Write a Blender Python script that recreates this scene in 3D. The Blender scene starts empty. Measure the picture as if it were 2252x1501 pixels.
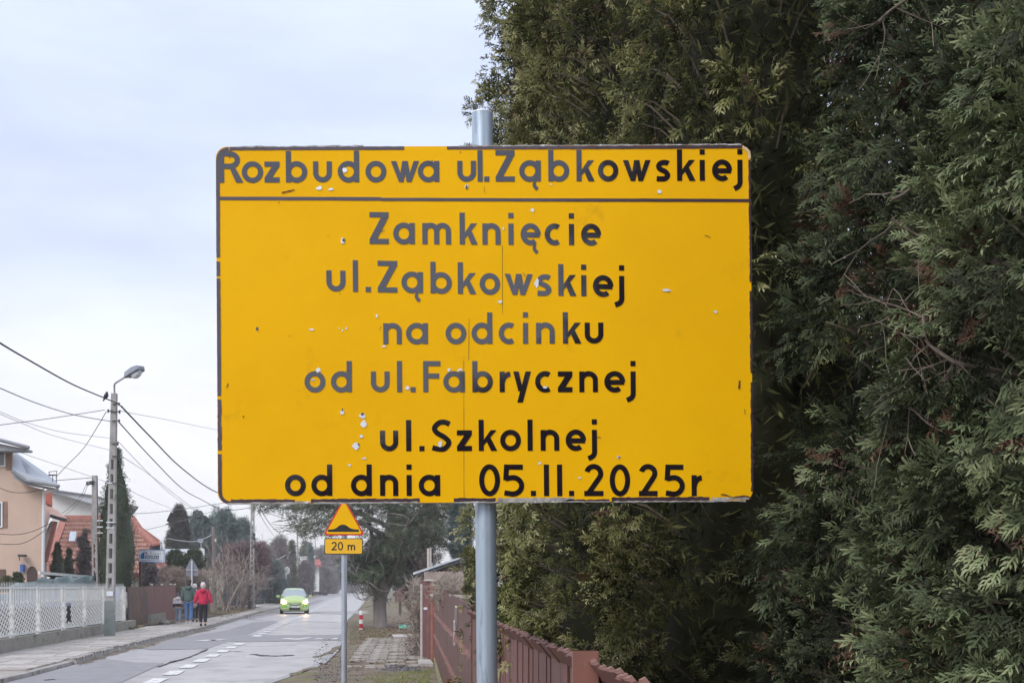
import bpy, bmesh, math, random
import numpy as np
from mathutils import Vector, Matrix

R = math.radians
random.seed(7)
rng = np.random.default_rng(11)
scene = bpy.context.scene
COL = scene.collection

# ------------------------------------------------------------------ camera, sky, sun, exposure
F = 2400.0            # focal length in photo pixels (photo 2252 wide)
CX, HY, CH = 1126.0, 1290.0, 1.6   # principal column, horizon row, eye height
cam_d = bpy.data.cameras.new("camera")
cam = bpy.data.objects.new("camera", cam_d)
COL.objects.link(cam)
cam_d.sensor_width = 36.0
cam_d.lens = 36.0 * F / 2252.0
cam_d.shift_y = (HY - 750.5) / 2252.0
cam_d.clip_start = 0.05
cam_d.clip_end = 6000
cam.location = (0, 0, CH)
cam.rotation_euler = (R(90), 0, 0)
scene.camera = cam

world = bpy.data.worlds.new("World")
scene.world = world
world.use_nodes = True
wn = world.node_tree
for n in list(wn.nodes):
    wn.nodes.remove(n)
def W(t, **k):
    n = wn.nodes.new(t)
    for a, b in k.items():
        setattr(n, a, b)
    return n
def wl(a, b):
    wn.links.new(a, b)
SUN_EL, SUN_AZ = 42.0, 215.0     # high, behind the camera and to the left, behind cloud
sky = W('ShaderNodeTexSky', sky_type='NISHITA')
sky.sun_disc = False
sky.sun_elevation = R(SUN_EL)
sky.sun_rotation = R(SUN_AZ)
bg1 = W('ShaderNodeBackground')
bg1.inputs['Strength'].default_value = 0.13
wl(sky.outputs[0], bg1.inputs[0])
tc = W('ShaderNodeTexCoord')
sep = W('ShaderNodeSeparateXYZ')
wl(tc.outputs['Generated'], sep.inputs[0])
ramp = W('ShaderNodeValToRGB')
e = ramp.color_ramp.elements
e[0].position = 0.0; e[0].color = (0.94, 0.92, 0.96, 1)
e[1].position = 1.0; e[1].color = (0.90, 0.95, 1.05, 1)
for p, c in ((0.14, (0.90, 0.89, 0.95)), (0.27, (0.765, 0.825, 1.0)), (0.42, (0.68, 0.765, 0.99)), (0.62, (0.82, 0.88, 1.0))):
    q = ramp.color_ramp.elements.new(p); q.color = (*c, 1)
wl(sep.outputs['Z'], ramp.inputs[0])
mp = W('ShaderNodeMapping'); mp.inputs['Scale'].default_value = (1.0, 1.0, 2.6)
wl(tc.outputs['Generated'], mp.inputs[0])
nz = W('ShaderNodeTexNoise'); nz.inputs['Scale'].default_value = 2.3; nz.inputs['Detail'].default_value = 5
nz.inputs['Roughness'].default_value = 0.5
wl(mp.outputs[0], nz.inputs[0])
mr = W('ShaderNodeMapRange'); mr.inputs[1].default_value = 0.35; mr.inputs[2].default_value = 0.65
mr.inputs[3].default_value = 0.74; mr.inputs[4].default_value = 0.98
wl(nz.outputs[0], mr.inputs[0])
bg2 = W('ShaderNodeBackground'); bg2.inputs['Strength'].default_value = 1.0
wl(ramp.outputs[0], bg2.inputs[0])
mp2 = W('ShaderNodeMapping'); mp2.inputs['Scale'].default_value = (1.6, 1.6, 6.5); mp2.inputs['Rotation'].default_value = (0, R(12), 0)
wl(tc.outputs['Generated'], mp2.inputs[0])
nz2 = W('ShaderNodeTexNoise'); nz2.inputs['Scale'].default_value = 1.9; nz2.inputs['Detail'].default_value = 6; nz2.inputs['Roughness'].default_value = 0.55
wl(mp2.outputs[0], nz2.inputs[0])
mr2 = W('ShaderNodeMapRange'); mr2.inputs[1].default_value = 0.3; mr2.inputs[2].default_value = 0.7; mr2.inputs[3].default_value = 0.87; mr2.inputs[4].default_value = 1.08
wl(nz2.outputs[0], mr2.inputs[0]); wl(mr2.outputs[0], bg2.inputs['Strength'])
mx = W('ShaderNodeMixShader')
wl(mr.outputs[0], mx.inputs[0]); wl(bg1.outputs[0], mx.inputs[1]); wl(bg2.outputs[0], mx.inputs[2])
wo = W('ShaderNodeOutputWorld')
wl(mx.outputs[0], wo.inputs[0])

sun_d = bpy.data.lights.new("sun", 'SUN')
sun_d.energy = 1.5
sun_d.angle = R(25)
sun_d.color = (1.0, 0.97, 0.93)
sun = bpy.data.objects.new("sun", sun_d)
COL.objects.link(sun)
az = R(SUN_AZ)
sd = Vector((math.sin(az) * math.cos(R(SUN_EL)), math.cos(az) * math.cos(R(SUN_EL)), math.sin(R(SUN_EL))))
sun.rotation_euler = (-sd).to_track_quat('-Z', 'Y').to_euler()
scene.view_settings.view_transform = 'Standard'
scene.view_settings.look = 'None'
scene.view_settings.exposure = 0.35
scene.view_settings.gamma = 1.0
scene.view_settings.use_curve_mapping = False
scene.cycles.max_bounces = 6
scene.cycles.diffuse_bounces = 3
scene.cycles.volume_bounces = 0
scene.cycles.caustics_reflective = False
scene.cycles.caustics_refractive = False

# ------------------------------------------------------------------ coordinates
def P(px, py, Y):                       # photo pixel at depth Y -> world point
    return Vector(((px - CX) / F * Y, Y, CH - (py - HY) / F * Y))
def DG(py, z=0.0):                      # depth of the ground seen at row py
    return (CH - z) * F / (py - HY)
def G(px, py, z=0.0):
    return P(px, py, DG(py, z))
RA = math.atan((CX - 775.0) / F)        # the street runs to the vanishing point at column 775
CA, SA = math.cos(RA), math.sin(RA)
def S(u, v, z=0.0):                     # street frame: u along the street, v to its right
    return Vector((v * CA - u * SA, u * CA + v * SA, z))
def toS(p):
    return (-p.x * SA + p.y * CA, p.x * CA + p.y * SA)

# ------------------------------------------------------------------ materials
MATS = {}
def mat(name, col, rough=0.7, var=0.15, scale=6.0, bump=0.0, bscale=None, metal=0.0, col2=None, spec=0.4,
        emit=None, estr=0.0, coat=0.0, thr=None, stretch=None, c3=None, c3thr=0.6, c3scale=2.0, trans=0.0):
    if name in MATS:
        return MATS[name]
    m = bpy.data.materials.new(name); m.use_nodes = True
    nt = m.node_tree; b = nt.nodes['Principled BSDF']
    b.inputs['Roughness'].default_value = rough
    b.inputs['Metallic'].default_value = metal
    b.inputs['Specular IOR Level'].default_value = spec
    b.inputs['Coat Weight'].default_value = coat
    if emit:
        b.inputs['Emission Color'].default_value = (*emit, 1); b.inputs['Emission Strength'].default_value = estr
    t = nt.nodes.new('ShaderNodeTexCoord'); src = t.outputs['Object']
    if stretch:
        mm = nt.nodes.new('ShaderNodeMapping'); mm.inputs['Scale'].default_value = stretch
        nt.links.new(src, mm.inputs[0]); src = mm.outputs[0]
    n = nt.nodes.new('ShaderNodeTexNoise'); n.inputs['Scale'].default_value = scale; n.inputs['Detail'].default_value = 6
    n.inputs['Roughness'].default_value = 0.6
    nt.links.new(src, n.inputs[0])
    r = nt.nodes.new('ShaderNodeValToRGB')
    c2 = col2 or tuple(min(1, c * (1 + var)) for c in col)
    c1 = col if col2 else tuple(c * (1 - var) for c in col)
    lo, hi = thr or (0.32, 0.68)
    r.color_ramp.elements[0].position = lo; r.color_ramp.elements[0].color = (*c1, 1)
    r.color_ramp.elements[1].position = hi; r.color_ramp.elements[1].color = (*c2, 1)
    nt.links.new(n.outputs[0], r.inputs[0])
    out = r.outputs[0]
    if c3:
        n3 = nt.nodes.new('ShaderNodeTexNoise'); n3.inputs['Scale'].default_value = c3scale; n3.inputs['Detail'].default_value = 8
        n3.inputs['Roughness'].default_value = 0.7
        nt.links.new(src, n3.inputs[0])
        r3 = nt.nodes.new('ShaderNodeMapRange'); r3.inputs[1].default_value = c3thr - 0.04; r3.inputs[2].default_value = c3thr + 0.06
        nt.links.new(n3.outputs[0], r3.inputs[0])
        mxn = nt.nodes.new('ShaderNodeMix'); mxn.data_type = 'RGBA'
        nt.links.new(r3.outputs[0], mxn.inputs[0]); nt.links.new(out, mxn.inputs[6]); mxn.inputs[7].default_value = (*c3, 1)
        out = mxn.outputs[2]
    nt.links.new(out, b.inputs['Base Color'])
    if bump > 0:
        nb = nt.nodes.new('ShaderNodeTexNoise'); nb.inputs['Scale'].default_value = bscale or scale * 4; nb.inputs['Detail'].default_value = 5
        nt.links.new(src, nb.inputs[0])
        bp = nt.nodes.new('ShaderNodeBump'); bp.inputs['Strength'].default_value = bump; bp.inputs['Distance'].default_value = 0.02
        nt.links.new(nb.outputs[0], bp.inputs['Height']); nt.links.new(bp.outputs[0], b.inputs['Normal'])
    MATS[name] = m
    return m

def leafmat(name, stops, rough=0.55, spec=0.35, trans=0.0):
    """foliage: colour from the per-spray attribute 'tint' (0 old, and inner with shade painted in .. 1 fresh tips)"""
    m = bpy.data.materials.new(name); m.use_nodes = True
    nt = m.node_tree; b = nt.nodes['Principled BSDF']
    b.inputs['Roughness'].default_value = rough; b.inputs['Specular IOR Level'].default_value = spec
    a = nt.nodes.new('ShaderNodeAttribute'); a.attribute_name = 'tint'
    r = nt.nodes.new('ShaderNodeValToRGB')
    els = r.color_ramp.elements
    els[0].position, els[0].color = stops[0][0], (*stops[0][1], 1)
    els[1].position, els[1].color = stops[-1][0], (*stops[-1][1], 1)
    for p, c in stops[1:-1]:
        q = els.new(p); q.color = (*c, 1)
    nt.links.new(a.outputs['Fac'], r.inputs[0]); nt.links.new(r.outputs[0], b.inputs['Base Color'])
    if trans > 0:
        tr = nt.nodes.new('ShaderNodeBsdfTranslucent'); nt.links.new(r.outputs[0], tr.inputs[0])
        ms = nt.nodes.new('ShaderNodeMixShader'); ms.inputs[0].default_value = trans
        nt.links.new(b.outputs[0], ms.inputs[1]); nt.links.new(tr.outputs[0], ms.inputs[2])
        nt.links.new(ms.outputs[0], nt.nodes['Material Output'].inputs[0])
    return m

# ------------------------------------------------------------------ objects
def tag(o, label=None, cat=None, group=None, kind=None):
    if label: o['label'] = label
    if cat: o['category'] = cat
    if group: o['group'] = group
    if kind: o['kind'] = kind
    return o

def thing(name, label, cat, loc=(0, 0, 0), rot=(0, 0, 0), group=None):
    o = bpy.data.objects.new(name, None); COL.objects.link(o)
    o.location = loc; o.rotation_euler = rot; o.empty_display_size = 0.2
    return tag(o, label, cat, group)

def attach(o, parent):
    """parent o (built in world coordinates) under parent, keeping where it stands"""
    if parent is None: return o
    o.parent = parent
    return o

def wmat(o):
    ms = []
    while o is not None:
        ms.append(Matrix.LocRotScale(o.location, o.rotation_euler, o.scale)); o = o.parent
    m = Matrix.Identity(4)
    for k in reversed(ms): m = m @ k
    return m

class MB:
    """collects shapes, then links them as one mesh object"""
    def __init__(s): s.v = []; s.f = []; s.mi = []; s.cur = 0
    def add(s, vs, fs):
        b = len(s.v); s.v.extend([tuple(v) for v in vs]); s.f.extend([tuple(i + b for i in f) for f in fs]); s.mi.extend([s.cur] * len(fs))
        return s
    def hexa(s, p):   # 8 points: bottom 4 ccw, top 4 ccw
        return s.add(p, [(3, 2, 1, 0), (4, 5, 6, 7), (0, 1, 5, 4), (1, 2, 6, 5), (2, 3, 7, 6), (3, 0, 4, 7)])
    def box(s, c, d, rot=None):
        x, y, z = (k / 2 for k in d)
        p = [Vector(q) for q in ((-x, -y, -z), (x, -y, -z), (x, y, -z), (-x, y, -z), (-x, -y, z), (x, -y, z), (x, y, z), (-x, y, z))]
        if rot is not None: p = [rot @ q for q in p]
        c = Vector(c)
        return s.hexa([c + q for q in p])
    def beam(s, a, b, w, h, up=(0, 0, 1)):
        a, b = Vector(a), Vector(b); d = (b - a).normalized(); up = Vector(up)
        sd_ = d.cross(up)
        if sd_.length < 1e-4: sd_ = d.cross(Vector((1, 0, 0)))
        sd_.normalize(); up = sd_.cross(d)
        x, y = sd_ * w / 2, up * h / 2
        return s.hexa([a - x - y, a + x - y, b + x - y, b - x - y, a - x + y, a + x + y, b + x + y, b - x + y])
    def tube(s, pts, rad, n=8, cap=True, flat=1.0):
        pts = [Vector(p) for p in pts]
        rs = rad if isinstance(rad, (list, tuple)) else [rad] * len(pts)
        vs, fs = [], []; pn = None
        for i, p in enumerate(pts):
            d = (pts[min(i + 1, len(pts) - 1)] - pts[max(i - 1, 0)])
            d = d.normalized() if d.length > 1e-9 else Vector((0, 0, 1))
            if pn is None:
                pn = d.cross(Vector((0, 0, 1)))
                if pn.length < 0.05: pn = d.cross(Vector((0, 1, 0)))
            pn = (pn - d * pn.dot(d)); pn.normalize(); q = d.cross(pn)
            for k in range(n):
                a = 2 * math.pi * k / n
                vs.append(p + (pn * math.cos(a) + q * math.sin(a) * flat) * rs[i])
        for i in range(len(pts) - 1):
            for k in range(n):
                k2 = (k + 1) % n
                fs.append((i * n + k, i * n + k2, (i + 1) * n + k2, (i + 1) * n + k))
        if cap:
            fs.append(tuple(reversed(range(n)))); fs.append(tuple(range((len(pts) - 1) * n, len(pts) * n)))
        return s.add(vs, fs)
    def prism(s, poly, off):     # flat polygon (list of points) swept by vector off
        n = len(poly); poly = [Vector(p) for p in poly]; off = Vector(off)
        return s.add(poly + [p + off for p in poly],
                     [tuple(reversed(range(n))), tuple(range(n, 2 * n))] + [(i, (i + 1) % n, n + (i + 1) % n, n + i) for i in range(n)])
    def lathe(s, prof, c=(0, 0, 0), n=16, sx=1, sy=1):    # prof: (r, z)
        c = Vector(c); vs, fs = [], []
        for r_, z in prof:
            for k in range(n):
                a = 2 * math.pi * k / n
                vs.append(c + Vector((r_ * math.cos(a) * sx, r_ * math.sin(a) * sy, z)))
        for i in range(len(prof) - 1):
            for k in range(n):
                k2 = (k + 1) % n
                fs.append((i * n + k, i * n + k2, (i + 1) * n + k2, (i + 1) * n + k))
        fs.append(tuple(reversed(range(n)))); fs.append(tuple(range((len(prof) - 1) * n, len(prof) * n)))
        return s.add(vs, fs)
    def build(s, name, m, parent=None, smooth=False, label=None, kind=None, bevel=0, local=False):
        me = bpy.data.meshes.new(name)
        vs = s.v
        if parent is not None and not local:
            inv = wmat(parent).inverted(); vs = [tuple(inv @ Vector(v)) for v in vs]
        me.from_pydata(vs, [], s.f)
        ms = m if isinstance(m, (list, tuple)) else [m]
        for q in ms: me.materials.append(q)
        if len(ms) > 1: me.polygons.foreach_set('material_index', s.mi)
        if smooth: me.shade_smooth()
        me.update()
        bm_ = bmesh.new(); bm_.from_mesh(me); bmesh.ops.recalc_face_normals(bm_, faces=bm_.faces)
        if bevel:
            bmesh.ops.bevel(bm_, geom=bm_.edges[:], offset=bevel, segments=2, affect='EDGES', profile=0.6)
        bm_.to_mesh(me); bm_.free()
        if smooth:
            try: me.set_sharp_from_angle(angle=R(38))
            except Exception: pass
        o = bpy.data.objects.new(name, me); COL.objects.link(o); o.parent = parent
        if label: o['label'] = label
        if kind: o['kind'] = kind
        return o

def nmesh(name, verts, faces, m, parent=None, tint=None, kind=None, nper=4):
    """numpy arrays -> one mesh object; faces (n, nper); tint per vertex"""
    verts = np.asarray(verts, dtype=np.float32)
    if parent is not None:
        inv = np.array(wmat(parent).inverted(), dtype=np.float32)
        verts = verts @ inv[:3, :3].T + inv[:3, 3]
    faces = np.asarray(faces, dtype=np.int32)
    me = bpy.data.meshes.new(name)
    me.vertices.add(len(verts)); me.vertices.foreach_set('co', verts.ravel())
    me.loops.add(faces.size); me.loops.foreach_set('vertex_index', faces.ravel())
    me.polygons.add(len(faces)); me.polygons.foreach_set('loop_start', np.arange(0, faces.size, faces.shape[1], dtype=np.int32))
    me.update(calc_edges=True)
    if tint is not None:
        at = me.attributes.new('tint', 'FLOAT', 'POINT'); at.data.foreach_set('value', np.asarray(tint, dtype=np.float32))
    me.materials.append(m)
    o = bpy.data.objects.new(name, me); COL.objects.link(o); o.parent = parent
    if kind: o['kind'] = kind
    return o

def dup(root, loc=None, rot=None, label=None):
    """a thing with copies of its parts and sub-parts"""
    r_ = root.copy(); COL.objects.link(r_)
    if loc is not None: r_.location = loc
    if rot is not None: r_.rotation_euler = rot
    if label: r_['label'] = label
    for ch in [o for o in COL.objects if o.parent == root]:
        c = ch.copy(); COL.objects.link(c); c.parent = r_
        for g in [o for o in COL.objects if o.parent == ch]:
            d = g.copy(); COL.objects.link(d); d.parent = c
    return r_

def smooth_pts(pts, k=8):
    pts = [Vector(p) for p in pts]; out = []
    for i in range(len(pts) - 1):
        p0, p1, p2, p3 = pts[max(i - 1, 0)], pts[i], pts[i + 1], pts[min(i + 2, len(pts) - 1)]
        for j in range(k):
            t = j / k
            out.append(0.5 * ((2 * p1) + (p2 - p0) * t + (2 * p0 - 5 * p1 + 4 * p2 - p3) * t * t + (3 * p1 - p0 - 3 * p2 + p3) * t ** 3))
    out.append(pts[-1])
    return out

# ------------------------------------------------------------------ foliage tools
def spray_template(nsh=6, seed=0, width=0.035, rich=True):
    """a flat fan of scale-leaved shoots growing along +Y, length 1"""
    r_ = random.Random(seed); vs, fs, tt = [], [], []
    def shoot(p, a, L, w):
        d = Vector((math.sin(a), math.cos(a), 0)); n_ = Vector((d.y, -d.x, 0)); dz = r_.uniform(-.12, .12)
        b = len(vs)
        tip = p + d * L + Vector((0, 0, dz * L)); mid = p + d * L * 0.55 + Vector((0, 0, dz * L * .3 + .02))
        vs.extend([p, mid + n_ * w, tip, mid - n_ * w]); fs.append((b, b + 1, b + 2, b + 3))
        q = min(1, p.length); tt.extend([q * .7, q * .7 + .15, q * .6 + .4, q * .7 + .15])
    stem = [Vector((0.03 * math.sin(k * 2 + seed), k / nsh, -0.10 * (k / nsh) ** 2)) for k in range(nsh + 1)]
    for k in range(nsh):
        b = len(vs); w = width * 0.45
        vs.extend([stem[k] - Vector((w, 0, 0)), stem[k] + Vector((w, 0, 0)), stem[k + 1] + Vector((w * .7, 0, 0)), stem[k + 1] - Vector((w * .7, 0, 0))])
        fs.append((b, b + 1, b + 2, b + 3)); tt.extend([k / nsh * .6] * 4)
    for k in range(nsh):
        L = 0.46 * (1 - 0.6 * k / nsh) * r_.uniform(.8, 1.15)
        for sgn in (-1, 1):
            a = sgn * R(r_.uniform(32, 52)); p = stem[k] + Vector((0, .04 * r_.random(), 0))
            shoot(p, a, L, width)
            if rich and k < nsh - 2:
                d = Vector((math.sin(a), math.cos(a), 0))
                shoot(p + d * L * .45, a - sgn * R(42), L * .42, width * .85)
                if r_.random() < .6: shoot(p + d * L * .5, a + sgn * R(36), L * .34, width * .8)
    shoot(stem[-1], 0, .16, width * .9)
    return np.array([tuple(v) for v in vs]), np.array(fs), np.array(tt)

def place(template, pos, grow, nrm, scale, tint, tipgain=0.35):
    """instances of a template baked into arrays: local Y -> grow, local Z -> nrm"""
    tv, tf, tt = template; N = len(pos); V = len(tv)
    g = grow / np.linalg.norm(grow, axis=1, keepdims=True)
    x = np.cross(g, nrm); x /= (np.linalg.norm(x, axis=1, keepdims=True) + 1e-9)
    z = np.cross(x, g)
    M = np.stack([x, g, z], axis=1) * scale[:, None, None]      # N,3(axes),3
    v = np.einsum('vk,nkj->nvj', tv, M) + pos[:, None, :]
    f = tf[None] + (np.arange(N) * V)[:, None, None]
    t = np.clip(tint[:, None] + (tt[None] - .45) * tipgain, 0, 1)
    return v.reshape(-1, 3), f.reshape(-1, tf.shape[1]), t.ravel()

def merge(parts):
    vs, fs, ts, b = [], [], [], 0
    for v, f, t in parts:
        vs.append(v); fs.append(f + b); ts.append(t); b += len(v)
    return np.concatenate(vs), np.concatenate(fs), np.concatenate(ts)

def unit(n):
    a = rng.normal(size=(n, 3)); return a / np.linalg.norm(a, axis=1, keepdims=True)

LEAF = (np.array([[0, 0, 0], [.22, .5, .04], [0, 1, 0], [-.22, .5, .04]]), np.array([[0, 1, 2, 3]]), np.array([.2, .5, .9, .5]))
NEED = (np.array([[-.05, 0, 0], [.05, 0, 0], [.02, 1, -.06], [-.02, 1, -.06],
                  [-.02, .1, -.0], [.05, .1, .05], [.55, .75, .1], [.50, .80, .1],
                  [.02, .15, -.0], [-.05, .15, .05], [-.55, .8, -.1], [-.50, .85, -.1]]),
        np.array([[0, 1, 2, 3], [4, 5, 6, 7], [8, 9, 10, 11]]), np.array([.2, .2, .9, .9] * 3))

def clump_leaves(centers, radii, per, size, template, tint=(0.2, 0.8), up=0.0, out=0.6, shell=0.4):
    """leaf pieces through ellipsoidal clumps; each clump has a tint of its own"""
    parts = []
    for c, r_ in zip(centers, radii):
        r3 = np.array(r_ if hasattr(r_, '__len__') else (r_, r_, r_)); n = int(per)
        d = unit(n); rr = shell + (1 - shell) * rng.random(n) ** .5
        pos = np.array(c) + d * rr[:, None] * r3
        g = d * out + unit(n) * .6 + np.array([0, 0, up])
        base = rng.uniform(*tint)
        parts.append(place(template, pos, g, unit(n), size * rng.uniform(.6, 1.3, n), np.clip(base + rng.normal(0, .12, n), 0, 1)))
    return merge(parts)

def twigs(mb, p, d, L, r_, depth, rnd, spread=.6, n=3, bend=.25, up=0.0, sides=4, minr=.004):
    """recursive bare branches as tapering tubes"""
    p = Vector(p); d = Vector(d).normalized(); pts = [p]; rs = [r_]
    steps = 3
    for k in range(steps):
        d = (d + Vector((rnd.gauss(0, bend), rnd.gauss(0, bend), rnd.gauss(0, bend) + up)) * .6).normalized()
        pts.append(pts[-1] + d * L / steps); rs.append(max(minr, r_ * (1 - .5 * (k + 1) / steps)))
    mb.tube(pts, rs, sides, cap=False)
    if depth > 0:
        for i in range(n):
            k = rnd.choice((1, 2, 3)) if i else 3
            nd = (d + Vector((rnd.gauss(0, spread), rnd.gauss(0, spread), rnd.gauss(0, spread * .8) + up))).normalized()
            twigs(mb, pts[k], nd, L * rnd.uniform(.55, .85), rs[k] * .7, depth - 1, rnd, spread, n, bend, up, 3, minr)
# ================================================================== SETTING
M_road = mat('old_asphalt', (0.35, 0.33, 0.34), 0.5, scale=1.3, col2=(0.43, 0.41, 0.41), bump=0.25, bscale=60, spec=0.35, c3=(0.27, 0.26, 0.265), c3thr=0.6, c3scale=3)
M_lane = mat('pale_worn_asphalt', (0.38, 0.355, 0.35), 0.38, scale=0.7, col2=(0.49, 0.465, 0.455), bump=0.12, bscale=70, spec=0.4, c3=(0.31, 0.29, 0.285), c3thr=0.54, c3scale=1.2)
M_dark = mat('dark_asphalt', (0.235, 0.225, 0.24), 0.6, scale=3, col2=(0.30, 0.29, 0.305), bump=0.3, bscale=60, c3=(0.28, 0.27, 0.27), c3thr=0.6)
M_crack = mat('crack_fill', (0.07, 0.065, 0.065), 0.9, scale=9, var=.3)
M_paint = mat('road_paint', (0.72, 0.72, 0.72), 0.6, scale=9, col2=(0.80, 0.80, 0.80), c3=(0.47, 0.455, 0.45), c3thr=0.53, c3scale=11)
M_soil = mat('soil', (0.13, 0.10, 0.075), 0.95, scale=2.2, col2=(0.235, 0.185, 0.145), bump=.6, bscale=20, c3=(0.15, 0.155, 0.06), c3thr=0.56, c3scale=1.2)
M_slab = mat('paving_concrete', (0.40, 0.37, 0.35), 0.85, scale=2.5, col2=(0.54, 0.505, 0.48), bump=.3, bscale=40, c3=(0.22, 0.2, 0.175), c3thr=0.62, c3scale=3)
M_slab2 = mat('paving_concrete_dirty', (0.31, 0.28, 0.255), 0.9, scale=2.5, col2=(0.44, 0.40, 0.37), bump=.3, bscale=40)
M_kerb = mat('kerb_concrete', (0.30, 0.28, 0.26), 0.9, scale=4, col2=(0.46, 0.44, 0.42), bump=.4, bscale=30, c3=(0.13, 0.11, 0.09), c3thr=0.57, c3scale=6)
M_leafl = mat('fallen_leaf', (0.17, 0.085, 0.05), 0.9, scale=9, var=.4)
grassmat = leafmat('grass_blades', [(0, (0.13, 0.115, 0.055)), (.5, (0.17, 0.185, 0.06)), (1, (0.33, 0.36, 0.11))], rough=.6)
drygrass = leafmat('dry_grass_blades', [(0, (0.16, 0.125, 0.08)), (.5, (0.25, 0.20, 0.13)), (1, (0.22, 0.22, 0.09))], rough=.7)

def sheet(name, pts, z, m, kind='structure', parent=None, sub=0):
    bm_ = bmesh.new(); vs = [bm_.verts.new((p[0], p[1], z)) for p in pts]; bm_.faces.new(vs)
    bmesh.ops.triangulate(bm_, faces=bm_.faces)
    bmesh.ops.recalc_face_normals(bm_, faces=bm_.faces)
    me = bpy.data.meshes.new(name); bm_.to_mesh(me); bm_.free()
    if me.polygons[0].normal.z < 0: me.flip_normals()
    me.materials.append(m); o = bpy.data.objects.new(name, me); COL.objects.link(o)
    if parent is not None: o.parent = parent
    elif kind: o['kind'] = kind
    return o

ground = sheet('ground', [(-700, -160), (700, -160), (700, 1500), (-700, 1500)], -0.03, M_soil)
LEFT_EDGE = [(-40, 1512), (75, 1484), (150, 1464), (190, 1450), (246, 1433), (342, 1408), (470, 1377), (566, 1348.6), (610, 1338.5), (681, 1316), (730, 1303.5)]
RIGHT_EDGE = [(560, 1515), (615, 1494), (658, 1480), (715, 1458), (744, 1430), (752, 1410), (757, 1396), (765, 1362), (784, 1344), (800, 1326), (806, 1311)]
le = [S(-30, -9.5), S(8, -9.0)] + [G(*p) for p in LEFT_EDGE] + [S(420, -5.6), S(900, -5.6)]
re_ = [S(-30, -1.6), S(8, -1.4)] + [G(*p) for p in RIGHT_EDGE] + [S(260, 2.2), S(900, 2.2)]
road = sheet('road', le + re_[::-1], 0.0, M_road)
SEAM = [(262, 1503), (346, 1467), (459, 1425), (501, 1411), (543, 1396), (613, 1366), (643, 1355), (690, 1335), (722, 1318)]
lane = sheet('road_lane_surface', [S(-30, -3.4), S(8, -3.4)] + [G(*p) for p in SEAM] + [S(400, -2.2)] + ([S(400, 2.1)] + [p + Vector((-.12, 0, 0)) for p in re_[::-1][2:]]), 0.004, M_lane)
pit = []
sheet('asphalt_patch', [G(*p) for p in ((344, 1407), (290, 1421), (330, 1428), (453, 1426), (459, 1425), (501, 1411), (543, 1396), (613, 1366), (600, 1364), (557, 1368), (498, 1385), (422, 1398))], 0.008, M_dark)
sheet('asphalt_patch', [G(*p) for p in ((-30, 1512), (78, 1486), (152, 1468), (230, 1448), (300, 1456), (361, 1457), (262, 1502), (240, 1515))], 0.008, M_dark)
sheet('asphalt_patch', [G(*p) for p in ((501, 1410.5), (543, 1396.3), (640, 1396), (753, 1395), (754, 1408), (640, 1409.5), (560, 1410.5))], 0.012, M_dark)
sheet('asphalt_patch', [G(*p) for p in ((560, 1351), (640, 1335), (700, 1318), (716, 1318), (668, 1337), (600, 1352), (540, 1362), (520, 1362))], 0.004, M_dark)
def ragged(line, w, z, m, name='road_crack', n=8):
    pts = smooth_pts([G(*p) for p in line], n); a, b = [], []
    for i, p in enumerate(pts):
        d = (pts[min(i + 1, len(pts) - 1)] - pts[max(0, i - 1)]).normalized(); s_ = Vector((d.y, -d.x, 0))
        k = w * random.uniform(.25, 1) * min(1, .25 + min(i, len(pts) - 1 - i) * .5)
        a.append(p + s_ * k); b.append(p - s_ * k * random.uniform(.3, 1))
    mb = MB(); n_ = len(a)
    mb.add([(p.x, p.y, z) for p in a + b], [(i, i + 1, n_ + i + 1, n_ + i) for i in range(n_ - 1)])
    o = mb.build(name, m); o['kind'] = 'structure'; return o
ragged([(558, 1438), (580, 1441), (610, 1442), (645, 1440)], .22, .014, M_crack)
ragged([(474, 1433), (505, 1431.5), (540, 1433)], .07, .014, M_crack)
ragged([(380, 1456), (420, 1443), (457, 1427)], .06, .016, M_crack)
ragged([(346, 1467), (372, 1457.5), (386, 1452)], .10, .016, M_crack)
ragged([(96, 1496), (112, 1494.5), (125, 1494)], .09, .016, M_crack)
ragged([(650, 1366), (700, 1367), (752, 1368)], .12, .014, M_crack)
ragged([(685, 1333), (730, 1334), (780, 1334)], .12, .014, M_crack)
ragged([(700, 1349), (745, 1350), (772, 1351)], .12, .014, M_crack)
ragged([(500, 1352), (560, 1362), (600, 1364)], .05, .012, M_crack)
for a_ in ([(640, 1486), (680, 1470), (735, 1462)], [(655, 1489), (700, 1484), (748, 1482)], [(690, 1445), (720, 1436), (745, 1420)]):
    ragged(a_, .16, .014, M_soil)

def quad_mark(u0, u1, v, w, z=.016, skew=0.0):
    pts = [S(u0, v - w / 2), S(u0, v + w / 2), S(u1, v + w / 2 + skew), S(u1, v - w / 2 + skew)]
    o = sheet('road_marking', pts, z, M_paint); return o
uu = 17.0
while uu < 56:
    if not 31.2 < uu < 34.5:
        f_ = (uu - 19) / 32
        quad_mark(uu, uu + 1.0, -3.3 + .45 * f_, .27)
    uu += 1.72
while uu < 150:
    quad_mark(uu, uu + 4.0, -2.75 + .006 * (uu - 56), .16); uu += 7.5
for (px, py, w) in ((455, 1408, .3), (476, 1407, .22), (633, 1404, .18), (654, 1405, .22), (674, 1402.5, .12), (737, 1404, .1), (702, 1404, .12)):
    p = G(px, py); sheet('road_marking', [p + Vector(q) for q in ((-w, -.35, 0), (w * .6, -.35, 0), (w, .35, 0), (-w * .4, .35, 0))], .017, M_paint)
# zebra-like pale worn bars further down the street
for k in range(7):
    quad_mark(66 + k * 1.2, 66.45 + k * 1.2, -.9 + .2 * (k % 2), 3.4, .016)

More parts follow.
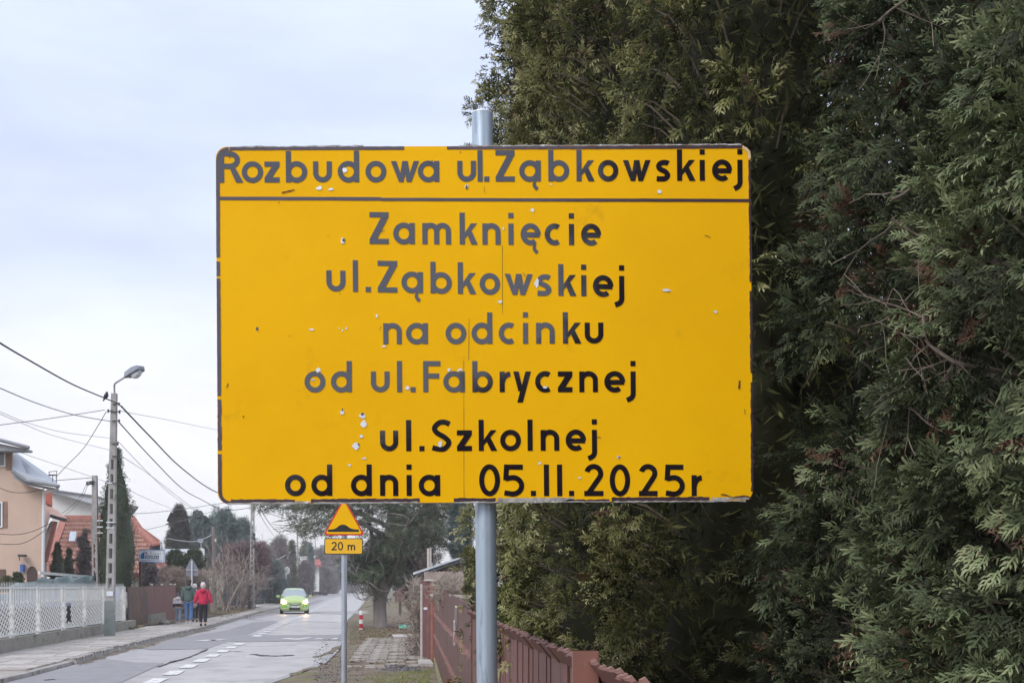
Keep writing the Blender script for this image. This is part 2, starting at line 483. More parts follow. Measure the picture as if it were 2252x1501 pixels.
# ---------------- left pavement: base, slabs, kerb stones
def side_line(u):      # street-frame v of the left kerb line at u
    pts = [toS(G(*p)) for p in LEFT_EDGE] + [(900, -5.6)]
    for a, b in zip(pts, pts[1:]):
        if a[0] <= u <= b[0]: return a[1] + (b[1] - a[1]) * (u - a[0]) / (b[0] - a[0])
    return pts[0][1]
kl = [G(*p) for p in LEFT_EDGE]
sw_in = [S(300, -7.2), S(120, -7.1), S(62, -7.0), S(47, -7.4), S(44, -8.0), S(20, -7.95), S(8, -7.95)]
pav = sheet('pavement', [S(8, -9.4)] + [p + Vector((-.1, 0, 0)) for p in kl] + [S(300, -5.7)] + sw_in[:-1], 0.075, M_slab2)
mb = MB(); kq = kl
for a, b in zip(kq, kq[1:]): mb.hexa([a + Vector((-.12, 0, -.02)), a + Vector((-.01, 0, -.02)), b + Vector((-.01, 0, -.02)), b + Vector((-.12, 0, -.02)), a + Vector((-.12, 0, .074)), a + Vector((-.01, 0, .074)), b + Vector((-.01, 0, .074)), b + Vector((-.12, 0, .074))])
mb.build('kerb_bed', M_kerb, pav)
slab_me = []
for k in range(6):
    mb = MB(); j = [random.uniform(-.006, .006) for _ in range(4)]
    h = .024; w = .243
    mb.hexa([(-w, -w, -.02), (w, -w, -.02), (w, w, -.02), (-w, w, -.02), (-w, -w, h + j[0]), (w, -w, h + j[1]), (w, w, h + j[2]), (-w, w, h + j[3])])
    o = mb.build('slab', M_slab if k % 3 else M_slab2); slab_me.append(o.data); bpy.data.objects.remove(o)
def slab(u, v, z, parent, rot=0, me=None, s=1.0):
    o = bpy.data.objects.new('slab', me or random.choice(slab_me)); COL.objects.link(o)
    o.parent = parent; p = S(u, v, z); o.location = p
    o.rotation_euler = (random.gauss(0, .006), random.gauss(0, .006), RA + rot + random.gauss(0, .012)); o.scale = (s, s, 1); return o
cnt = 0
u = 21.2
while u < 62:
    v = side_line(u) - .42
    lim = -7.8 if u < 44 else -6.9
    while v > lim and cnt < 290:
        slab(u, v, .082, pav); cnt += 1; v -= .5
    u += .5 if u < 50 else .503
mbk = []
for k in range(3):
    mb = MB(); mb.box((0, 0, 0), (.15, .96 if k < 2 else .7, .2)); o = mb.build('kerb_stone', M_kerb, bevel=.012); mbk.append(o.data); bpy.data.objects.remove(o)
kpts = smooth_pts(kl[2:], 12) + [S(200, -5.6)]
acc = 0; last = kpts[0]
for a, b in zip(kpts, kpts[1:]):
    seg = (b - a).length; t = 0
    while acc + (seg - t) >= 1.0 and a.y < 130:
        t += 1.0 - acc; acc = 0; p = a + (b - a) * (t / seg); d = (b - a).normalized()
        o = bpy.data.objects.new('kerb_stone', random.choice(mbk)); COL.objects.link(o); o.parent = pav
        o.location = (p.x, p.y, .03 + random.gauss(0, .008)); o.rotation_euler = (random.gauss(0, .01), 0, math.atan2(d.y, d.x) - math.pi / 2 + random.gauss(0, .015))
    acc += seg - t
# litter of soil along the kerb
for line in ([(170, 1460), (250, 1434), (345, 1409), (470, 1379)], [(300, 1424), (345, 1412)], [(560, 1352), (612, 1340)]):
    ragged([(a + 3, b + 1.5) for a, b in line], .18, .010, M_soil, 'kerb_dirt', 10)

# ---------------- left verge behind the walkers
verge = sheet('verge', [S(44.5, -8.3), S(47.5, -7.45), S(62, -7.05), S(120, -7.15), S(120, -11), S(44.5, -11)], .085, M_soil)
drv = sheet('driveway', [G(p[0], p[1]) for p in ((556, 1337), (605, 1331), (618, 1318), (578, 1317.5), (545, 1330))], .105, M_slab)
# ---------------- right verge: soil bank, old slabs, gravel
bank = sheet('verge', [re_[i] + Vector((.05, 0, 0)) for i in range(len(re_) - 2)] + [S(150, 2.6), S(150, 6), S(20, 2.2), S(2, .9), S(-6, .9), S(-30, 2)], .01, M_soil)
old = thing('paved_strip', 'strip of old uneven concrete slabs on the right verge before the pine', 'paving'); old['kind'] = 'structure'; del old['category']; del old['label']
M_slab3 = mat('sunken_slab', (0.33, 0.295, 0.265), .9, scale=3, col2=(0.48, 0.445, 0.415), bump=.4, bscale=30, c3=(.20, .16, .125), c3thr=.50, c3scale=4)
old_me = [m_.copy() for m_ in slab_me]
for m_ in old_me: m_.materials.clear(); m_.materials.append(M_slab3)
cnt = 0
for iu in range(34):
    for iv in range(7):
        u = 20.3 + iu * .41; v = -.05 + iv * .41 + (.02 * iu)
        p = S(u, v, 0); px = CX + p.x / p.y * F; py = HY + CH * F / p.y
        if px < 700 or px > 925 or not (1400 < py < 1472): continue
        if py > 1450 and random.random() < .5: continue
        if px > 880 and py < 1425 and random.random() < .7: continue
        if random.random() < .13: continue
        o = slab(u + random.gauss(0, .02), v + random.gauss(0, .02), .008 + random.uniform(-.012, .012), old, random.gauss(0, .05), random.choice(old_me), .80); cnt += 1
mb = MB(); mb.box((0, 0, 0), (.95, 1.6, .05)); p = G(897, 1400)
o = mb.build('slab', M_slab, bevel=.008); o.parent = old; o.location = (p.x, p.y, .035); o.rotation_euler = (0, 0, RA)
mb = MB(); mb.box((0, 0, 0), (.26, .9, .09)); p = G(936, 1463)
o = mb.build('slab', M_slab, bevel=.012); o.parent = old; o.location = (p.x, p.y, .05); o.rotation_euler = (.02, 0, RA)

def scatter_px(n, box, cond=None, z=0.0):
    pts = []
    while len(pts) < n:
        px = rng.uniform(box[0], box[2]); py = rng.uniform(box[1], box[3])
        if cond is None or cond(px, py): pts.append(tuple(G(px, py, z)))
    return np.array(pts)
def blades(name, pos, h, w, m, tint, lean=.5, kind='stuff', parent=None):
    n = len(pos); g = np.stack([rng.normal(0, lean, n), rng.normal(0, lean, n), np.ones(n)], 1)
    t = (np.array([[-.5 * w, 0, 0], [.5 * w, 0, 0], [.3 * w, .6, .1], [-.3 * w, .6, .1], [.05 * w, 1, .3], [-.05 * w, 1, .3]]), np.array([[0, 1, 2, 3], [3, 2, 4, 5]]), np.array([.1, .1, .5, .5, .9, .9]))
    v, f, tt = place(t, pos, g, unit(n), h * rng.uniform(.5, 1.3, n), np.clip(rng.normal(tint, .2, n), 0, 1))
    o = nmesh(name, v, f, m, parent, tt)
    if kind: o['kind'] = kind
    return o
blades('grass', scatter_px(5200, (800, 1470, 952, 1512), lambda x, y: (y - 1470) > (948 - x) * .16 * rng.uniform(.2, 1.8) and math.sin(x * .13) + math.sin(y * .4 + x * .05) > -1.1 + rng.normal(0, .5), .01), .028, .22, grassmat, .8, 1.3)
blades('grass', scatter_px(2600, (766, 1362, 850, 1408), lambda x, y: x > 765 + (1408 - y) * .25 * rng.random(), .01), .05, .2, grassmat, .35, 1.0)
blades('grass', scatter_px(2500, (795, 1314, 905, 1338), None, .01), .07, .3, grassmat, .75, .8)
blades('dry_grass', scatter_px(3200, (770, 1378, 905, 1416), None, .01), .05, .2, drygrass, .3, 1.1)
blades('dry_grass', scatter_px(3800, (440, 1334, 560, 1352), lambda x, y: (x - 775) / (y - HY) < -4.35, .09), .10, .25, drygrass, .45, .8)
blades('dry_grass', scatter_px(900, (560, 1318, 640, 1327), lambda x, y: (x - 775) / (y - HY) < -4.0, .09), .16, .25, drygrass, .6, .8)
# leaf litter round the pine and gravel patch
def litter(name, pos, s, m, thick=.2):
    n = len(pos); t = (np.array([[-1, -.7, 0], [1, -.8, .1], [.8, .8, .25], [-.7, .9, .05]]), np.array([[0, 1, 2, 3]]), np.zeros(4))
    g = np.stack([rng.normal(0, 1, n), rng.normal(0, 1, n), rng.normal(0, .25, n)], 1)
    v, f, tt = place(t, pos + np.array([0, 0, .012]), g, np.tile([[0, 0, 1.]], (n, 1)) + unit(n) * .3, s * rng.uniform(.5, 1.3, n), np.zeros(n))
    o = nmesh(name, v, f, m); o['kind'] = 'stuff'; return o
litter('leaf_litter', np.concatenate([scatter_px(900, (790, 1378, 925, 1408)), scatter_px(700, (850, 1355, 930, 1392)), scatter_px(250, (700, 1400, 900, 1470)), scatter_px(120, (440, 1345, 560, 1360), None, .1)]), .035, M_leafl)
litter('soil_crumbs', np.concatenate([scatter_px(2600, (765, 1402, 925, 1472)), scatter_px(500, (705, 1455, 800, 1500))]), .014, M_soil)
M_grav = mat('gravel_stone', (0.13, 0.13, 0.15), .9, scale=20, col2=(.27, .26, .27))
litter('gravel', np.concatenate([scatter_px(1400, (835, 1462, 925, 1476)), scatter_px(700, (690, 1430, 760, 1500))]), .016, M_grav)
# ================================================================== MAIN SIGN
SY = 3.07
M_yel = mat('yellow_sheeting', (0.83, 0.420, 0.0), 0.55, scale=1.3, thr=(.25, .75), col2=(0.97, 0.525, 0.0), spec=.10, c3=(0.76, 0.385, 0.005), c3thr=.66, c3scale=7, bump=.05, bscale=220)
M_film = mat('black_film', (0.012, 0.008, 0.011), 0.07, scale=14, col2=(0.022, 0.015, 0.02), spec=1.0, bump=.012, bscale=18, coat=.6)
M_bord = mat('border_film', (0.05, 0.028, 0.035), 0.2, scale=14, col2=(0.085, 0.05, 0.06), spec=.7, bump=.05, bscale=40, coat=.3)
M_bare = mat('bare_aluminium', (0.66, 0.69, 0.74), 0.5, scale=60, col2=(0.8, 0.82, 0.85), metal=.3, c3=(0.1, .09, .09), c3thr=.66, c3scale=60)
M_glue = mat('old_glue', (0.16, 0.14, 0.125), 0.6, scale=50, col2=(0.5, 0.49, 0.46), c3=(0.72, .74, .76), c3thr=.58, c3scale=40)
M_rust = mat('rust_scratch', (0.13, 0.045, 0.02), .8, scale=40, var=.4)
M_galv = mat('galvanised_steel', (0.36, 0.44, 0.52), 0.38, scale=14, col2=(0.50, 0.585, 0.67), metal=.45, bump=.06, bscale=8, stretch=(1, 1, .12), c3=(0.27, .32, .38), c3thr=.58, c3scale=22)
sgn = thing('road_sign', 'large chipped yellow notice board with black Polish lettering on a thick grey pole', 'road sign', (P(1064, 1290, SY).x, SY + .035, 0))
C4 = dict(TL=(474.5, 323), TR=(1650, 319.5), BL=(479, 1107.5), BR=(1656, 1100))
def bil(s, t):   # 0..1 across, 0..1 down -> px
    a = [C4['TL'][k] + (C4['TR'][k] - C4['TL'][k]) * s for k in (0, 1)]
    b = [C4['BL'][k] + (C4['BR'][k] - C4['BL'][k]) * s for k in (0, 1)]
    return a[0] + (b[0] - a[0]) * t, a[1] + (b[1] - a[1]) * t
def rrect(inset, rad, n=7):
    w, h = 1176.0, 782.0; o = []
    for (cx, cy, a0) in ((w - inset - rad, inset + rad, -90), (w - inset - rad, h - inset - rad, 0), (inset + rad, h - inset - rad, 90), (inset + rad, inset + rad, 180)):
        for k in range(n + 1):
            a = R(a0 + 90 * k / n); o.append(bil((cx + rad * math.cos(a)) / w, (cy + rad * math.sin(a)) / h))
    return o
def sp(px, py, d=0.0):     # point on the sign face, d metres proud towards the viewer
    q = P(px, py, SY); q.y = SY - d; return q
mb = MB(); mb.prism([sp(*p) for p in rrect(0, 24)], (0, .004, 0))
panel = mb.build('sign_panel', M_yel, sgn)
# folded rim behind the face
mb = MB(); o1 = rrect(0, 24); o2 = rrect(5, 20)
n_ = len(o1)
vs = [sp(*p, -.004) for p in o1] + [sp(*p, -.004) for p in o2] + [sp(*p, -.022) for p in o1] + [sp(*p, -.022) for p in o2]
fs = []
for i in range(n_):
    j = (i + 1) % n_
    fs += [(2 * n_ + i, 2 * n_ + j, j, i), (n_ + i, n_ + j, 3 * n_ + j, 3 * n_ + i), (2 * n_ + i, 3 * n_ + i, 3 * n_ + j, 2 * n_ + j)]
mb.add(vs, fs); mb.build('rim', M_bare, panel)
# border strips with peeled gaps and ragged inner edge
def strip(line, w, m, d, name='border_strip', rag=.6, n=6, parent=None):
    """px polyline -> ragged flat strip on the face"""
    pts = []
    for (a, b) in zip(line, line[1:]):
        L = math.hypot(b[0] - a[0], b[1] - a[1]); k_ = max(1, int(L / n))
        for k in range(k_): pts.append((a[0] + (b[0] - a[0]) * k / k_, a[1] + (b[1] - a[1]) * k / k_))
    pts.append(line[-1]); A, B = [], []
    for i, p in enumerate(pts):
        q0, q1 = pts[max(i - 1, 0)], pts[min(i + 1, len(pts) - 1)]
        dx, dy = q1[0] - q0[0], q1[1] - q0[1]; L = math.hypot(dx, dy) or 1; nx, ny = -dy / L, dx / L
        w1 = w / 2 + random.uniform(-rag, rag) * .5; w2 = w / 2 + random.uniform(-rag, rag) * .5
        A.append(sp(p[0] + nx * w1, p[1] + ny * w1, d)); B.append(sp(p[0] - nx * w2, p[1] - ny * w2, d))
    mb = MB(); k = len(A); mb.add(A + B, [(i, i + 1, k + i + 1, k + i) for i in range(k - 1)])
    return mb.build(name, m, parent or panel)
D1 = .0012
strip([(505, 327.2), (620, 326.6), (889, 326)], 7.5, M_bord, D1)
strip([(983, 325.6), (1300, 325.0), (1632, 323.2)], 6.5, M_bord, D1)
strip([(479, 352), (480, 566)], 8, M_bord, D1)
strip([(480.2, 575), (480.4, 607)], 8, M_bord, D1)
strip([(480.6, 612), (482.5, 870)], 8, M_bord, D1)
strip([(482.6, 878), (483.2, 990)], 8, M_bord, D1, rag=2)
strip([(483.4, 998), (484, 1082)], 8, M_bord, D1)
strip([(1648, 352), (1650.5, 560), (1651, 620)], 5, M_bord, D1, rag=1.5)
strip([(1651, 640), (1652.5, 820)], 5, M_bord, D1, rag=2)
strip([(1652.6, 840), (1654, 1080)], 4.5, M_bord, D1, rag=2)
for cx, cy, a0 in ((503, 352, 180), (508, 1081, 90)):
    strip([(cx + 23.5 * math.cos(R(a0 + 90 * k / 8)), cy + 24.5 * math.sin(R(a0 + 90 * k / 8))) for k in range(9)], 7.5, M_bord, D1, n=40)
strip([(508, 1102), (640, 1101.6), (648, 1103)], 9, M_bord, D1, rag=2)
strip([(648, 1104), (683, 1104)], 4, M_glue, D1, rag=3)
strip([(684, 1100.8), (800, 1099.8), (923, 1099)], 8, M_bord, D1, rag=2)
strip([(998, 1098.8), (1090, 1098.6)], 8, M_bord, D1, rag=2)
strip([(1094, 1099.0), (1240, 1098), (1262, 1097.9)], 9, M_glue, D1, rag=2)
strip([(1345, 1097.4), (1560, 1096.2)], 9, M_bord, D1, rag=2)
strip([(1566, 1096.2), (1648, 1095.4)], 6, M_glue, D1, rag=3)
strip([(1246, 1100), (1340, 1099.6)], 4, M_bord, D1, rag=3)
for y_, x0, x1, w in ((1106, 500, 650, 3), (1105, 690, 920, 3), (1104, 1000, 1340, 3), (1102.5, 1350, 1640, 3), (322.5, 520, 800, 2.2), (321.2, 1010, 1630, 2.6)):
    strip([(x0, y_ + .3), (x1, y_ - (x1 - x0) * .0055)], w, M_glue, D1 + .0002, 'worn_edge', rag=2, n=9)
strip([(1632, 323.5), (1641, 327), (1646, 334), (1648, 350)], 7, mat('peeling_film', (.62, .42, .22), .6, scale=60, col2=(.75, .6, .4), c3=(.2, .12, .06), c3thr=.6, c3scale=50), D1, 'worn_edge', rag=3)
strip([(484, 436.3), (700, 437), (838, 437.6)], 7.5, M_bord, D1, 'divider_line', rag=.5, n=30)
strip([(838, 438.4), (1240, 440), (1480, 440.4), (1648, 441)], 6.8, M_bord, D1 + .0002, 'divider_line', rag=.4, n=30)
# joints between the stickers of film
for (a, b) in (((1020, 792), (1020.5, 1096)), ((1031.5, 700), (1031, 792)), ((1105, 540), (1105, 690))):
    strip([a, b], 1.0, M_rust, D1 * .5, 'film_joint', rag=.4, n=40)

# ---------------- lettering: geometric sans drawn as strokes; units of cap height
T = .163; XH = .665
def arc(cx, cy, rx, ry, a0, a1, n=22):
    return [(cx + rx * math.cos(R(a0 + (a1 - a0) * k / n)), cy + ry * math.sin(R(a0 + (a1 - a0) * k / n))) for k in range(n + 1)]
def glyph(ch, w):
    t = T; h = t / 2; S_ = []; L = lambda *p: S_.append(('s', list(p))); Q = lambda *p: S_.append(('p', list(p)))
    def bowl(x0, x1): S_.append(('c', arc((x0 + x1) / 2, XH / 2, (x1 - x0) / 2 - h, XH / 2 - h + .012, 0, 360, 30)))
    if ch == 'o': bowl(0, w)
    elif ch in 'aą': bowl(0, w - .02); L((w - h - .01, 0), (w - h - .01, XH))
    elif ch == 'd': bowl(0, w); L((w - h, 0), (w - h, 1))
    elif ch == 'b': bowl(0, w); L((h, 0), (h, 1))
    elif ch == 'u': L(*([(h, XH)] + arc(w / 2, w / 2, w / 2 - h, w / 2 - h, 180, 360) + [(w - h, XH)]))
    elif ch == 'n': L((h, 0), (h, XH)); L(*(arc(w / 2, XH - w / 2 + .02, w / 2 - h, w / 2 - h - .01, 180, 0) + [(w - h, 0)]))
    elif ch == 'm':
        L((h, 0), (h, XH)); m_ = w / 2; r_ = (m_ - h) / 2
        L(*(arc(h + r_, XH - r_ - h + .01, r_, r_, 180, 0) + [(m_, 0)])); L(*(arc(m_ + r_, XH - r_ - h + .01, r_, r_, 180, 0) + [(w - h, 0)]))
    elif ch == 'r': L((h, 0), (h, XH)); L(*([(h, .30)] + arc(w + .02, .34, w - h, XH - h - .34, 168, 96, 8)))
    elif ch in 'lI': L((w / 2, 0), (w / 2, 1))
    elif ch == 'i': L((w / 2, 0), (w / 2, XH)); L((w / 2, .835), (w / 2, 1))
    elif ch == 'j': L(*[(p.x, p.y) for p in [Vector((w - h, XH, 0))] + smooth_pts([Vector((w - h, .0, 0)), Vector((w - h - .004, -.08, 0)), Vector((w - h - .035, -.155, 0)), Vector((w - h - .10, -.21, 0)), Vector((.035, -.255, 0))], 4)]); L((w - h, .835), (w - h, 1))
    elif ch in 'zZ':
        H = XH if ch == 'z' else 1.0; k = t * 1.15
        L((0, H - h), (w, H - h)); L((0, h), (w, h)); Q((w - k * 1.22, H - t * .9), (w, H - t * .9), (w, H - t * .9), (k * 1.22, t * .9), (0, t * .9), (0, t * .9))
    elif ch == 'k':
        L((h, 0), (h, 1)); Q((w - .20, XH), (w - .01, XH), (t * .95, .17), (t * .95, .35)); Q((.22, .38), (.36, .46), (w + .01, 0), (w - .19, 0))
    elif ch == 'w':
        k = t * 1.05; a = w * .28
        for (x0, x1) in ((0, a), ((w - k) / 2, a)): Q((x0, XH), (x0 + k, XH), (x1 + k * .85, 0), (x1, 0))
        for (x0, x1) in ((w - k, w - a - k), ((w - k) / 2, w - a - k)): Q((x0, XH), (x0 + k, XH), (x1 + k, 0), (x1 + k * .15, 0))
    elif ch == 'y':
        k = t * 1.08; Q((0, XH), (k, XH), (w / 2 + .02, .08), (w / 2 - .12, .02)); Q((w - k, XH), (w, XH), (.30, -.33), (.12, -.33))
    elif ch in 'sS':
        H = XH if ch == 's' else 1.0; q = H / .665
        c = [(w - .06, H - .115 * q ** .5), (w * .70, H - h + .005), (w * .40, H - h - .01), (h + .02, H * .745), (w * .28, H * .585), (w * .66, H * .44), (w - h + .0, H * .27), (w * .66, h + .0), (w * .34, h - .015), (.03, .075 * q)]
        L(*[(p.x, p.y) for p in smooth_pts([Vector((a, b, 0)) for a, b in c], 5)])
    elif ch in 'eę':
        L((h, XH * .475), (w - .03, XH * .475)); L(*arc(w / 2, XH / 2, w / 2 - h, XH / 2 - h + .012, -3, 308, 34))
    elif ch == 'c': L(*arc(w * .56, XH / 2, w * .56 - h, XH / 2 - h + .012, 58, 302, 30))
    elif ch == '.': L((w / 2, 0), (w / 2, .165))
    elif ch == 'F': L((h, 0), (h, 1)); L((h, 1 - h), (w, 1 - h)); L((h, .52), (w * .92, .52))
    elif ch == 'R':
        L((h, 0), (h, 1)); L(*([(h, 1 - h), (w * .45, 1 - h)] + arc(w * .45, .72, w * .33, .28 - h, 90, -90, 14) + [(h, .44 + h)])); Q((w * .45, .46), (w * .68, .48), (w + .02, 0), (w - .21, 0))
    elif ch == '0': S_.append(('c', arc(w / 2, .5, w / 2 - h, .5 - h + .01, 0, 360, 34)))
    elif ch == '2':
        L(*(arc(w / 2, 1 - w / 2 + .02, w / 2 - h, w / 2 - h, 165, -35, 18) + [(.13, h)])); L((0, h), (w, h))
    elif ch == '5':
        L((w * .10, 1 - h), (w - .04, 1 - h)); L((w * .12 + .02, 1), (w * .10, .50)); L(*([(w * .08, .545), (w * .4, .585)] + arc(w * .42, .325, w * .58 - h, .325 - h + .02, 82, -110, 18) + [(0.02, .10)]))
    if ch in 'ąę':
        a = w * .74; Q((a + .03, .01), (a - .05, .01), (a - .095, -.07), (a - .085, -.16), (a - .02, -.255), (a + .035, -.29), (a + .095, -.20), (a + .03, -.14), (a + .005, -.07))
    return S_
def stroke(pts, t, closed=False):
    n = len(pts); A, B = [], []
    for i, p in enumerate(pts):
        if closed: a, b = pts[(i - 1) % n], pts[(i + 1) % n]
        else: a, b = pts[max(i - 1, 0)], pts[min(i + 1, n - 1)]
        d = Vector((b[0] - a[0], b[1] - a[1])); d = d.normalized() if d.length else Vector((1, 0)); N = Vector((-d.y, d.x)); k = t / 2
        if 0 < i < n - 1 and not closed:
            d1 = Vector((p[0] - a[0], p[1] - a[1])).normalized(); c_ = max(.5, d1.dot(d)); k /= c_
        A.append((p[0] + N.x * k, p[1] + N.y * k)); B.append((p[0] - N.x * k, p[1] - N.y * k))
    return A, B
def write(chars, sc, place_, mb, d0=.0, dd=.00012, tk=T):
    """chars: (char, x_left, x_right); place_(x, y_units, depth) -> point"""
    for ch, x0, x1 in chars:
        w = (x1 - x0) / sc
        for k, (ty, pts) in enumerate(glyph(ch, w)):
            d = d0 + k * dd
            if ty == 'p': mb.add([place_(x0 + a * sc, b, d) for a, b in pts], [tuple(range(len(pts)))])
            else:
                if ty == 'c': pts = pts[:-1]
                A, B = stroke(pts, tk, ty == 'c'); n = len(A)
                mb.add([place_(x0 + a * sc, b, d) for a, b in A + B], [(i, (i + 1) % n, n + (i + 1) % n, n + i) for i in range(n if ty == 'c' else n - 1)])
ROWS = [
 (402, 397.5, 482, 1633, 69, [('R',482,534),('o',532,579),('z',582,615),('b',629,676),('u',689,730),('d',743,790),('o',804,850),('w',860,922),('a',919,967),('u',1006,1047),('l',1050,1062),('.',1065,1076),('Z',1090,1132),('ą',1142,1190),('b',1206,1252),('k',1268,1307),('o',1315,1360),('w',1370,1431),('s',1442,1474),('k',1489,1529),('i',1539,1550),('e',1566,1610),('j',1612,1633)]),
 (536.5, 539.5, 813, 1322, 70, [('Z',813,855),('a',865,913),('m',929,992),('k',1011,1050),('n',1061,1101),('i',1118,1130),('ę',1145,1189),('c',1198,1237),('i',1251,1263),('e',1278,1322)]),
 (640.5, 653, 718, 1373, 69.5, [('u',718,760),('l',776,788),('.',804,816),('Z',831,874),('ą',883,931),('b',947,994),('k',1007,1047),('o',1055,1100),('w',1110,1172),('s',1180,1213),('k',1228,1267),('i',1278,1290),('e',1304,1349),('j',1350,1373)]),
 (756.6, 755, 843, 1327, 69, [('n',843,884),('a',893,942),('o',980,1026),('d',1037,1083),('c',1097,1137),('i',1150,1162),('n',1179,1220),('k',1238,1278),('u',1286,1327)]),
 (862, 862, 670, 1398, 68.5, [('o',670,716),('d',728,774),('u',816,857),('l',873,885),('.',903,914),('F',931,969),('a',975,1023),('b',1039,1084),('r',1099,1123),('y',1129,1168),('c',1177,1217),('z',1227,1259),('n',1274,1315),('e',1329,1375),('j',1376,1398)]),
 (991.8, 990, 836, 1313, 68.5, [('u',836,876),('l',893,905),('.',922,934),('S',949,993),('z',1005,1038),('k',1053,1093),('o',1100,1146),('l',1160,1172),('n',1189,1230),('e',1244,1289),('j',1291,1313)]),
 (1089.5, 1090, 627, 1544, 69, [('o',627,673),('d',685,731),('d',772,818),('n',836,876),('i',894,906),('a',921,969),('0',1054,1100),('5',1108,1153),('.',1167,1179),('I',1196,1208),('I',1225,1237),('.',1251,1263),('2',1285,1327),('0',1341,1386),('2',1405,1446),('5',1463,1506),('r',1521,1544)]),
]
for (y0, y1, xa, xb, sc, chars) in ROWS:
    def pl(x, b, d, y0=y0, y1=y1, xa=xa, xb=xb, sc=sc):
        y = y0 + (y1 - y0) * (x - xa) / (xb - xa) - b * sc
        return sp(x - b * sc * .0087, y, .0013 + d)
    for c_ in chars:
        mb = MB(); write([c_], sc, pl, mb); mb.build('letter', M_film, panel)
# chips, tears and scratches on the face
CH_ = [(754, 531, 7, 9), (1170, 462, 5, 5), (1450, 423, 5, 5), (702, 414, 7, 6), (728, 417, 7, 4), (1026, 411, 6, 6), (1180, 622, 7, 11), (1466, 639, 11, 4), (1573, 685, 5, 4), (1100, 664, 6, 4), (1107, 503, 2, 5),
       (687, 725, 9, 3), (566, 724, 3, 5), (700, 814, 6, 6), (688, 835, 5, 3), (988, 812, 5, 5), (1011, 813, 8, 4), (897, 853, 7, 5), (753, 905, 5, 8), (796, 914, 8, 8), (800, 931, 7, 9), (794, 959, 6, 4), (782, 981, 9, 8), (801, 1008, 7, 3),
       (769, 1022, 4, 5), (1187, 1018, 4, 4), (1275, 1050, 4, 4), (1361, 1005, 5, 4), (1199, 851, 6, 3), (968, 975, 5, 11), (758, 375, 5, 9), (829, 694, 4, 6), (844, 762, 6, 3), (1212, 406, 3, 2), (746, 722, 2, 2), (753, 727, 2, 3), (762, 722, 2, 4)]
for (x, y, a, b) in CH_:
    n = 9; mb = MB(); ph = random.random() * 6
    pts = [sp(x + a * random.uniform(.4, 1.15) * math.cos(2 * math.pi * k / n + ph), y + b * random.uniform(.4, 1.15) * math.sin(2 * math.pi * k / n + ph), .00195) for k in range(n)]
    mb.add(pts, [tuple(range(n))])
    o = mb.build('paint_chip', M_bare, panel)
for (x, y, a, b) in [(756, 528, 4, 5), (753, 901, 2, 4), (797, 910, 4, 4), (789, 977, 2, 3), (566, 723, 3.4, 5.5), (1187, 620, 3, 5), (1361, 1005, 2.5, 2), (1026, 412, 3, 5), (1470, 641, 3, 1), (688, 835, 4, 1)]:
    n = 7; mb = MB()
    mb.add([sp(x + a * random.uniform(.6, 1.1) * math.cos(2 * math.pi * k / n), y + b * random.uniform(.6, 1.1) * math.sin(2 * math.pi * k / n), .0026) for k in range(n)], [tuple(range(n))])
    mb.build('scratch', M_film, panel)
for line, w in (([(620, 424), (634, 421), (648, 418)], 3), ([(1550, 518), (1562, 523)], 1.5), ([(498, 853), (503, 843)], 1.5), ([(1626, 837), (1625, 855)], 4), ([(1585, 1086), (1600, 1089), (1615, 1094)], 2.5), ([(1615, 1092), (1640, 1090), (1652, 1094)], 3), ([(535, 914), (536, 918)], 3), ([(748, 645), (748, 648)], 1.5), ([(1638, 900), (1638, 910)], 1.6), ([(720, 519), (724, 520)], 1), ([(614, 444), (614, 448)], 1.2),
                ([(633, 739), (640, 739)], 1), ([(1013, 334), (1013, 337)], 2), ([(835, 727), (838, 716)], 1), ([(1065, 410), (1066, 424)], 1), ([(1310, 960), (1322, 962)], 1.2)):
    strip(line, w, M_rust, .0024, 'scratch', rag=1.4, n=4)
for line, w in (([(838, 510), (846, 506)], 1.3), ([(842, 480), (850, 478)], 2), ([(946, 360), (951, 353)], 2), ([(1150, 600), (1156, 608)], 1), ([(760, 816), (775, 815)], 1.2), ([(873, 851), (884, 853)], 1.2)):
    strip(line, w, M_film, .0026, 'scratch', rag=1, n=3)
# pole, end cap, clamps and rails behind
lean = Vector((1069.5 - 1059.5, 0, 0)) / F * SY
zt = P(0, 234, SY).z; zb = P(0, 1400, SY).z
xt = P(1059.5, 0, SY).x; xb_ = P(1069.5, 0, SY).x
def polex(z): return xb_ + (xt - xb_) * (z - zb) / (zt - zb)
rp = .0300
PY = SY + .004 + .02 + rp
mb = MB(); mb.tube([(polex(0) , PY, -.3), (polex(1), PY, 1), (polex(zt), PY, zt)], rp, 40)
mb.build('pole', M_galv, sgn, smooth=True)
mb = MB(); mb.tube([(polex(zt), PY, zt), (polex(zt), PY, zt + .004)], [rp + .0008, rp * .98], 40); mb.build('pole_cap', M_bare, sgn, smooth=True)
for z in (P(0, 420, SY).z, P(0, 1010, SY).z):
    mb = MB(); mb.box((polex(z), SY + .014, z), (1.1, .018, .03)); mb.build('rail', M_bare, sgn)
    mb = MB(); mb.tube([(polex(z), PY, z - .012), (polex(z), PY, z + .012)], rp + .004, 24); mb.build('clamp', M_bare, sgn)

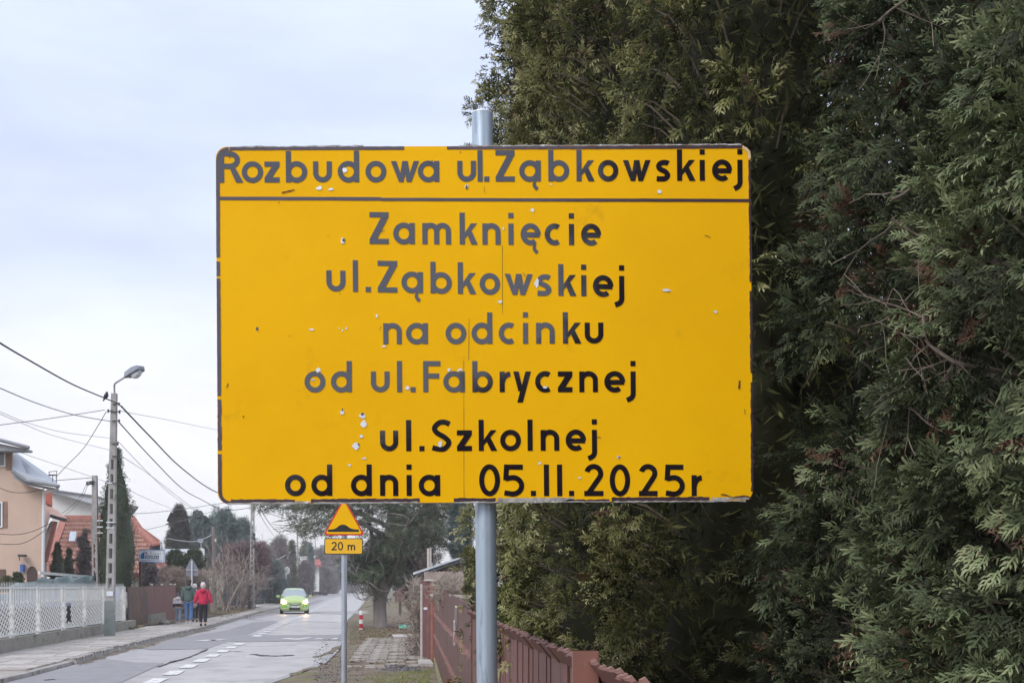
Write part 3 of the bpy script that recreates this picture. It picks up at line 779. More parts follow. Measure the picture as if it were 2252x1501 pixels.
# ================================================================== HUMP SIGN
HS = 15.5
M_galv2 = mat('galvanised_pole', (0.36, 0.40, 0.46), 0.4, scale=3, col2=(0.50, 0.545, 0.61), metal=.35)
M_red = mat('sign_red', (0.62, 0.035, 0.02), .4, var=.1)
M_black = mat('sign_black', (0.012, 0.012, 0.014), .35, var=.2, spec=.5)
M_yel2 = mat('sign_yellow', (0.92, 0.50, 0.0), .6, spec=.1, scale=5, var=.05)
M_yel3 = mat('sign_yellow_pale', (0.92, 0.52, 0.04), .6, spec=.1, scale=5, var=.06)
hsg = thing('warning_sign', 'triangular yellow speed hump warning sign with a 20 m plate on a thin grey pole', 'road sign', (P(757, 0, HS).x, HS, 0))
def hp(px, py, d=0.0):
    q = P(px, py, HS); q.y = HS - .05 - d; return q
def rtri(cx, cy, k, rad):     # rounded triangle, centre of triangle and circumradius in px
    vs = [(cx, cy - k), (cx + k * .866, cy + k * .5), (cx - k * .866, cy + k * .5)]; o = []
    for i in range(3):
        p = vs[i]; a0 = (-90, 30, 150)[i]
        dx, dy = cx - p[0], cy - p[1]; L = math.hypot(dx, dy); c = (p[0] + dx / L * rad * 2, p[1] + dy / L * rad * 2)
        for j in range(7): a = R(a0 - 60 + 120 * j / 6); o.append((c[0] + rad * math.cos(a), c[1] + rad * math.sin(a)))
    return o
tc_ = (757.5, 1150.5)
def squash(pts): return [(p[0], 1181 - (1181 - p[1]) * 1.04) for p in pts]
mb = MB(); mb.prism([hp(*p) for p in squash(rtri(*tc_, 53, 4.5))], (0, .003, 0)); tri = mb.build('triangle_plate', M_red, hsg)
mb = MB(); mb.prism([hp(p[0], p[1], .001) for p in squash(rtri(tc_[0], tc_[1], 46.5, 3))], (0, -.001, 0)); mb.build('yellow_field', M_yel2, tri)
prof = [(722, 1169), (790, 1169), (790, 1164), (779, 1163.5), (771, 1161), (764, 1156), (759.5, 1153.6), (755, 1153), (750.5, 1153.6), (746, 1156), (740, 1161), (733, 1163.5), (722, 1164)]
mb = MB(); mb.prism([hp(p[0] + .5, p[1], .0035) for p in prof], (0, -.001, 0)); mb.build('hump_symbol', M_black, tri)
def rr(x0, y0, x1, y1, rad):
    o = []
    for (cx, cy, a0) in ((x1 - rad, y0 + rad, -90), (x1 - rad, y1 - rad, 0), (x0 + rad, y1 - rad, 90), (x0 + rad, y0 + rad, 180)):
        for k in range(5): a = R(a0 + 90 * k / 4); o.append((cx + rad * math.cos(a), cy + rad * math.sin(a)))
    return o
mb = MB(); mb.prism([hp(*p) for p in rr(714.5, 1183, 799, 1218.5, 4.5)], (0, .003, 0)); pl2 = mb.build('distance_plate', M_black, hsg)
mb = MB(); mb.prism([hp(p[0], p[1], .001) for p in rr(716.3, 1184.8, 797.2, 1216.7, 3.4)], (0, -.001, 0)); mb.build('yellow_field', M_yel3, pl2)
for c_ in [('2', 730, 742), ('0', 744, 756), ('m', 765.5, 782.5)]:
    mb = MB(); write([c_], 18.5, lambda x, b, d: hp(x, 1209.5 - b * 18.5, .004 + d * 3), mb, tk=.15); mb.build('letter', M_black, pl2)
mb = MB(); mb.tube([(P(757, 0, HS).x, HS, -.2), (P(757, 0, HS).x, HS, P(0, 1120, HS).z)], .040, 16); mb.build('pole', M_galv2, hsg, smooth=True)
for z in (P(0, 1200, HS).z, P(0, 1160, HS).z):
    mb = MB(); mb.tube([(P(757, 0, HS).x, HS, z - .015), (P(757, 0, HS).x, HS, z + .015)], .044, 16); mb.build('clamp', M_bare, hsg)
# ================================================================== RIGHT-HAND FENCE (line seen converging at column 905)
def FN(Y, w=0.0, z=0.0):      # point on the fence line at depth Y, w metres behind it
    return Vector((.478 + w - (CX - 905) / F * Y, Y, z))
FD = (FN(1) - FN(0)).normalized(); FNRM = Vector((FD.y, -FD.x, 0))
M_brn = mat('brown_fence_paint', (0.15, 0.068, 0.056), 0.55, scale=5, col2=(0.21, 0.10, 0.084), bump=.08, bscale=60, c3=(0.27, .17, .14), c3thr=.66, c3scale=30)
M_brn2 = mat('brown_sheet_steel', (0.105, 0.046, 0.038), 0.5, scale=3, col2=(0.15, 0.068, 0.056), bump=.1, bscale=20, c3=(0.30, .16, .12), c3thr=.66, c3scale=14)
M_moss = mat('mossy_plinth', (0.20, 0.21, 0.09), .95, scale=5, col2=(0.36, 0.36, 0.20), bump=.4, bscale=30)
bf = thing('slatted_fence', 'brown fence of upright angled steel slats and rust-streaked sheets below the conifer hedge', 'fence', FN(9))
sl_me = []
for k in range(4):
    mb = MB(); w = .0300; t_ = .003; H = 1.415 + random.uniform(-.006, .006)
    # pressed board: face, proud rib along one edge, top folded back
    mb.hexa([(-w, -t_, 0), (w, -t_, 0), (w, t_, 0), (-w, t_, 0), (-w, -t_, H - .055), (w, -t_, H - .055), (w, t_, H - .055), (-w, t_, H - .055)])
    mb.hexa([(-w, -t_, H - .055), (w, -t_, H - .055), (w, t_, H - .055), (-w, t_, H - .055), (-w, .035, H), (w, .035, H), (w, .045, H - .004), (-w, .045, H - .004)])
    mb.cur = 1  # ribs in a paler brown than the faces
    mb.hexa([(w - .011, -t_ - .022, 0), (w, -t_ - .022, 0), (w, -t_, 0), (w - .011, -t_, 0), (w - .011, -t_ - .022, H - .06), (w, -t_ - .022, H - .06), (w, -t_, H - .055), (w - .011, -t_, H - .055)])
    mb.hexa([(w - .011, -t_ - .022, H - .06), (w, -t_ - .022, H - .06), (w, -t_, H - .055), (w - .011, -t_, H - .055), (w - .011, .030, H + .006), (w, .030, H + .006), (w, .042, H), (w - .011, .042, H)])
    o = mb.build('slat', [M_brn, mat('pale_rib', (.24, .125, .105), .6, scale=12, col2=(.36, .22, .19))]); sl_me.append(o.data); bpy.data.objects.remove(o)
inv = wmat(bf).inverted()
Y = 1.6; k = 0
while Y < 8.6:
    o = bpy.data.objects.new('slat', sl_me[k % 4]); COL.objects.link(o); o.parent = bf
    p = inv @ FN(Y, random.gauss(0, .004)); o.location = p
    o.rotation_euler = (0, random.gauss(0, .004), math.atan2(FD.y, FD.x) + R(3) + random.gauss(0, .035))
    Y += .062; k += 1
for z in (.25, 1.12):
    mb = MB(); mb.beam(FN(1.4, .05, z), FN(8.7, .05, z), .04, .04); mb.build('rail', M_brn, bf)
for Yp in (2.72,):      # hollow square posts, open at the top
    mb = MB(); a = FN(Yp, -.045); s_ = .03
    for (dx, dy, w1, w2) in ((0, -s_, 2 * s_, .004), (0, s_, 2 * s_, .004), (-s_, 0, .004, 2 * s_), (s_, 0, .004, 2 * s_)):
        mb.box((a.x + dx, a.y + dy, .72), (w1, w2, 1.44))
    mb.build('post', mat('pale_brown_post', (0.235, 0.105, 0.082), .5, scale=9, var=.15, c3=(.40, .3, .27), c3thr=.68, c3scale=30), bf)
# solid sheets with two rows of pressed louvres, further along
sheets_ = [(8.72, 11.2, 1.45), (11.25, 14.6, 1.49), (14.65, 18.6, 1.56), (18.65, 22.4, 1.70)]
for (a, b, h) in sheets_:
    mb = MB(); mb.hexa([FN(a, 0, .10), FN(a, .02, .10), FN(b, .02, .10), FN(b, 0, .10), FN(a, 0, h), FN(a, .02, h), FN(b, .02, h + .03), FN(b, 0, h + .03)])
    s0 = mb.build('fence_sheet', M_brn2, bf)
    mb = MB()
    for zz in (1.07, .64):
        y = a + .05
        while y < b - .05:
            hh = random.uniform(.02, .055); mb.hexa([FN(y, -.002, zz - hh), FN(y + .05, -.035, zz - hh), FN(y + .06, -.002, zz - hh), FN(y + .02, 0, zz - hh), FN(y, -.002, zz + hh * .6), FN(y + .05, -.02, zz + hh * .6), FN(y + .06, -.002, zz + hh * .6), FN(y + .02, 0, zz + hh * .6)])
            y += random.uniform(.2, .34)
    o = mb.build('louvres', mat('pale_louvres', (.17, .085, .07), .6, scale=20, col2=(.28, .16, .14)), s0); o['kind'] = 'stuff'  # louvres in a paler brown than the sheet
mb = MB(); mb.hexa([FN(8.7, -.02, 0), FN(8.7, .08, 0), FN(23.4, .08, 0), FN(23.4, -.02, 0), FN(8.7, -.02, .12), FN(8.7, .08, .12), FN(23.4, .08, .14), FN(23.4, -.02, .14)]); mb.build('plinth', M_moss, bf)
mb = MB(); pass
M_wht = mat('white_plastic', (.75, .75, .76), .5, var=.1)
mb = MB(); mb.beam(FN(11.2, -.02, 1.40), FN(11.35, -.02, 1.20), .02, .025); mb.build('white_strip', M_wht, bf); mb = MB(); mb.beam(FN(11.6, -.02, 1.24), FN(11.7, -.02, .98), .02, .03); mb.build('white_strip', M_wht, bf)
mb = MB(); mb.box(FN(12.2, -.05, .55), (.05, .05, .05)); mb.beam(FN(12.2, -.03, .53), FN(12.2, -.03, .36), .02, .02); mb.beam(FN(12.2, -.05, .54), FN(12.1, -.12, .52), .02, .02); mb.build('latch', M_rust, bf)
M_palewood = mat('weathered_lath', (.42, .37, .33), .8, scale=8, col2=(.6, .56, .52), stretch=(1, 1, 8))
for (a, b) in (((991, 1308, 13), (1037, 1309, 12.6)), ((993, 1312, 13), (1034, 1313, 12.6)), ((1015, 1322.5, 11.6), (1046, 1326, 11.2)), ((1060, 1390, 5.9), (1062, 1400, 5.8))):
    pass
mb = MB(); mb.beam(P(990, 1308.5, 13.4), P(1038, 1309.5, 13.0), .02, .02); mb.beam(P(993, 1313, 13.4), P(1034, 1313, 13.0), .02, .015); mb.beam(P(1016, 1323, 11.9), P(1047, 1325, 11.6), .02, .025)
lath = mb.build('lath', M_palewood); tag(lath, 'pale weathered laths lying along the top of the brown fence by the grey pole', 'lath')
# gate at the far end of the fence
gate = thing('metal_gate', 'narrow reddish brown steel gate between tubular posts at the far end of the fence', 'gate', G(945, 1450))
for (px, w, top, Yg, m) in ((944.5, .05, 1277, 23.2, M_brn), (951.5, .045, 1279, 22.6, mat('gate_post_red', (.27, .11, .085), .5, scale=8, var=.2)), (928, .035, 1283, 23.9, M_palewood)):
    a = P(px, 0, Yg); mb = MB(); mb.tube([(a.x, Yg, 0), (a.x, Yg, P(0, top, Yg).z)], w, 10); mb.build('post', m, gate)
mb = MB(); mb.hexa([P(925, 1442, 24.0), P(942, 1445, 23.5), P(942, 1445, 23.52) + Vector((0, .03, 0)), P(925, 1442, 24.05) + Vector((0, .03, 0)), P(925, 1276, 24.0), P(942, 1276, 23.5), P(942, 1276, 23.52) + Vector((0, .03, 0)), P(925, 1276, 24.05) + Vector((0, .03, 0))])
mb.build('gate_leaf', mat('gate_purple_brown', (.15, .065, .07), .6, scale=6, var=.25), gate)
mb = MB(); mb.tube(smooth_pts([P(938, 1340, 23.3), P(938, 1305, 23.3), P(941, 1296, 23.25), P(945, 1292, 23.2)]), .018, 6); mb.build('handle_tube', mat('gate_post_red', (.27, .11, .085)), gate)
mb = MB(); mb.box(P(949.5, 1308, 22.5), (.06, .06, .06)); mb.box(P(936, 1337, 23.2), (.08, .05, .05)); mb.build('latch', M_bare, gate)
mb = MB(); mb.tube([P(934, 1275, 23.3), P(958, 1275.5, 22.4)], .02, 6); mb.build('top_rail', M_palewood, gate)

# ================================================================== CONIFER HEDGE BEHIND THE FENCE
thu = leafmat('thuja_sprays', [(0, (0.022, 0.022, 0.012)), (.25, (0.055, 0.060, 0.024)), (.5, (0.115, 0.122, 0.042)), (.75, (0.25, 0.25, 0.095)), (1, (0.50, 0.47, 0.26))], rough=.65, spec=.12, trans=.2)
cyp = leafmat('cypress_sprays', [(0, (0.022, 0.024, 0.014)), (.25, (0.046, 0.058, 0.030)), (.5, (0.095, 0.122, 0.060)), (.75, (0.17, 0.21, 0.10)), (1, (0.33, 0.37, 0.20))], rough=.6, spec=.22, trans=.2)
brownspray = leafmat('dead_sprays', [(0, (0.06, 0.03, 0.018)), (.5, (0.12, 0.06, 0.035)), (1, (0.22, 0.13, 0.09))], rough=.8)
barkm = mat('conifer_bark', (0.075, 0.055, 0.042), .9, scale=10, col2=(0.16, 0.12, 0.095), bump=.6, bscale=30, stretch=(1, 1, .2))
twigm = mat('bare_twig', (0.13, 0.10, 0.075), .8, scale=20, col2=(0.24, 0.195, 0.155))
def tuft_template(seed, w=.055, n=5):
    """a small curled thuja tuft: short stem, bent shoots to both sides"""
    r_ = random.Random(seed); vs, fs, tt = [], [], []
    def sh(p, a, L, w_, q):
        d = Vector((math.sin(a), math.cos(a), 0)); n_ = Vector((d.y, -d.x, 0)); b = len(vs); bend = r_.uniform(-.25, .25)
        vs.extend([p - n_ * w_ * .6, p + n_ * w_ * .6, p + d * L * .6 + n_ * (w_ + bend * L * .3) + Vector((0, 0, .05)), p + d * L * .55 - n_ * (w_ - bend * L * .3) + Vector((0, 0, .05)), p + d * L + n_ * bend * L * .9 + Vector((0, 0, r_.uniform(-.22, .05)))])
        fs.append((b, b + 1, b + 2, b + 3)); vs.append(vs[b + 4] + n_ * w_ * .35); fs.append((b + 3, b + 2, b + 5, b + 4)); tt.extend([q * .5, q * .5, q * .6 + .25, q * .6 + .25, q * .5 + .6, q * .5 + .6])
    for k in range(n):
        y = .08 + .72 * k / n; L = .50 * (1 - .45 * k / n) * r_.uniform(.75, 1.25)
        sh(Vector((.04 * math.sin(k * 2.1 + seed), y, -.08 * y * y)), (1 if k % 2 else -1) * R(r_.uniform(28, 60)), L, w, y)
    sh(Vector((0, 0, 0)), R(r_.uniform(-8, 8)), 1.0, w * .7, .5)
    return np.array([tuple(v) for v in vs]), np.array(fs), np.array(tt)
TUF = [tuft_template(s) for s in range(5)]
TUFN = [tuft_template(30 + s, .05, 6) for s in range(4)]
MINI = tuft_template(70, .09, 2)
LEAFN = (np.array([[0, 0, 0], [.085, .5, .05], [.03, 1, 0], [-.085, .45, .05]]), np.array([[0, 1, 2, 3]]), np.array([.2, .5, .9, .5]))
CORE = (np.array([[-.5, 0, 0], [.5, 0, .1], [.4, 1, -.05], [-.45, .9, .1]]), np.array([[0, 1, 2, 3]]), np.zeros(4))

def in_view(p, m=60):
    if p[1] < .7: return False
    x = CX + p[0] / p[1] * F; y = HY - (p[2] - CH) / p[1] * F
    return -m < x < 2252 + m and -m < y < 1501 + m

def hedge_tree(name, Yc, w, rad, H, label, m, hang=0.0, gaps=(), seed=0, sp_len=.12, nclump=60, per=70, dead=.06, group=None, base=.35, tint=(.2, .75), cr=.30):
    """one columnar conifer: trunk, limbs, dark inside, and hundreds of sprays in overlapping plumes"""
    rnd = random.Random(seed); r2 = np.random.default_rng(seed)
    c = FN(Yc, w); t = thing(name, label, 'tree', (c.x, c.y, 0), group=group)
    mb = MB(); tp = [Vector((c.x + rnd.gauss(0, .02) * k, c.y + rnd.gauss(0, .02) * k, H * k / 6 - .1)) for k in range(7)]
    mb.tube(tp, [(.10 if Yc > 5 else .045) * (1 - k / 7.5) + .01 for k in range(7)], 9); mb.build('trunk', barkm, t, smooth=True)
    cl = []
    tries = 0
    while len(cl) < nclump and tries < 9000:
        tries += 1
        z = base + (H - base) * (rnd.random() ** 1.1); a = rnd.uniform(0, 2 * math.pi)
        f = (z - base) / (H - base); pr = rad * (1 - .55 * f ** 2.2) * (.82 + .25 * rnd.random()) * min(1, .75 + f * 2)
        p = np.array([c.x + math.cos(a) * pr, c.y + math.sin(a) * pr, z])
        front = math.cos(a - math.atan2(-c.y, -c.x - .6 * 0))      # faces the viewer
        if front < .05 and rnd.random() < .9: continue
        q = p - np.array([hang * (1 - f * .5), 0, 0])
        if q[1] < .7: continue
        px = CX + q[0] / q[1] * F; py = HY - (q[2] - CH) / q[1] * F
        if not (-60 < px < 2340 and -120 < py < 1580): continue
        if 560 < px < 1600 and 370 < py < 1060 and rnd.random() < .6: continue
        if q[1] < 4.0 and px - (cr + sp_len) / q[1] * F * .95 < 1668 and 250 < py < 1180: continue
        if any((px - gx) ** 2 / gr ** 2 + (py - gy) ** 2 / gs ** 2 < 1 for gx, gy, gr, gs in gaps): continue
        if any((q[0] - o[0][0]) ** 2 + (q[1] - o[0][1]) ** 2 + ((q[2] - o[0][2]) * .8) ** 2 < (cr * .55) ** 2 for o in cl): continue
        cl.append((q, a, f))
    parts, dparts = [], []
    lm = MB()
    for (p, a, f) in cl:
        out = np.array([math.cos(a), math.sin(a), rnd.uniform(-.15, .45)]); out /= np.linalg.norm(out)
        bt = rnd.uniform(*tint); K = rnd.choice((4, 5, 6, 7)); rx = cr * rnd.uniform(.75, 1.3)
        for k in range(K):
            ax = out * .8 + unit(1)[0] * .75 + np.array([0, 0, -.1]); ax /= np.linalg.norm(ax)
            nr = unit(1)[0] * .7 + np.array([0, 0, .6]) + out * .5; side = np.cross(ax, nr); side /= np.linalg.norm(side); nr = np.cross(side, ax)
            n = max(3, int(per / 5.5)); s_ = r2.uniform(.1, 1.0, n) ** .8; lat = r2.uniform(-1, 1, n) * (1 - .55 * s_) * .42
            st = p - out * rx * .35
            pos = st + ax * (s_[:, None] * rx * 1.35) + side * (lat[:, None] * rx * 1.3) + r2.normal(0, rx * .05, (n, 3)) - np.array([0, 0, 1]) * (s_[:, None] ** 2 * rx * .18)
            g = ax * .75 + side * lat[:, None] * 1.9 + unit(n) * .28 + np.array([0, 0, -.12])
            ti = np.clip(bt + rnd.gauss(0, .12) + (s_ - .5) * .35 + r2.normal(0, .10, n), 0, .97)
            dp = dparts if rnd.random() < dead else parts
            dp.append(place(rnd.choice(TUFN if Yc < 4 else TUF), pos, g, nr + unit(n) * .35, sp_len * r2.uniform(.7, 1.3, n), ti, .55))
        q = Vector(p); tz = q.z - rnd.uniform(.15, .5)
        q0 = Vector((c.x, c.y, tz)); lm.tube([q0 * .35 + q * .65, q0 * .15 + q * .85 + Vector((0, 0, .02)), q], [.005, .004, .002], 3, cap=False)
    v, f_, tt = merge(parts); cr_o = nmesh('crown', v, f_, m, t, tt, kind='stuff')
    if dparts:
        v, f_, tt = merge(dparts); nmesh('dead_sprays', v, f_, brownspray, t, tt, kind='stuff')
    if lm.v: lm.build('limbs', twigm, t)['kind'] = 'stuff'
    # inner foliage, shade put into its dark tint: a lumpy core and loose needles
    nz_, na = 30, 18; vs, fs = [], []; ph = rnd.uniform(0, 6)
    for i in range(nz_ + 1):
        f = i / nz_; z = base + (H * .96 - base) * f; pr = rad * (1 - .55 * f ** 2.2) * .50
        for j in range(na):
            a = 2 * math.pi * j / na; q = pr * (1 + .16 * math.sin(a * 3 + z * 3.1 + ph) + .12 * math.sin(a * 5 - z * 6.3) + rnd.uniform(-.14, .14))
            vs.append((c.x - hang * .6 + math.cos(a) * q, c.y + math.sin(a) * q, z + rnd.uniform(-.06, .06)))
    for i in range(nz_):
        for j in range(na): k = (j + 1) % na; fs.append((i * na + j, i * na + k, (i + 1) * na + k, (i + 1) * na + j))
    nmesh('shade_tinted_core', vs, fs, m, t, np.clip(r2.normal(.05, .06, len(vs)), 0, .2))
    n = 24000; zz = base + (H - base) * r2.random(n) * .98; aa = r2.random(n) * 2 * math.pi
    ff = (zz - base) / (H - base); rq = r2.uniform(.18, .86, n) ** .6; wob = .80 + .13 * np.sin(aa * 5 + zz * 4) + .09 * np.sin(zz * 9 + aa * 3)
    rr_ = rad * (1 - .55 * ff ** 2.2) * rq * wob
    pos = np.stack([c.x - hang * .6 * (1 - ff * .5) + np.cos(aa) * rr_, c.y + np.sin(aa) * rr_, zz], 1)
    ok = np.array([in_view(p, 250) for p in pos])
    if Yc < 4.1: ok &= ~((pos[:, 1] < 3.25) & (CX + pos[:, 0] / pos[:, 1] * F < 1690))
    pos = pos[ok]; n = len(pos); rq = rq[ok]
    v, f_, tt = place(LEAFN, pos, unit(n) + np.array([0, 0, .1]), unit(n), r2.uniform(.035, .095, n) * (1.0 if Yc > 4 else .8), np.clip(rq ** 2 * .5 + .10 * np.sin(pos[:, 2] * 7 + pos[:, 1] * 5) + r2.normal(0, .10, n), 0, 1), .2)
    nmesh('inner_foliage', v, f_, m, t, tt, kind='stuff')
    return t
HGP = 'tall conifers of the hedge behind the brown fence'
GAPS = [(1545, 1125, 130, 45), (1700, 1000, 75, 120), (1860, 880, 110, 85), (1960, 830, 90, 60), (1370, 1330, 25, 70), (1850, 1240, 40, 90), (1700, 1440, 90, 30), (2100, 1330, 50, 40)]
HT = [ # Y, w, rad, H, hang, nclump, per, cr, len
 (10.4, .76, .72, 8.4, .0, 190, 46, .19, .085, (.12, .78), 'far olive green thuja whose edge stands against the sky behind the grey pole'),
 (8.8, .95, .80, 7.8, .0, 180, 48, .18, .080, (.10, .78), 'dense olive green thuja above the top edge of the yellow board, second from the sky'),
 (7.2, .92, .82, 7.2, .0, 180, 52, .17, .072, (.12, .85), 'yellowish green thuja above and below the middle of the yellow board, third from the sky'),
 (5.8, .85, .80, 6.5, .0, 170, 52, .155, .062, (.10, .80), 'olive thuja with drooping lower sprays over the slatted fence tops'),
 (4.5, .95, .70, 5.0, -.02, 160, 52, .14, .055, (.05, .62), 'dark green conifer close behind the right end of the yellow board')]
for i, (Yc, w, rad, H, hang, nc, per, cr_, ln, tn, lab) in enumerate(HT):
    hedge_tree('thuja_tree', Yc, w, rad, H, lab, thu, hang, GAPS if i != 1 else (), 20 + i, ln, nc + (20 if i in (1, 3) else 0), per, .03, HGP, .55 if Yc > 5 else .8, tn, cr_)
NT = [(3.3, 1.28, .62, 4.0, -.0, 130, 68, .125, .050, (.02, .58), 'bluish green conifer with bare twigs right of the yellow board'),
      (2.35, 1.18, .58, 3.2, .0, 125, 76, .115, .044, (.05, .70), 'nearest blue-green conifer with broad sprays at the right edge of the photo')]
for i, (Yc, w, rad, H, hang, nc, per, cr_, ln, tn, lab) in enumerate(NT):
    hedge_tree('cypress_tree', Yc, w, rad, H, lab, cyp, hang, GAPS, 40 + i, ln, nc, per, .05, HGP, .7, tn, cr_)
bk = thing('evergreen_mass', 'added dark-tinted evergreens filling the gaps behind the hedge conifers', 'trees', FN(6, 3.2)); bk['kind'] = 'stuff'  # row added to block sky in the gaps, darkness put into its tint
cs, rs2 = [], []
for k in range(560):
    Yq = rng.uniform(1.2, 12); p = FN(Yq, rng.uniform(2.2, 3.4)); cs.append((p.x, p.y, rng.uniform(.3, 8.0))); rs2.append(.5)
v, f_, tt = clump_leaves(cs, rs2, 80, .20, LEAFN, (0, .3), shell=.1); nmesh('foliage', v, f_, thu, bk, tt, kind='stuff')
# bare twigs and branches showing in the near conifers
ct = [o for o in COL.objects if o.name.startswith('cypress_tree')]
rnd = random.Random(5)
BR = [([(2252, 832), (2180, 812), (2110, 800), (2060, 770), (2036, 745), (2030, 690)], 2.35, .006), ([(2100, 795), (2070, 840), (2045, 860)], 2.36, .003), ([(2060, 770), (2110, 740), (2180, 705), (2245, 690)], 2.4, .003),
      ([(2252, 645), (2200, 632), (2150, 622)], 2.3, .005), ([(2252, 300), (2220, 282), (2180, 262)], 2.4, .006), ([(2240, 160), (2200, 170), (2190, 165)], 2.4, .004), ([(1930, 50), (1960, 22), (2000, -5)], 2.6, .005),
      ([(2120, 805), (2085, 850), (2075, 900)], 2.35, .0025), ([(1960, 440), (1990, 424), (2010, 405)], 2.6, .004), ([(2060, 530), (2090, 510), (2150, 520)], 2.4, .003), ([(1960, 480), (1990, 500), (2060, 540), (2100, 560)], 2.5, .003),
      ([(1890, 720), (1950, 700), (2010, 640)], 2.6, .003), ([(2130, 640), (2085, 610), (2040, 560)], 2.4, .004), ([(1940, 910), (1990, 890), (2040, 930), (2075, 950)], 2.3, .003), ([(2252, 1180), (2200, 1150), (2150, 1110)], 2.3, .004)]
for line, Yb, r_ in BR:
    pts = smooth_pts([P(x, y, Yb + .05 * math.sin(x * .02)) for x, y in line], 5); mb = MB()
    mb.tube(pts, [r_ * (1 - .55 * i / len(pts)) for i in range(len(pts))], 6, cap=False)
    for i in range(2, len(pts) - 1, 2):
        twigs(mb, pts[i], (rnd.gauss(0, 1), rnd.gauss(0, .4), rnd.gauss(-.3, 1)), .10, r_ * .4, 1, rnd, .6, 2, .25, 0, 3, .001)
    mb.build('bare_branch', twigm, ct[-1])
# ================================================================== LEFT: WHITE FENCE
M_white = mat('white_fence_paint', (0.62, 0.62, 0.59), 0.5, scale=3, col2=(0.74, 0.74, 0.72), c3=(0.40, .36, .26), c3thr=.66, c3scale=3)
M_conc = mat('old_concrete', (0.20, 0.19, 0.165), .95, scale=2, col2=(0.33, 0.31, 0.275), bump=.4, bscale=25, c3=(.12, .13, .09), c3thr=.6, c3scale=2)
FV = -7.92
def FS(u, z=0.0, w=0.0): return S(u, FV - w, z)
wf = thing('white_fence', 'white metal fence with lattice lower half and spear tips on a low concrete wall', 'fence', FS(30))
mb = MB(); mb.hexa([FS(18, 0, .1), FS(18, 0, -.1), FS(41.4, 0, -.1), FS(41.4, 0, .1), FS(18, .42, .1), FS(18, .42, -.1), FS(41.4, .40, -.1), FS(41.4, .40, .1)]); mb.build('plinth', M_conc, wf)
Zb, Zm, Zt = .45, 1.26, 1.58
def ucol(px):     # street u where the fence line crosses column px
    k = (px - CX) / F                   # X = k Y ; X = v CA - u SA ; Y = u CA + v SA
    return FV * (CA - k * SA) / (k * CA + SA)
posts = [ucol(x) for x in (-34, 26, 84, 139, 186, 229, 272.5)]
for u_ in posts:
    mb = MB(); mb.box(FS(u_, (Zb + Zt) / 2 + .0), (.10, .07, Zt - Zb + .08), Matrix.Rotation(RA, 3, 'Z')); mb.build('post', M_white, wf)
ud = Vector((-SA, CA, 0)); vd = Vector((CA, SA, 0))
for i, (a, b) in enumerate(zip(posts, posts[1:])):
    a += .055; b -= .055
    for z, h in ((Zt, .045), (Zb + .02, .05)):
        mb = MB(); mb.beam(FS(a, z), FS(b, z), .03, h); mb.build('rail', M_white, wf)
    nb = int((b - a) / .115); mb = MB()
    for k in range(nb + 1):
        u_ = a + (b - a) * k / nb; p = FS(u_, Zm, 0)
        mb.beam(FS(u_, Zm - .05), FS(u_, Zt + .01), .013, .013)
        q = FS(u_, Zt + .02); lean_ = random.gauss(0, .012)
        mb.add([q - ud * .022, q + vd * .007, q + ud * .022, q - vd * .007, q + Vector((0, 0, .07)) - ud * .028, q + Vector((0, 0, .07)) + ud * .028, q + Vector((0, 0, .135)) + ud * lean_], [(0, 1, 4), (1, 5, 4), (1, 2, 5), (2, 3, 5), (3, 4, 5), (3, 0, 4), (4, 5, 6)])
    o = mb.build('bars', M_white, wf); o['kind'] = 'stuff'
    # expanded-metal lattice: wavy strands leaning one way, with a second set crossing
    mb = MB(); pitch = .20; rows = 9; dz = (Zm - Zb - .04) / rows
    for k in range(-6, int((b - a) / pitch) + 2):
        prev = None
        for r_ in range(rows * 2 + 1):
            z = Zb + .03 + r_ * dz / 2; u_ = a + k * pitch + r_ * .052 + (.026 if (r_ + k) % 2 else -.026)
            if prev and a - .01 <= prev[0] <= b + .01 and a - .01 <= u_ <= b + .01:
                uu_, zz_ = (prev[0] + u_) / 2, (prev[1] + z) / 2
                hole = i == 3 and abs(uu_ - (a + .55)) < .24 and .62 < zz_ < 1.18
                if not hole: mb.beam(FS(prev[0], prev[1]), FS(u_, z), .070, .010, up=vd)
            prev = (u_, z)
    o = mb.build('lattice', M_white, wf); o['kind'] = 'stuff'
# papers on the fence and pole
M_paper = mat('notice_paper', (.62, .66, .74), .7, scale=26, col2=(.80, .82, .86), c3=(.22, .24, .30), c3thr=.60, c3scale=30)
u_ = (posts[-2] + posts[-1]) / 2 + .3
mb = MB(); mb.box(FS(u_, 1.36, -.03), (.6, .02, .44), Matrix.Rotation(RA + R(90), 3, 'Z'))
o = mb.build('notice_board', M_paper); tag(o, 'small weathered notice sheet fixed to the last panel of the white fence', 'notice')
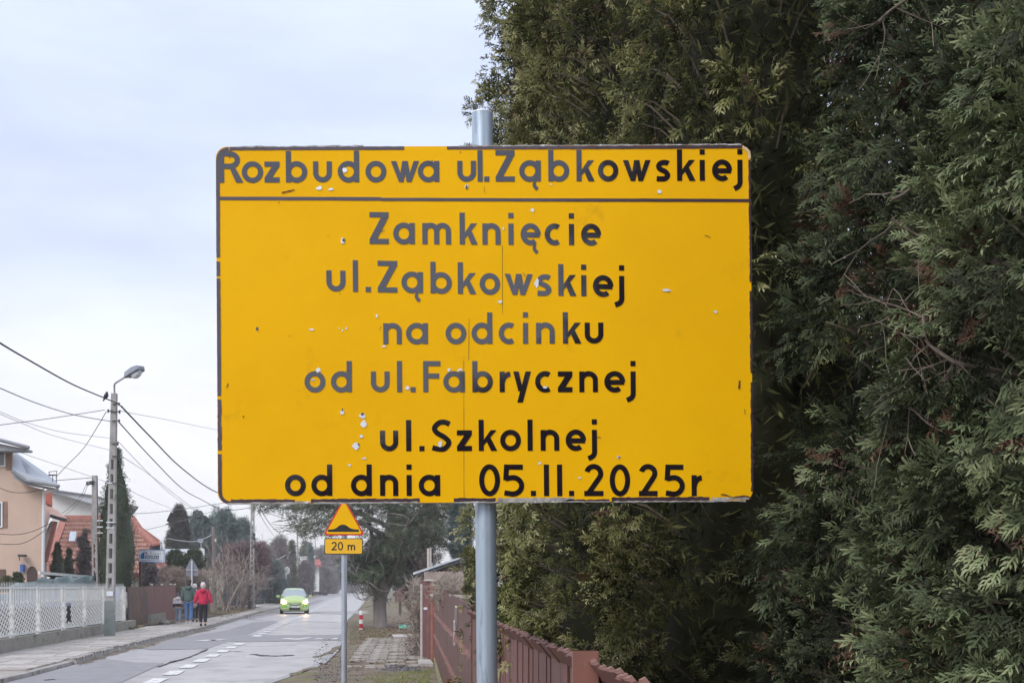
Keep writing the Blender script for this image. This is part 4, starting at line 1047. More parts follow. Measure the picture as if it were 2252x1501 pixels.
# greenhouse / covered trailer behind the white fence
M_tarp = mat('blue_green_tarp', (0.17, 0.235, 0.235), .45, scale=1.4, col2=(0.34, 0.42, 0.43), bump=.5, bscale=3, c3=(.48, .53, .55), c3thr=.6, c3scale=1.5)
M_blue = mat('pale_blue_panel', (0.24, 0.32, 0.42), .3, scale=1.5, col2=(0.36, 0.44, 0.54), spec=.6)
ca = thing('tarp_shelter', 'low shelter with a pale beam over folds of blue-green tarpaulin behind the white fence', 'shelter', P(150, 1290, 41))
A, B = P(92, 1260, 40), P(212, 1270, 44)
mb = MB(); mb.beam(P(86, 1258.5, 40), P(205, 1268.5, 43.5), .10, .10); mb.build('beam', M_white, ca)
rnd = random.Random(3)
nx, ny = 26, 8; vs, fs = [], []
for i in range(nx + 1):
    for j in range(ny + 1):
        s_ = i / nx; t_ = j / ny
        p = P(22, 0, 38.2) * (1 - s_) + P(212, 0, 43.2) * s_
        top = P(0, 1266 + 22 * (1 - s_) ** 3, p.y).z
        z = top - (top - .8) * t_ ** 1.0 if j > 2 else top - .12 * j + .05 * math.sin(s_ * 23 + j)
        vs.append((p.x, p.y - .45 * t_ + .12 * math.sin(s_ * 31 + t_ * 5) + .08 * math.sin(s_ * 57), z + .03 * math.sin(s_ * 40)))
for i in range(nx):
    for j in range(ny):
        a = i * (ny + 1) + j; fs.append((a, a + 1, a + ny + 2, a + ny + 1))
mb = MB(); mb.add(vs, fs); o = mb.build('tarpaulin', M_tarp, ca, smooth=True)
sm = o.modifiers.new('thickness', 'SOLIDIFY'); sm.thickness = .02
mb = MB()
a, b = P(-20, 0, 33), P(120, 0, 37.5)
for (x0, y0, x1, y1, zb, zt) in ((-20, 29, 62, 33, .3, 1.42), (66, 33.2, 140, 36, .3, 1.48)):
    a, b = P(x0, 0, y0), P(x1, 0, y1); mb.hexa([(a.x, a.y, zb), (b.x, b.y, zb), (b.x, b.y + 1, zb), (a.x, a.y + 1, zb), (a.x, a.y, zt), (b.x, b.y, zt), (b.x, b.y + 1, zt), (a.x, a.y + 1, zt)])
o = mb.build('blue_panels', M_blue, ca)
mb = MB(); a, b = P(150, 0, 38), P(262, 0, 43); mb.hexa([(a.x, a.y, 0), (b.x, b.y, 0), (b.x, b.y + .2, 0), (a.x, a.y + .2, 0), (a.x, a.y, 1.5), (b.x, b.y, 1.5), (b.x, b.y + .2, 1.5), (a.x, a.y + .2, 1.5)])
mb.build('grey_panel', mat('grey_board', (.34, .34, .33), .8, scale=2, var=.2), ca)
mb = MB(); a, b = P(-30, 0, 27.5), P(262, 0, 41.5); mb.hexa([(a.x, a.y, 0), (b.x, b.y, 0), (b.x, b.y + .1, 0), (a.x, a.y + .1, 0), (a.x, a.y, 1.0), (b.x, b.y, 1.0), (b.x, b.y + .1, 1.0), (a.x, a.y + .1, 1.0)])
mb.build('black_sheeting', mat('black_sheeting', (.012, .013, .016), .7, var=.3), ca)

# ================================================================== UTILITY POLES
M_pole = mat('pole_concrete', (0.30, 0.285, 0.275), .9, scale=5, col2=(0.42, 0.40, 0.39), bump=.3, bscale=30, c3=(.22, .21, .20), c3thr=.6)
M_pole2 = mat('pole_green_paint', (0.215, 0.245, 0.235), .7, scale=5, var=.15)
M_wood = mat('pole_wood', (.17, .145, .125), .9, scale=4, col2=(.28, .25, .225), stretch=(1, 1, .15))
M_iron = mat('dark_iron', (.05, .05, .055), .6, var=.2)
M_cable = mat('cable_black', (.03, .03, .035), .6, var=.2)
M_cableg = mat('cable_grey', (.18, .18, .19), .6, var=.2)
def slotted_pole(name, label, px0, py0, px1, py1, Y, w0, w1, slots, z0=0.0, solid=None, group='utility poles along the street'):
    """tapered concrete pole: two legs joined by webs, with open slots between z values"""
    a = P(px0, 0, Y); b = P(px1, 0, Y); zt = P(0, py1, Y).z
    t = thing(name, label, 'utility pole', (a.x, Y, z0), group=group)
    def at(z):
        k = (z - z0) / (zt - z0); return a.x + (b.x - a.x) * k, w0 + (w1 - w0) * k
    zs = [z0 - .3] + [v for s_ in slots for v in s_] + [zt]
    mb = MB()
    for i in range(0, len(zs) - 1):
        lo, hi = zs[i], zs[i + 1]; (xa, wa), (xb, wb) = at(lo), at(hi); d = .07
        if i % 2 == 0:
            mb.hexa([(xa - wa / 2, Y - d, lo), (xa + wa / 2, Y - d, lo), (xa + wa / 2, Y + d, lo), (xa - wa / 2, Y + d, lo), (xb - wb / 2, Y - d, hi), (xb + wb / 2, Y - d, hi), (xb + wb / 2, Y + d, hi), (xb - wb / 2, Y + d, hi)])
        else:
            for s_ in (-1, 1):
                e0, e1 = xa + s_ * wa / 2, xa + s_ * wa * .22; g0, g1 = xb + s_ * wb / 2, xb + s_ * wb * .22
                mb.hexa([(min(e0, e1), Y - d, lo), (max(e0, e1), Y - d, lo), (max(e0, e1), Y + d, lo), (min(e0, e1), Y + d, lo), (min(g0, g1), Y - d, hi), (max(g0, g1), Y - d, hi), (max(g0, g1), Y + d, hi), (min(g0, g1), Y + d, hi)])
    mb.build('shaft', M_pole, t)
    return t
YP = 33.4
zz = lambda py, Y=YP: P(0, py, Y).z
sl = []
for k in range(9):
    top = 1010 + k * 32.5; sl.append((zz(top + 22), zz(top)))
sl = sorted(sl)
p1 = slotted_pole('utility_pole', 'tall grey slotted concrete pole carrying a street lamp in front of the white fence', 241, 1405, 251.5, 865, YP, .285, .155, sl)
mb = MB(); mb.box((P(241.5, 0, YP).x, YP, zz(1362)), (.287, .15, 1.17)); mb.build('painted_base', M_pole2, p1)
mb = MB(); a = P(252, 868, YP)
mb.tube(smooth_pts([a, P(251.5, 850, YP - .1), P(253, 843, YP - .2), P(260, 838, YP - .45), P(276, 828, YP - .9)], 5), .028, 8); mb.build('lamp_arm', M_galv2, p1)
lh = thing('lamp_head_anchor', None, None, (0, 0, 0)); bpy.data.objects.remove(lh)
mb = MB(); a, b = P(275, 829.5, YP - .88), P(311, 809.5, YP - 1.75); d = (b - a); n_ = Vector((0, 0, 1))
side = d.cross(n_).normalized()
def ring(p, w, h, lift=0): return [p - side * w - n_ * h * .3 + n_ * lift, p + side * w - n_ * h * .3 + n_ * lift, p + side * w * .8 + n_ * h * .7 + n_ * lift, p - side * w * .8 + n_ * h * .7 + n_ * lift]
sec = [(0, .035, .07), (.08, .05, .09), (.14, .11, .16), (.6, .15, .18), (.92, .14, .14), (1, .10, .08)]
vs = []; fs = []
for k, w_, h_ in sec: vs += ring(a + d * k, w_, h_)
for i in range(len(sec) - 1):
    for j in range(4): fs.append((i * 4 + j, i * 4 + (j + 1) % 4, i * 4 + 4 + (j + 1) % 4, i * 4 + 4 + j))
fs += [(3, 2, 1, 0), tuple(range(len(vs) - 4, len(vs)))]
mb.add(vs, fs); lamp = mb.build('lamp_head', mat('lamp_grey', (.26, .28, .32), .4, metal=.3, var=.15), p1)
mb = MB(); mb.tube([a + d * k - n_ * (.05 + .07 * math.sin(math.pi * (k - .45) / .5)) for k in (.45, .55, .7, .85, .95)], [.05, .09, .10, .09, .04], 8)
mb.build('lamp_glass', mat('lamp_glass', (.62, .66, .70), .15, var=.05), lamp)
for (px, py, w) in ((262, 888, .16), (263, 905, .12), (262, 925, .14), (238, 903, .12), (259, 975, .10), (262, 1003, .10), (262, 1062, .16), (257, 1152, .14)):
    mb = MB(); c = P(px, py, YP - .1); x0 = P(247, py, YP - .1)
    mb.beam(x0, c, .03, .03); mb.lathe([(.0, -.06), (.035, -.05), (.02, -.01), (.04, .02), (.0, .06)], c, 8); mb.build('insulator', M_iron, p1)
for py in (1062, 1148, 1160):
    mb = MB(); x0 = P(246.5 - (py - 1062) * .02, py, YP); mb.box(x0, (.25, .18, .03)); mb.build('band', M_bare, p1)
mb = MB(); mb.box(P(241.5, 1304.5, YP - .09), (.20, .01, .15)); o = mb.build('pole_notice', M_paper); tag(o, 'small white paper notice stuck on the slotted lamp pole above the pavement', 'notice')
# shorter pole behind the fence
Y2 = 43.0
sl = sorted([(zz(1196 + k * 29.5 + 22, Y2), zz(1196 + k * 29.5, Y2)) for k in range(3)])
p2 = slotted_pole('utility_pole', 'shorter concrete pole behind the white fence, left of the columnar thuja', 211, 1360, 208.3, 1045, Y2, .24, .19, sl)
mb = MB(); c = P(200, 1060, Y2 - .1); mb.beam(P(190, 1060, Y2 - .1), P(207, 1058, Y2 - .1), .05, .05); mb.box(P(193, 1064, Y2 - .1), (.1, .1, .08)); mb.box(P(201, 1061, Y2 - .1), (.12, .1, .14)); mb.build('cross_bracket', M_iron, p2)
for py in (1144, 1158, 1171):
    mb = MB(); mb.box(P(220, py, Y2 - .1), (.22, .06, .05)); mb.build('bracket', M_bare, p2)
# the row of poles receding down the left side
def round_pole(label, px0, px1, ytop, ybot, w, m=M_pole, name='utility_pole', Y=None, z0=0.0, taper=.7):
    Y = Y or DG(ybot, z0); a, b = P(px0, 0, Y), P(px1, 0, Y); zt = P(0, ytop, Y).z
    t = thing(name, label, 'utility pole', (a.x, Y, z0), group='utility poles along the street')
    mb = MB(); mb.tube([(a.x, Y, z0 - .2), ((a.x + b.x) / 2, Y, (z0 + zt) / 2), (b.x, Y, zt)], [w, w * (1 + taper) / 2, w * taper], 10); mb.build('shaft', m, t, smooth=True)
    return t
Y3 = DG(1338, .1)
sl = sorted([(P(0, y + 7.5, Y3).z, P(0, y, Y3).z) for y in range(1145, 1330, 11)])
p3 = slotted_pole('utility_pole', 'dark slotted concrete pole behind the bare bush with its top hidden by the board', 553.5, 1338, 556, 1085, Y3, .34, .22, sl, .1)
mb = MB(); a = P(549.5, 0, Y3 - .3); mb.tube([(a.x, Y3 - .3, 0), (a.x, Y3 - .3, P(0, 1275, Y3).z)], .10, 10); mb.build('prop_post', M_iron, p3)
mb = MB()
for py in (1175, 1183, 1200): mb.box(P(558.5, py, Y3 - .15), (.16, .12, .22))
mb.build('junction_box', M_iron, p3)
p4 = round_pole('weathered wooden pole standing in the bare bush behind the woman in red', 472, 469, 1157, 1342, .13, M_wood, z0=.1, taper=.8)
Y4 = DG(1342, .1)
mb = MB(); mb.tube([(P(474.5, 0, Y4).x, Y4 + .1, 0), (P(470.5, 0, Y4).x, Y4 + .1, P(0, 1168, Y4).z)], .05, 8); mb.build('stay_post', M_wood, p4)
mb = MB(); mb.box(P(473.5, 1187, Y4 - .1), (.10, .08, .18)); mb.build('meter_box', M_white, p4)
p5 = round_pole('pale round concrete pole with a white arrow board behind the green car', 656.5, 653.5, 1158, 1306, .16, Y=DG(1313))
Y5 = DG(1313)
mb = MB(); mb.box(P(657, 1222, Y5 - .2), (.22, .2, .5)); mb.box(P(658, 1211, Y5 - .2), (.18, .2, .24)); mb.build('junction_box', mat('pale_blue_box', (.3, .38, .44), .5), p5)
mb = MB(); mb.tube([P(648, 1294, Y5), P(646, 1210, Y5 + .3)], .05, 6); mb.tube([P(637, 1296, Y5), P(644.5, 1212, Y5 + .3)], .05, 6); mb.build('brace', M_wood, p5)
p6 = round_pole('thin dark pole with a lamp arm, second behind the green car', 696.5, 693, 1188, 1304.5, .19, M_pole)
Y6 = DG(1304.5)
mb = MB(); mb.tube(smooth_pts([P(693, 1190, Y6), P(693.5, 1181, Y6 - .3), P(702, 1177.5, Y6 - 2)], 4), .05, 6); mb.build('lamp_arm', M_galv2, p6)
p7 = round_pole('pale pole far down the street left of the hump sign', 722, 723, 1224, 1299, .21, M_pole)
p8 = round_pole('slender pole far down the street, next to the hump sign post', 739.5, 740, 1222, 1296.4, .20, M_pole)
p9 = round_pole('farthest visible pole, just left of the hump sign post', 749.8, 751, 1222, 1294.5, .25, M_pole)
round_pole('thin pale pole in front of the red roofed far house', 705, 705, 1214, 1302, .12, M_pole)

# ================================================================== WIRES
def cable(name_label, pts, r_, m=M_cable, gr='overhead cables'):
    q = smooth_pts([P(*p) for p in pts], 8); mb = MB(); mb.tube(q, r_, 5, cap=False)
    o = mb.build('overhead_cable', m); tag(o, name_label, 'cable', gr); return o
a_, b_ = 21, 33.3
cable('thickest black cable running in from the upper left to the lamp pole, bird on it', [(-60, 716, 19.5), (0, 754, a_), (61, 790, 23.5), (156, 843, 28), (228, 874, 32.4), (263, 888, b_)], .020)
cable('dark cable sagging from the left edge to the pole below the bird', [(-60, 826, 19.5), (0, 853, a_), (83, 887, 25), (165, 912, 29.5), (244, 926, b_)], .011)
cable('upper of two thin pale wires reaching the lamp pole above the house roof', [(-60, 884, 19.5), (0, 905, a_), (60, 929, 24), (140, 950, 28), (243, 963, b_)], .006, M_cableg)
cable('lower of two thin pale wires reaching the lamp pole above the house roof', [(-60, 888, 19.5), (0, 910, a_), (55, 933, 24), (120, 958, 28), (241, 989, b_)], .006, M_cableg)
cable('service wire rising from the left edge to the left side of the lamp pole', [(-60, 944, 30), (0, 934, 31), (100, 921, 32), (230, 901, b_)], .010)
cable('steep service wire dropping from the lamp pole to the grey roof corner', [(234, 904, b_), (216, 935, 34), (184, 985, 37), (150, 1020, 39), (122, 1050, 40.5)], .011)
cable('thick black cable swinging down from the lamp pole towards the yellow board', [(266, 892, b_), (330, 959, 40), (400, 1029, 50), (475, 1081, 60), (556, 1106, 72)], .028)
cable('dark cable sagging from the lamp pole to the dark slotted pole', [(262, 928, b_), (330, 1003, 42), (400, 1073, 52), (447, 1100, 60), (482, 1117, 65), (515, 1120.5, 69), (552, 1115, 73)], .020)
cable('faint wire from the lamp pole dropping to the right, upper of two', [(259, 969, b_), (330, 1043, 42), (380, 1089, 50), (440, 1130, 60)], .009, M_cableg)
cable('faint wire from the lamp pole dropping to the right, lower of two', [(264, 1000, b_), (330, 1044, 42), (400, 1098, 52), (470, 1150, 63)], .009, M_cableg)
cable('thin wire running level from the lamp pole to the left edge of the board', [(264, 902, b_), (284, 907, 36), (380, 925, 45), (500, 950, 58)], .009, M_cableg)
cable('wire crossing the sky low from the white house eave towards the yellow board', [(290, 1129, 55), (340, 1126, 56), (420, 1116, 57), (500, 1104, 58)], .014, M_cableg)
cable('wire above the spruce rising to the lower edge of the yellow board', [(296, 1170, 60), (368, 1153, 62), (440, 1132, 64), (510, 1110, 66)], .014, M_cableg)
cable('pale thick cable sagging between the red roof and the wooden pole', [(368, 1183, 58), (395, 1188, 60), (425, 1190, 62), (450, 1183, 66), (468, 1174, 70)], .028, mat('cable_pale', (.45, .45, .47), .6))
cable('pale cable sagging left of the round pole beyond the bare bush', [(560, 1228, 90), (590, 1232, 100), (615, 1227, 120), (640, 1212, 150)], .045, mat('cable_pale', (.45, .45, .47), .6))
cable('cable running from the dark slotted pole down to the far poles, upper', [(562, 1098, 74), (590, 1146, 100), (614, 1172, 125), (632, 1181, 145)], .030)
cable('cable running from the dark slotted pole down to the far poles, lower', [(560, 1100, 74), (580, 1145, 95), (602, 1177, 118)], .022, M_cableg)
cable('wire rising to the top of the pale round pole from the left', [(588, 1186, 120), (618, 1179, 130), (654, 1166, 160)], .03, M_cableg)
cable('thin wire falling right from the top of the pale round pole', [(657, 1163, 160), (664, 1177, 175), (676, 1200, 200)], .03, M_cableg)
cable('wire from the grey roof corner to the shorter pole behind the fence', [(30, 989, 44), (90, 1010, 43), (150, 1030, 43), (200, 1047, 43)], .009, M_cableg)
cable('level wire from the grey roof corner to the shorter pole', [(122, 1056, 40.5), (160, 1053, 41), (202, 1050, 43)], .012)
cable('wire bundle looping from the short pole bracket to the red roof', [(190, 1063, 43), (176, 1092, 46), (150, 1118, 50), (136, 1128, 54)], .009, M_cable)
cable('second loop from the short pole bracket to the red roof', [(194, 1064, 43), (180, 1095, 46), (156, 1122, 50), (142, 1132, 54)], .009, M_cable)
cable('short wire between the two slotted poles', [(216, 1053, 43), (230, 1058, 39), (243, 1062, 34)], .009, M_cableg)
cable('faint wire from the lamp pole down to the red roof end', [(262, 1063, b_), (300, 1085, 40), (340, 1103, 50), (385, 1120, 60)], .009, M_cableg)
cable('cable looping low across the beige house wall, upper', [(-20, 1062, 40), (20, 1080, 40), (60, 1082, 40.3), (105, 1072, 40.6)], .012)
cable('cable looping low across the beige house wall, middle', [(-20, 1171, 40), (30, 1175, 40), (70, 1168, 40.3), (110, 1150, 41)], .012)
cable('cable looping low across the beige house wall, lower', [(-20, 1192, 40), (20, 1196, 40), (60, 1190, 40.3), (118, 1152, 42)], .012)
# bird
bd = thing('bird', 'small black bird perched on the thick cable beside the lamp pole', 'bird', P(232, 878, 32.6))
bp_ = P(233.5, 871, 32.6); kx = 1 / F * 32.6
mb = MB(); mb.tube([P(227, 881, 32.6), P(229.5, 876.5, 32.6), P(232, 872, 32.6), P(234, 868.5, 32.6), P(235, 865, 32.6), P(235, 862.5, 32.6), P(236.4, 862, 32.5)], [.012, .03, .062, .066, .045, .034, .008], 10)
mb.build('body', M_black, bd, smooth=True)
mb = MB(); mb.beam(P(228.8, 877, 32.6), P(226.3, 881.5, 32.6), .05, .012); mb.build('tail', M_black, bd)
# ================================================================== HOUSES ON THE LEFT
M_beige = mat('beige_render', (0.56, 0.41, 0.325), .9, scale=1.2, col2=(0.62, 0.46, 0.37), bump=.15, bscale=40, c3=(.48, .36, .29), c3thr=.62, c3scale=.9)
M_roofg = mat('grey_metal_roof', (0.42, 0.45, 0.49), .4, scale=2, col2=(0.52, 0.55, 0.60), metal=.3)
M_roofd = mat('dark_grey_trim', (0.20, 0.21, 0.23), .5, var=.2)
M_fascia = mat('eave_boards', (.33, .34, .36), .6, var=.15)
M_glass = mat('window_glass', (.06, .07, .085), .08, var=.2, spec=.8)
M_frame = mat('window_frame_white', (.72, .73, .74), .5, var=.05)
M_tile = mat('red_roof_tile', (0.42, 0.25, 0.20), .6, scale=3, col2=(0.58, 0.38, 0.32), bump=.1)
M_tile2 = mat('ridge_tile', (0.33, 0.12, 0.09), .6, scale=3, col2=(.42, .18, .14))
M_wall = mat('white_render', (.62, .61, .59), .9, scale=1.5, col2=(.70, .69, .67))
def PP(p, Y): return P(p[0], p[1], Y)
def solid(pts, Y, thick, m, name, parent, ysl=0.0):
    """outline seen at depth Y (+ysl per pixel across) given a real thickness away from the viewer"""
    mb = MB(); x0 = pts[0][0]; xr = max(p[0] for p in pts); mb.prism([P(p[0], p[1], Y + ysl * (p[0] - x0)) for p in pts], (min(0, (xr - CX) / F * thick * 1.12), thick, 0)); return mb.build(name, m, parent)
YH = 42.0
h1 = thing('house', 'beige rendered house with grey metal roofs and an arched niche at the left edge', 'house', P(40, 1290, YH))
solid([(-200, 1340), (97.5, 1340), (97.5, 1076), (58, 1066), (29, 1045), (29, 985), (-200, 985)], YH, 7.0, M_beige, 'wall', h1)
# lower roof: slope rising away from its eave
mb = MB(); e0, e1, e2 = P(27, 1032, YH - .7), P(58, 1054, YH - .7), P(127, 1066, YH - .7); r0, r1 = P(29, 992, YH + 4.0), P(124, 1061, YH + 4.0)
def slab3(mb, quad, t_=(0, 0, -.09)): mb.prism(quad, t_)
slab3(mb, [e0, e1, e2, P(126, 1058, YH + 3), P(30, 990, YH + 3)]); roof1 = mb.build('lower_roof', M_roofg, h1)
mb = MB(); mb.tube([e0 + Vector((0, -.06, -.05)), e1 + Vector((0, -.06, -.05)), e2 + Vector((.08, -.06, -.05))], .065, 8); mb.build('gutter', M_roofd, h1)
mb = MB(); mb.prism([P(29, 1040, YH - .55), P(58, 1060, YH - .55), P(118, 1072, YH - .55), P(118, 1077, YH - .55), P(58, 1066, YH - .55), P(29, 1050, YH - .55)], (0, .5, 0)); mb.build('soffit', M_fascia, h1)
mb = MB(); slab3(mb, [P(-120, 948, YH - .8), P(-2, 965, YH - .8), P(62, 983, YH - .8), P(64, 979, YH + 2.5), P(-120, 930, YH + 2.5)]); mb.build('upper_roof', M_roofg, h1)
mb = MB(); mb.tube([P(-120, 952, YH - .85), P(-2, 967, YH - .85), P(64, 984, YH - .85)], .065, 8); mb.build('gutter', M_roofd, h1)
mb = MB(); mb.prism([P(-120, 958, YH - .65), P(-4, 974, YH - .65), P(56, 986, YH - .65), P(56, 991, YH - .65), P(-120, 990, YH - .65)], (0, .62, 0)); mb.build('soffit', M_fascia, h1)
mb = MB(); mb.tube([P(96.5, 1078, YH - .1), P(94.5, 1262, YH - .1), P(94.5, 1330, YH - .1)], .06, 10); mb.tube([P(128, 1072, YH - .6), P(112, 1080, YH - .4), P(97, 1084, YH - .1)], .045, 8); mb.build('downpipe', M_frame, h1)
def window(parent, x0, y0, x1, y1, Y, fw=2.0, mullion=True, m=M_frame):
    mb = MB(); mb.prism([P(x0, y0, Y), P(x1, y0, Y), P(x1, y1, Y), P(x0, y1, Y)], (0, .04, 0)); g = mb.build('window', M_glass, parent)
    mb = MB()
    for (a, b, c, d) in ((x0 - fw, y0 - fw, x1 + fw, y0), (x0 - fw, y1, x1 + fw, y1 + fw), (x0 - fw, y0, x0, y1), (x1, y0, x1 + fw, y1)) + ((((x0 + x1) / 2 - fw * .35, y0, (x0 + x1) / 2 + fw * .35, y1),) if mullion else ()):
        mb.prism([P(a, b, Y - .03), P(c, b, Y - .03), P(c, d, Y - .03), P(a, d, Y - .03)], (0, .05, 0))
    mb.build('frame', m, g); return g
window(h1, -20, 991, 9, 1023, YH - .03, 2.4, False); window(h1, -22, 1106, 2, 1156, YH - .03, 3.2, False)
for (x0, y0, x1, y1) in ((6, 1102, 16, 1160), (13, 986, 25, 1033)):
    mb = MB(); mb.prism([P(x0, y0, YH - .02), P(x1, y0, YH - .02), P(x1, y1, YH - .02), P(x0, y1, YH - .02)], (0, .015, 0)); mb.build('window_reveal', mat('reveal_brown', (.27, .17, .125), .9, var=.15), h1)
mb = MB(); mb.prism([P(-6, 1251, YH - .03), P(12, 1251, YH - .03), P(12, 1300, YH - .03), P(-6, 1300, YH - .03)], (0, .02, 0)); mb.build('door_recess', mat('recess_brown', (.14, .09, .07), .9, var=.2), h1)
arch = [(59, 1300), (59, 1268)] + [(70 + 11 * math.cos(R(a)), 1262 - 18 * math.sin(R(a))) for a in range(170, 5, -15)] + [(81, 1268), (81, 1300)]
mb = MB(); mb.prism([P(x, y, YH - .04) for x, y in arch], (0, .025, 0)); mb.build('arched_niche', mat('niche_brown', (.085, .055, .05), .9, var=.3), h1)
mb = MB(); mb.prism([P(44, 1240, YH - .18), P(51, 1240, YH - .18), P(51, 1257, YH - .18), P(44, 1257, YH - .18)], (0, .15, 0)); mb.build('number_box', mat('blue_box', (.06, .14, .42), .4, scale=9, var=.2), h1)
mb = MB(); mb.box(P(49, 1221, YH - .25), (.22, .3, .09)); mb.beam(P(43, 1223, YH - .2), P(43, 1231, YH - .1), .03, .03); mb.beam(P(43, 1223, YH - .2), P(49, 1222, YH - .2), .03, .03); mb.build('wall_lamp', M_iron, h1)
an = thing('tv_antenna', 'small wire aerial frame standing above the grey roof corner of the beige house', 'aerial', P(118, 1064, YH + 1))
mb = MB(); 
for a, b in (((108, 1037), (125, 1035)), ((108, 1045), (125, 1044)), ((108, 1036), (108, 1046)), ((125, 1035), (124, 1060)), ((116, 1045), (116, 1062))): mb.beam(P(*a, YH + 1), P(*b, YH + 1), .02, .02)
mb.beam(P(107, 1044, YH + 1), P(124, 1044, YH + 1), .05, .05)
mb.build('frame', M_iron, an)

# white house behind
Yw = 66.0
h2 = thing('house', 'white gabled house with a dark eave line behind the red tiled roofs', 'house', P(200, 1290, Yw))
solid([(114, 1150), (114, 1082), (205, 1110), (289, 1116), (289, 1300), (114, 1300)], Yw, 9, M_wall, 'wall', h2)
mb = MB(); mb.prism([P(104, 1076, Yw - .6), P(127, 1078, Yw - .6), P(205, 1090, Yw - .6), P(303, 1114, Yw - .6), P(303, 1118, Yw - .6), P(205, 1109, Yw - .6), P(104, 1080, Yw - .6)], (-3.6, 9, 0)); mb.build('roof', mat('pale_gable_board', (.55, .56, .58), .7, var=.1), h2)
mb = MB(); mb.beam(P(104, 1075, Yw - .7), P(205, 1089, Yw - .7), .14, .07); mb.beam(P(205, 1089, Yw - .7), P(304, 1114, Yw - .7), .14, .07); mb.beam(P(114, 1081, Yw - .75), P(205, 1108.5, Yw - .75), .12, .06); mb.build('fascia', M_roofd, h2)
mb = MB(); mb.tube([P(302, 1116, Yw - .6), P(292, 1125, Yw - .2), P(288, 1130, Yw - .1)], .06, 6); mb.build('downpipe', M_roofd, h2)

# red tiled house
Yr = 57.0
h3 = thing('house', 'house with large orange-red tiled roof and a skylight behind the conifers', 'house', P(230, 1290, Yr))
def tiled(quad, rows, cols, m, name, parent, sag=.05, wave=.05):
    """roof plane of pan tiles: quad = eave left, eave right, ridge right, ridge left"""
    el, er, rr__, rl = quad; vs, fs = [], []; nrm = (er - el).cross(rl - el).normalized()
    if nrm.z < 0: nrm = -nrm
    C_ = cols * 4
    for i in range(rows * 2):
        t_ = (i // 2 + (i % 2)) / rows; lift = 0.11 if i % 2 == 0 else 0.0
        for j in range(C_ + 1):
            s_ = j / C_; p = (el * (1 - s_) + er * s_) * (1 - t_) + (rl * (1 - s_) + rr__ * s_) * t_
            vs.append(p + nrm * (lift + wave * math.sin(2 * math.pi * j / 4)))
    for i in range(rows * 2 - 1):
        for j in range(C_):
            a = i * (C_ + 1) + j; fs.append((a, a + 1, a + C_ + 2, a + C_ + 1))
    mb = MB(); mb.add(vs, fs); o = mb.build(name, m, parent); o['kind'] = 'stuff'
    mb = MB(); mb.prism([el, er, rr__, rl], -nrm * .15); mb.build('roof_deck', M_tile2, parent)
    return o
tiled([P(96, 1262, Yr - 1), P(372, 1262, Yr - 1), P(292, 1138, Yr + 3.4), P(143, 1138, Yr + 3.4)], 13, 38, M_tile, 'roof_tiles', h3)
solid([(110, 1330), (345, 1330), (345, 1262), (110, 1262)], Yr - .4, 7, M_wall, 'wall', h3)
mb = MB(); mb.beam(P(143, 1137, Yr + 3.3), P(292, 1137, Yr + 3.3), .25, .22); mb.beam(P(290, 1137, Yr + 3.3), P(374, 1262, Yr - 1.1), .28, .2); mb.beam(P(143, 1137, Yr + 3.3), P(97, 1262, Yr - 1.1), .35, .2); mb.build('ridge', M_tile2, h3)
mb = MB(); mb.prism([P(156, 1170, Yr + 1.6), P(170, 1170, Yr + 1.6), P(167, 1191, Yr + .8), P(153, 1191, Yr + .8)], (0, -.12, .05)); mb.build('skylight', mat('skylight_glass', (.42, .47, .54), .15, var=.1, spec=.8), h3)
# front cross gable at the right end, seen partly
Yg = 52.5
h3b = P(0, 0, 1)
mb = MB(); slab3(mb, [P(286, 1139, Yg + 3), P(352, 1187, Yg - .6), P(356, 1192, Yg - .6), P(335, 1196, Yg - .2), P(283, 1150, Yg + 3)]); mb.build('side_roof', M_tile2, h3)
mb = MB(); mb.prism([P(332, 1196, Yg), P(352, 1196, Yg), P(352, 1222, Yg), P(332, 1222, Yg)], (-.9, 2.5, 0)); g_ = mb.build('dormer_wall', mat('dark_brown_boards', (.10, .06, .055), .8, var=.3), h3)
mb = MB(); mb.prism([P(334, 1198, Yg - .08), P(352, 1198, Yg - .08), P(351, 1215, Yg - .08), P(334, 1215, Yg - .08)], (0, .05, 0)); mb.build('window', M_glass, h3)
mb = MB(); mb.tube([P(352, 1189, Yg - .6), P(356, 1200, Yg - .5), P(354, 1212, Yg - .2)], .05, 6); mb.build('downpipe', M_frame, h3)
# near red gable with chimney next to the beige house
Yn = 50.0
h4 = thing('house', 'narrow red roofed wing with a red chimney stack beside the beige house', 'house', P(112, 1290, Yn))
solid([(101, 1076), (115, 1080), (115, 1112), (101, 1105)], Yn + 1, 1.0, mat('red_stack', (.42, .12, .085), .8, scale=4, var=.15), 'chimney', h4)
mb = MB(); slab3(mb, [P(98, 1101, Yn + 2), P(146, 1137, Yn - .5), P(143, 1143, Yn - .6), P(110, 1133, Yn - .6), P(98, 1170, Yn - .6)]); mb.build('roof', M_tile, h4)
mb = MB(); mb.beam(P(111, 1133, Yn - .7), P(145, 1143, Yn - .7), .14, .12); mb.build('gutter', M_iron, h4)
solid([(98, 1300), (98, 1175), (112, 1145), (121, 1146), (103, 1210), (103, 1300)], Yn - .3, 4, M_wall, 'wall', h4)
mb = MB(); mb.beam(P(122, 1146, Yn - .5), P(100, 1235, Yn - .5), .18, .14); mb.build('barge_board', M_tile2, h4)

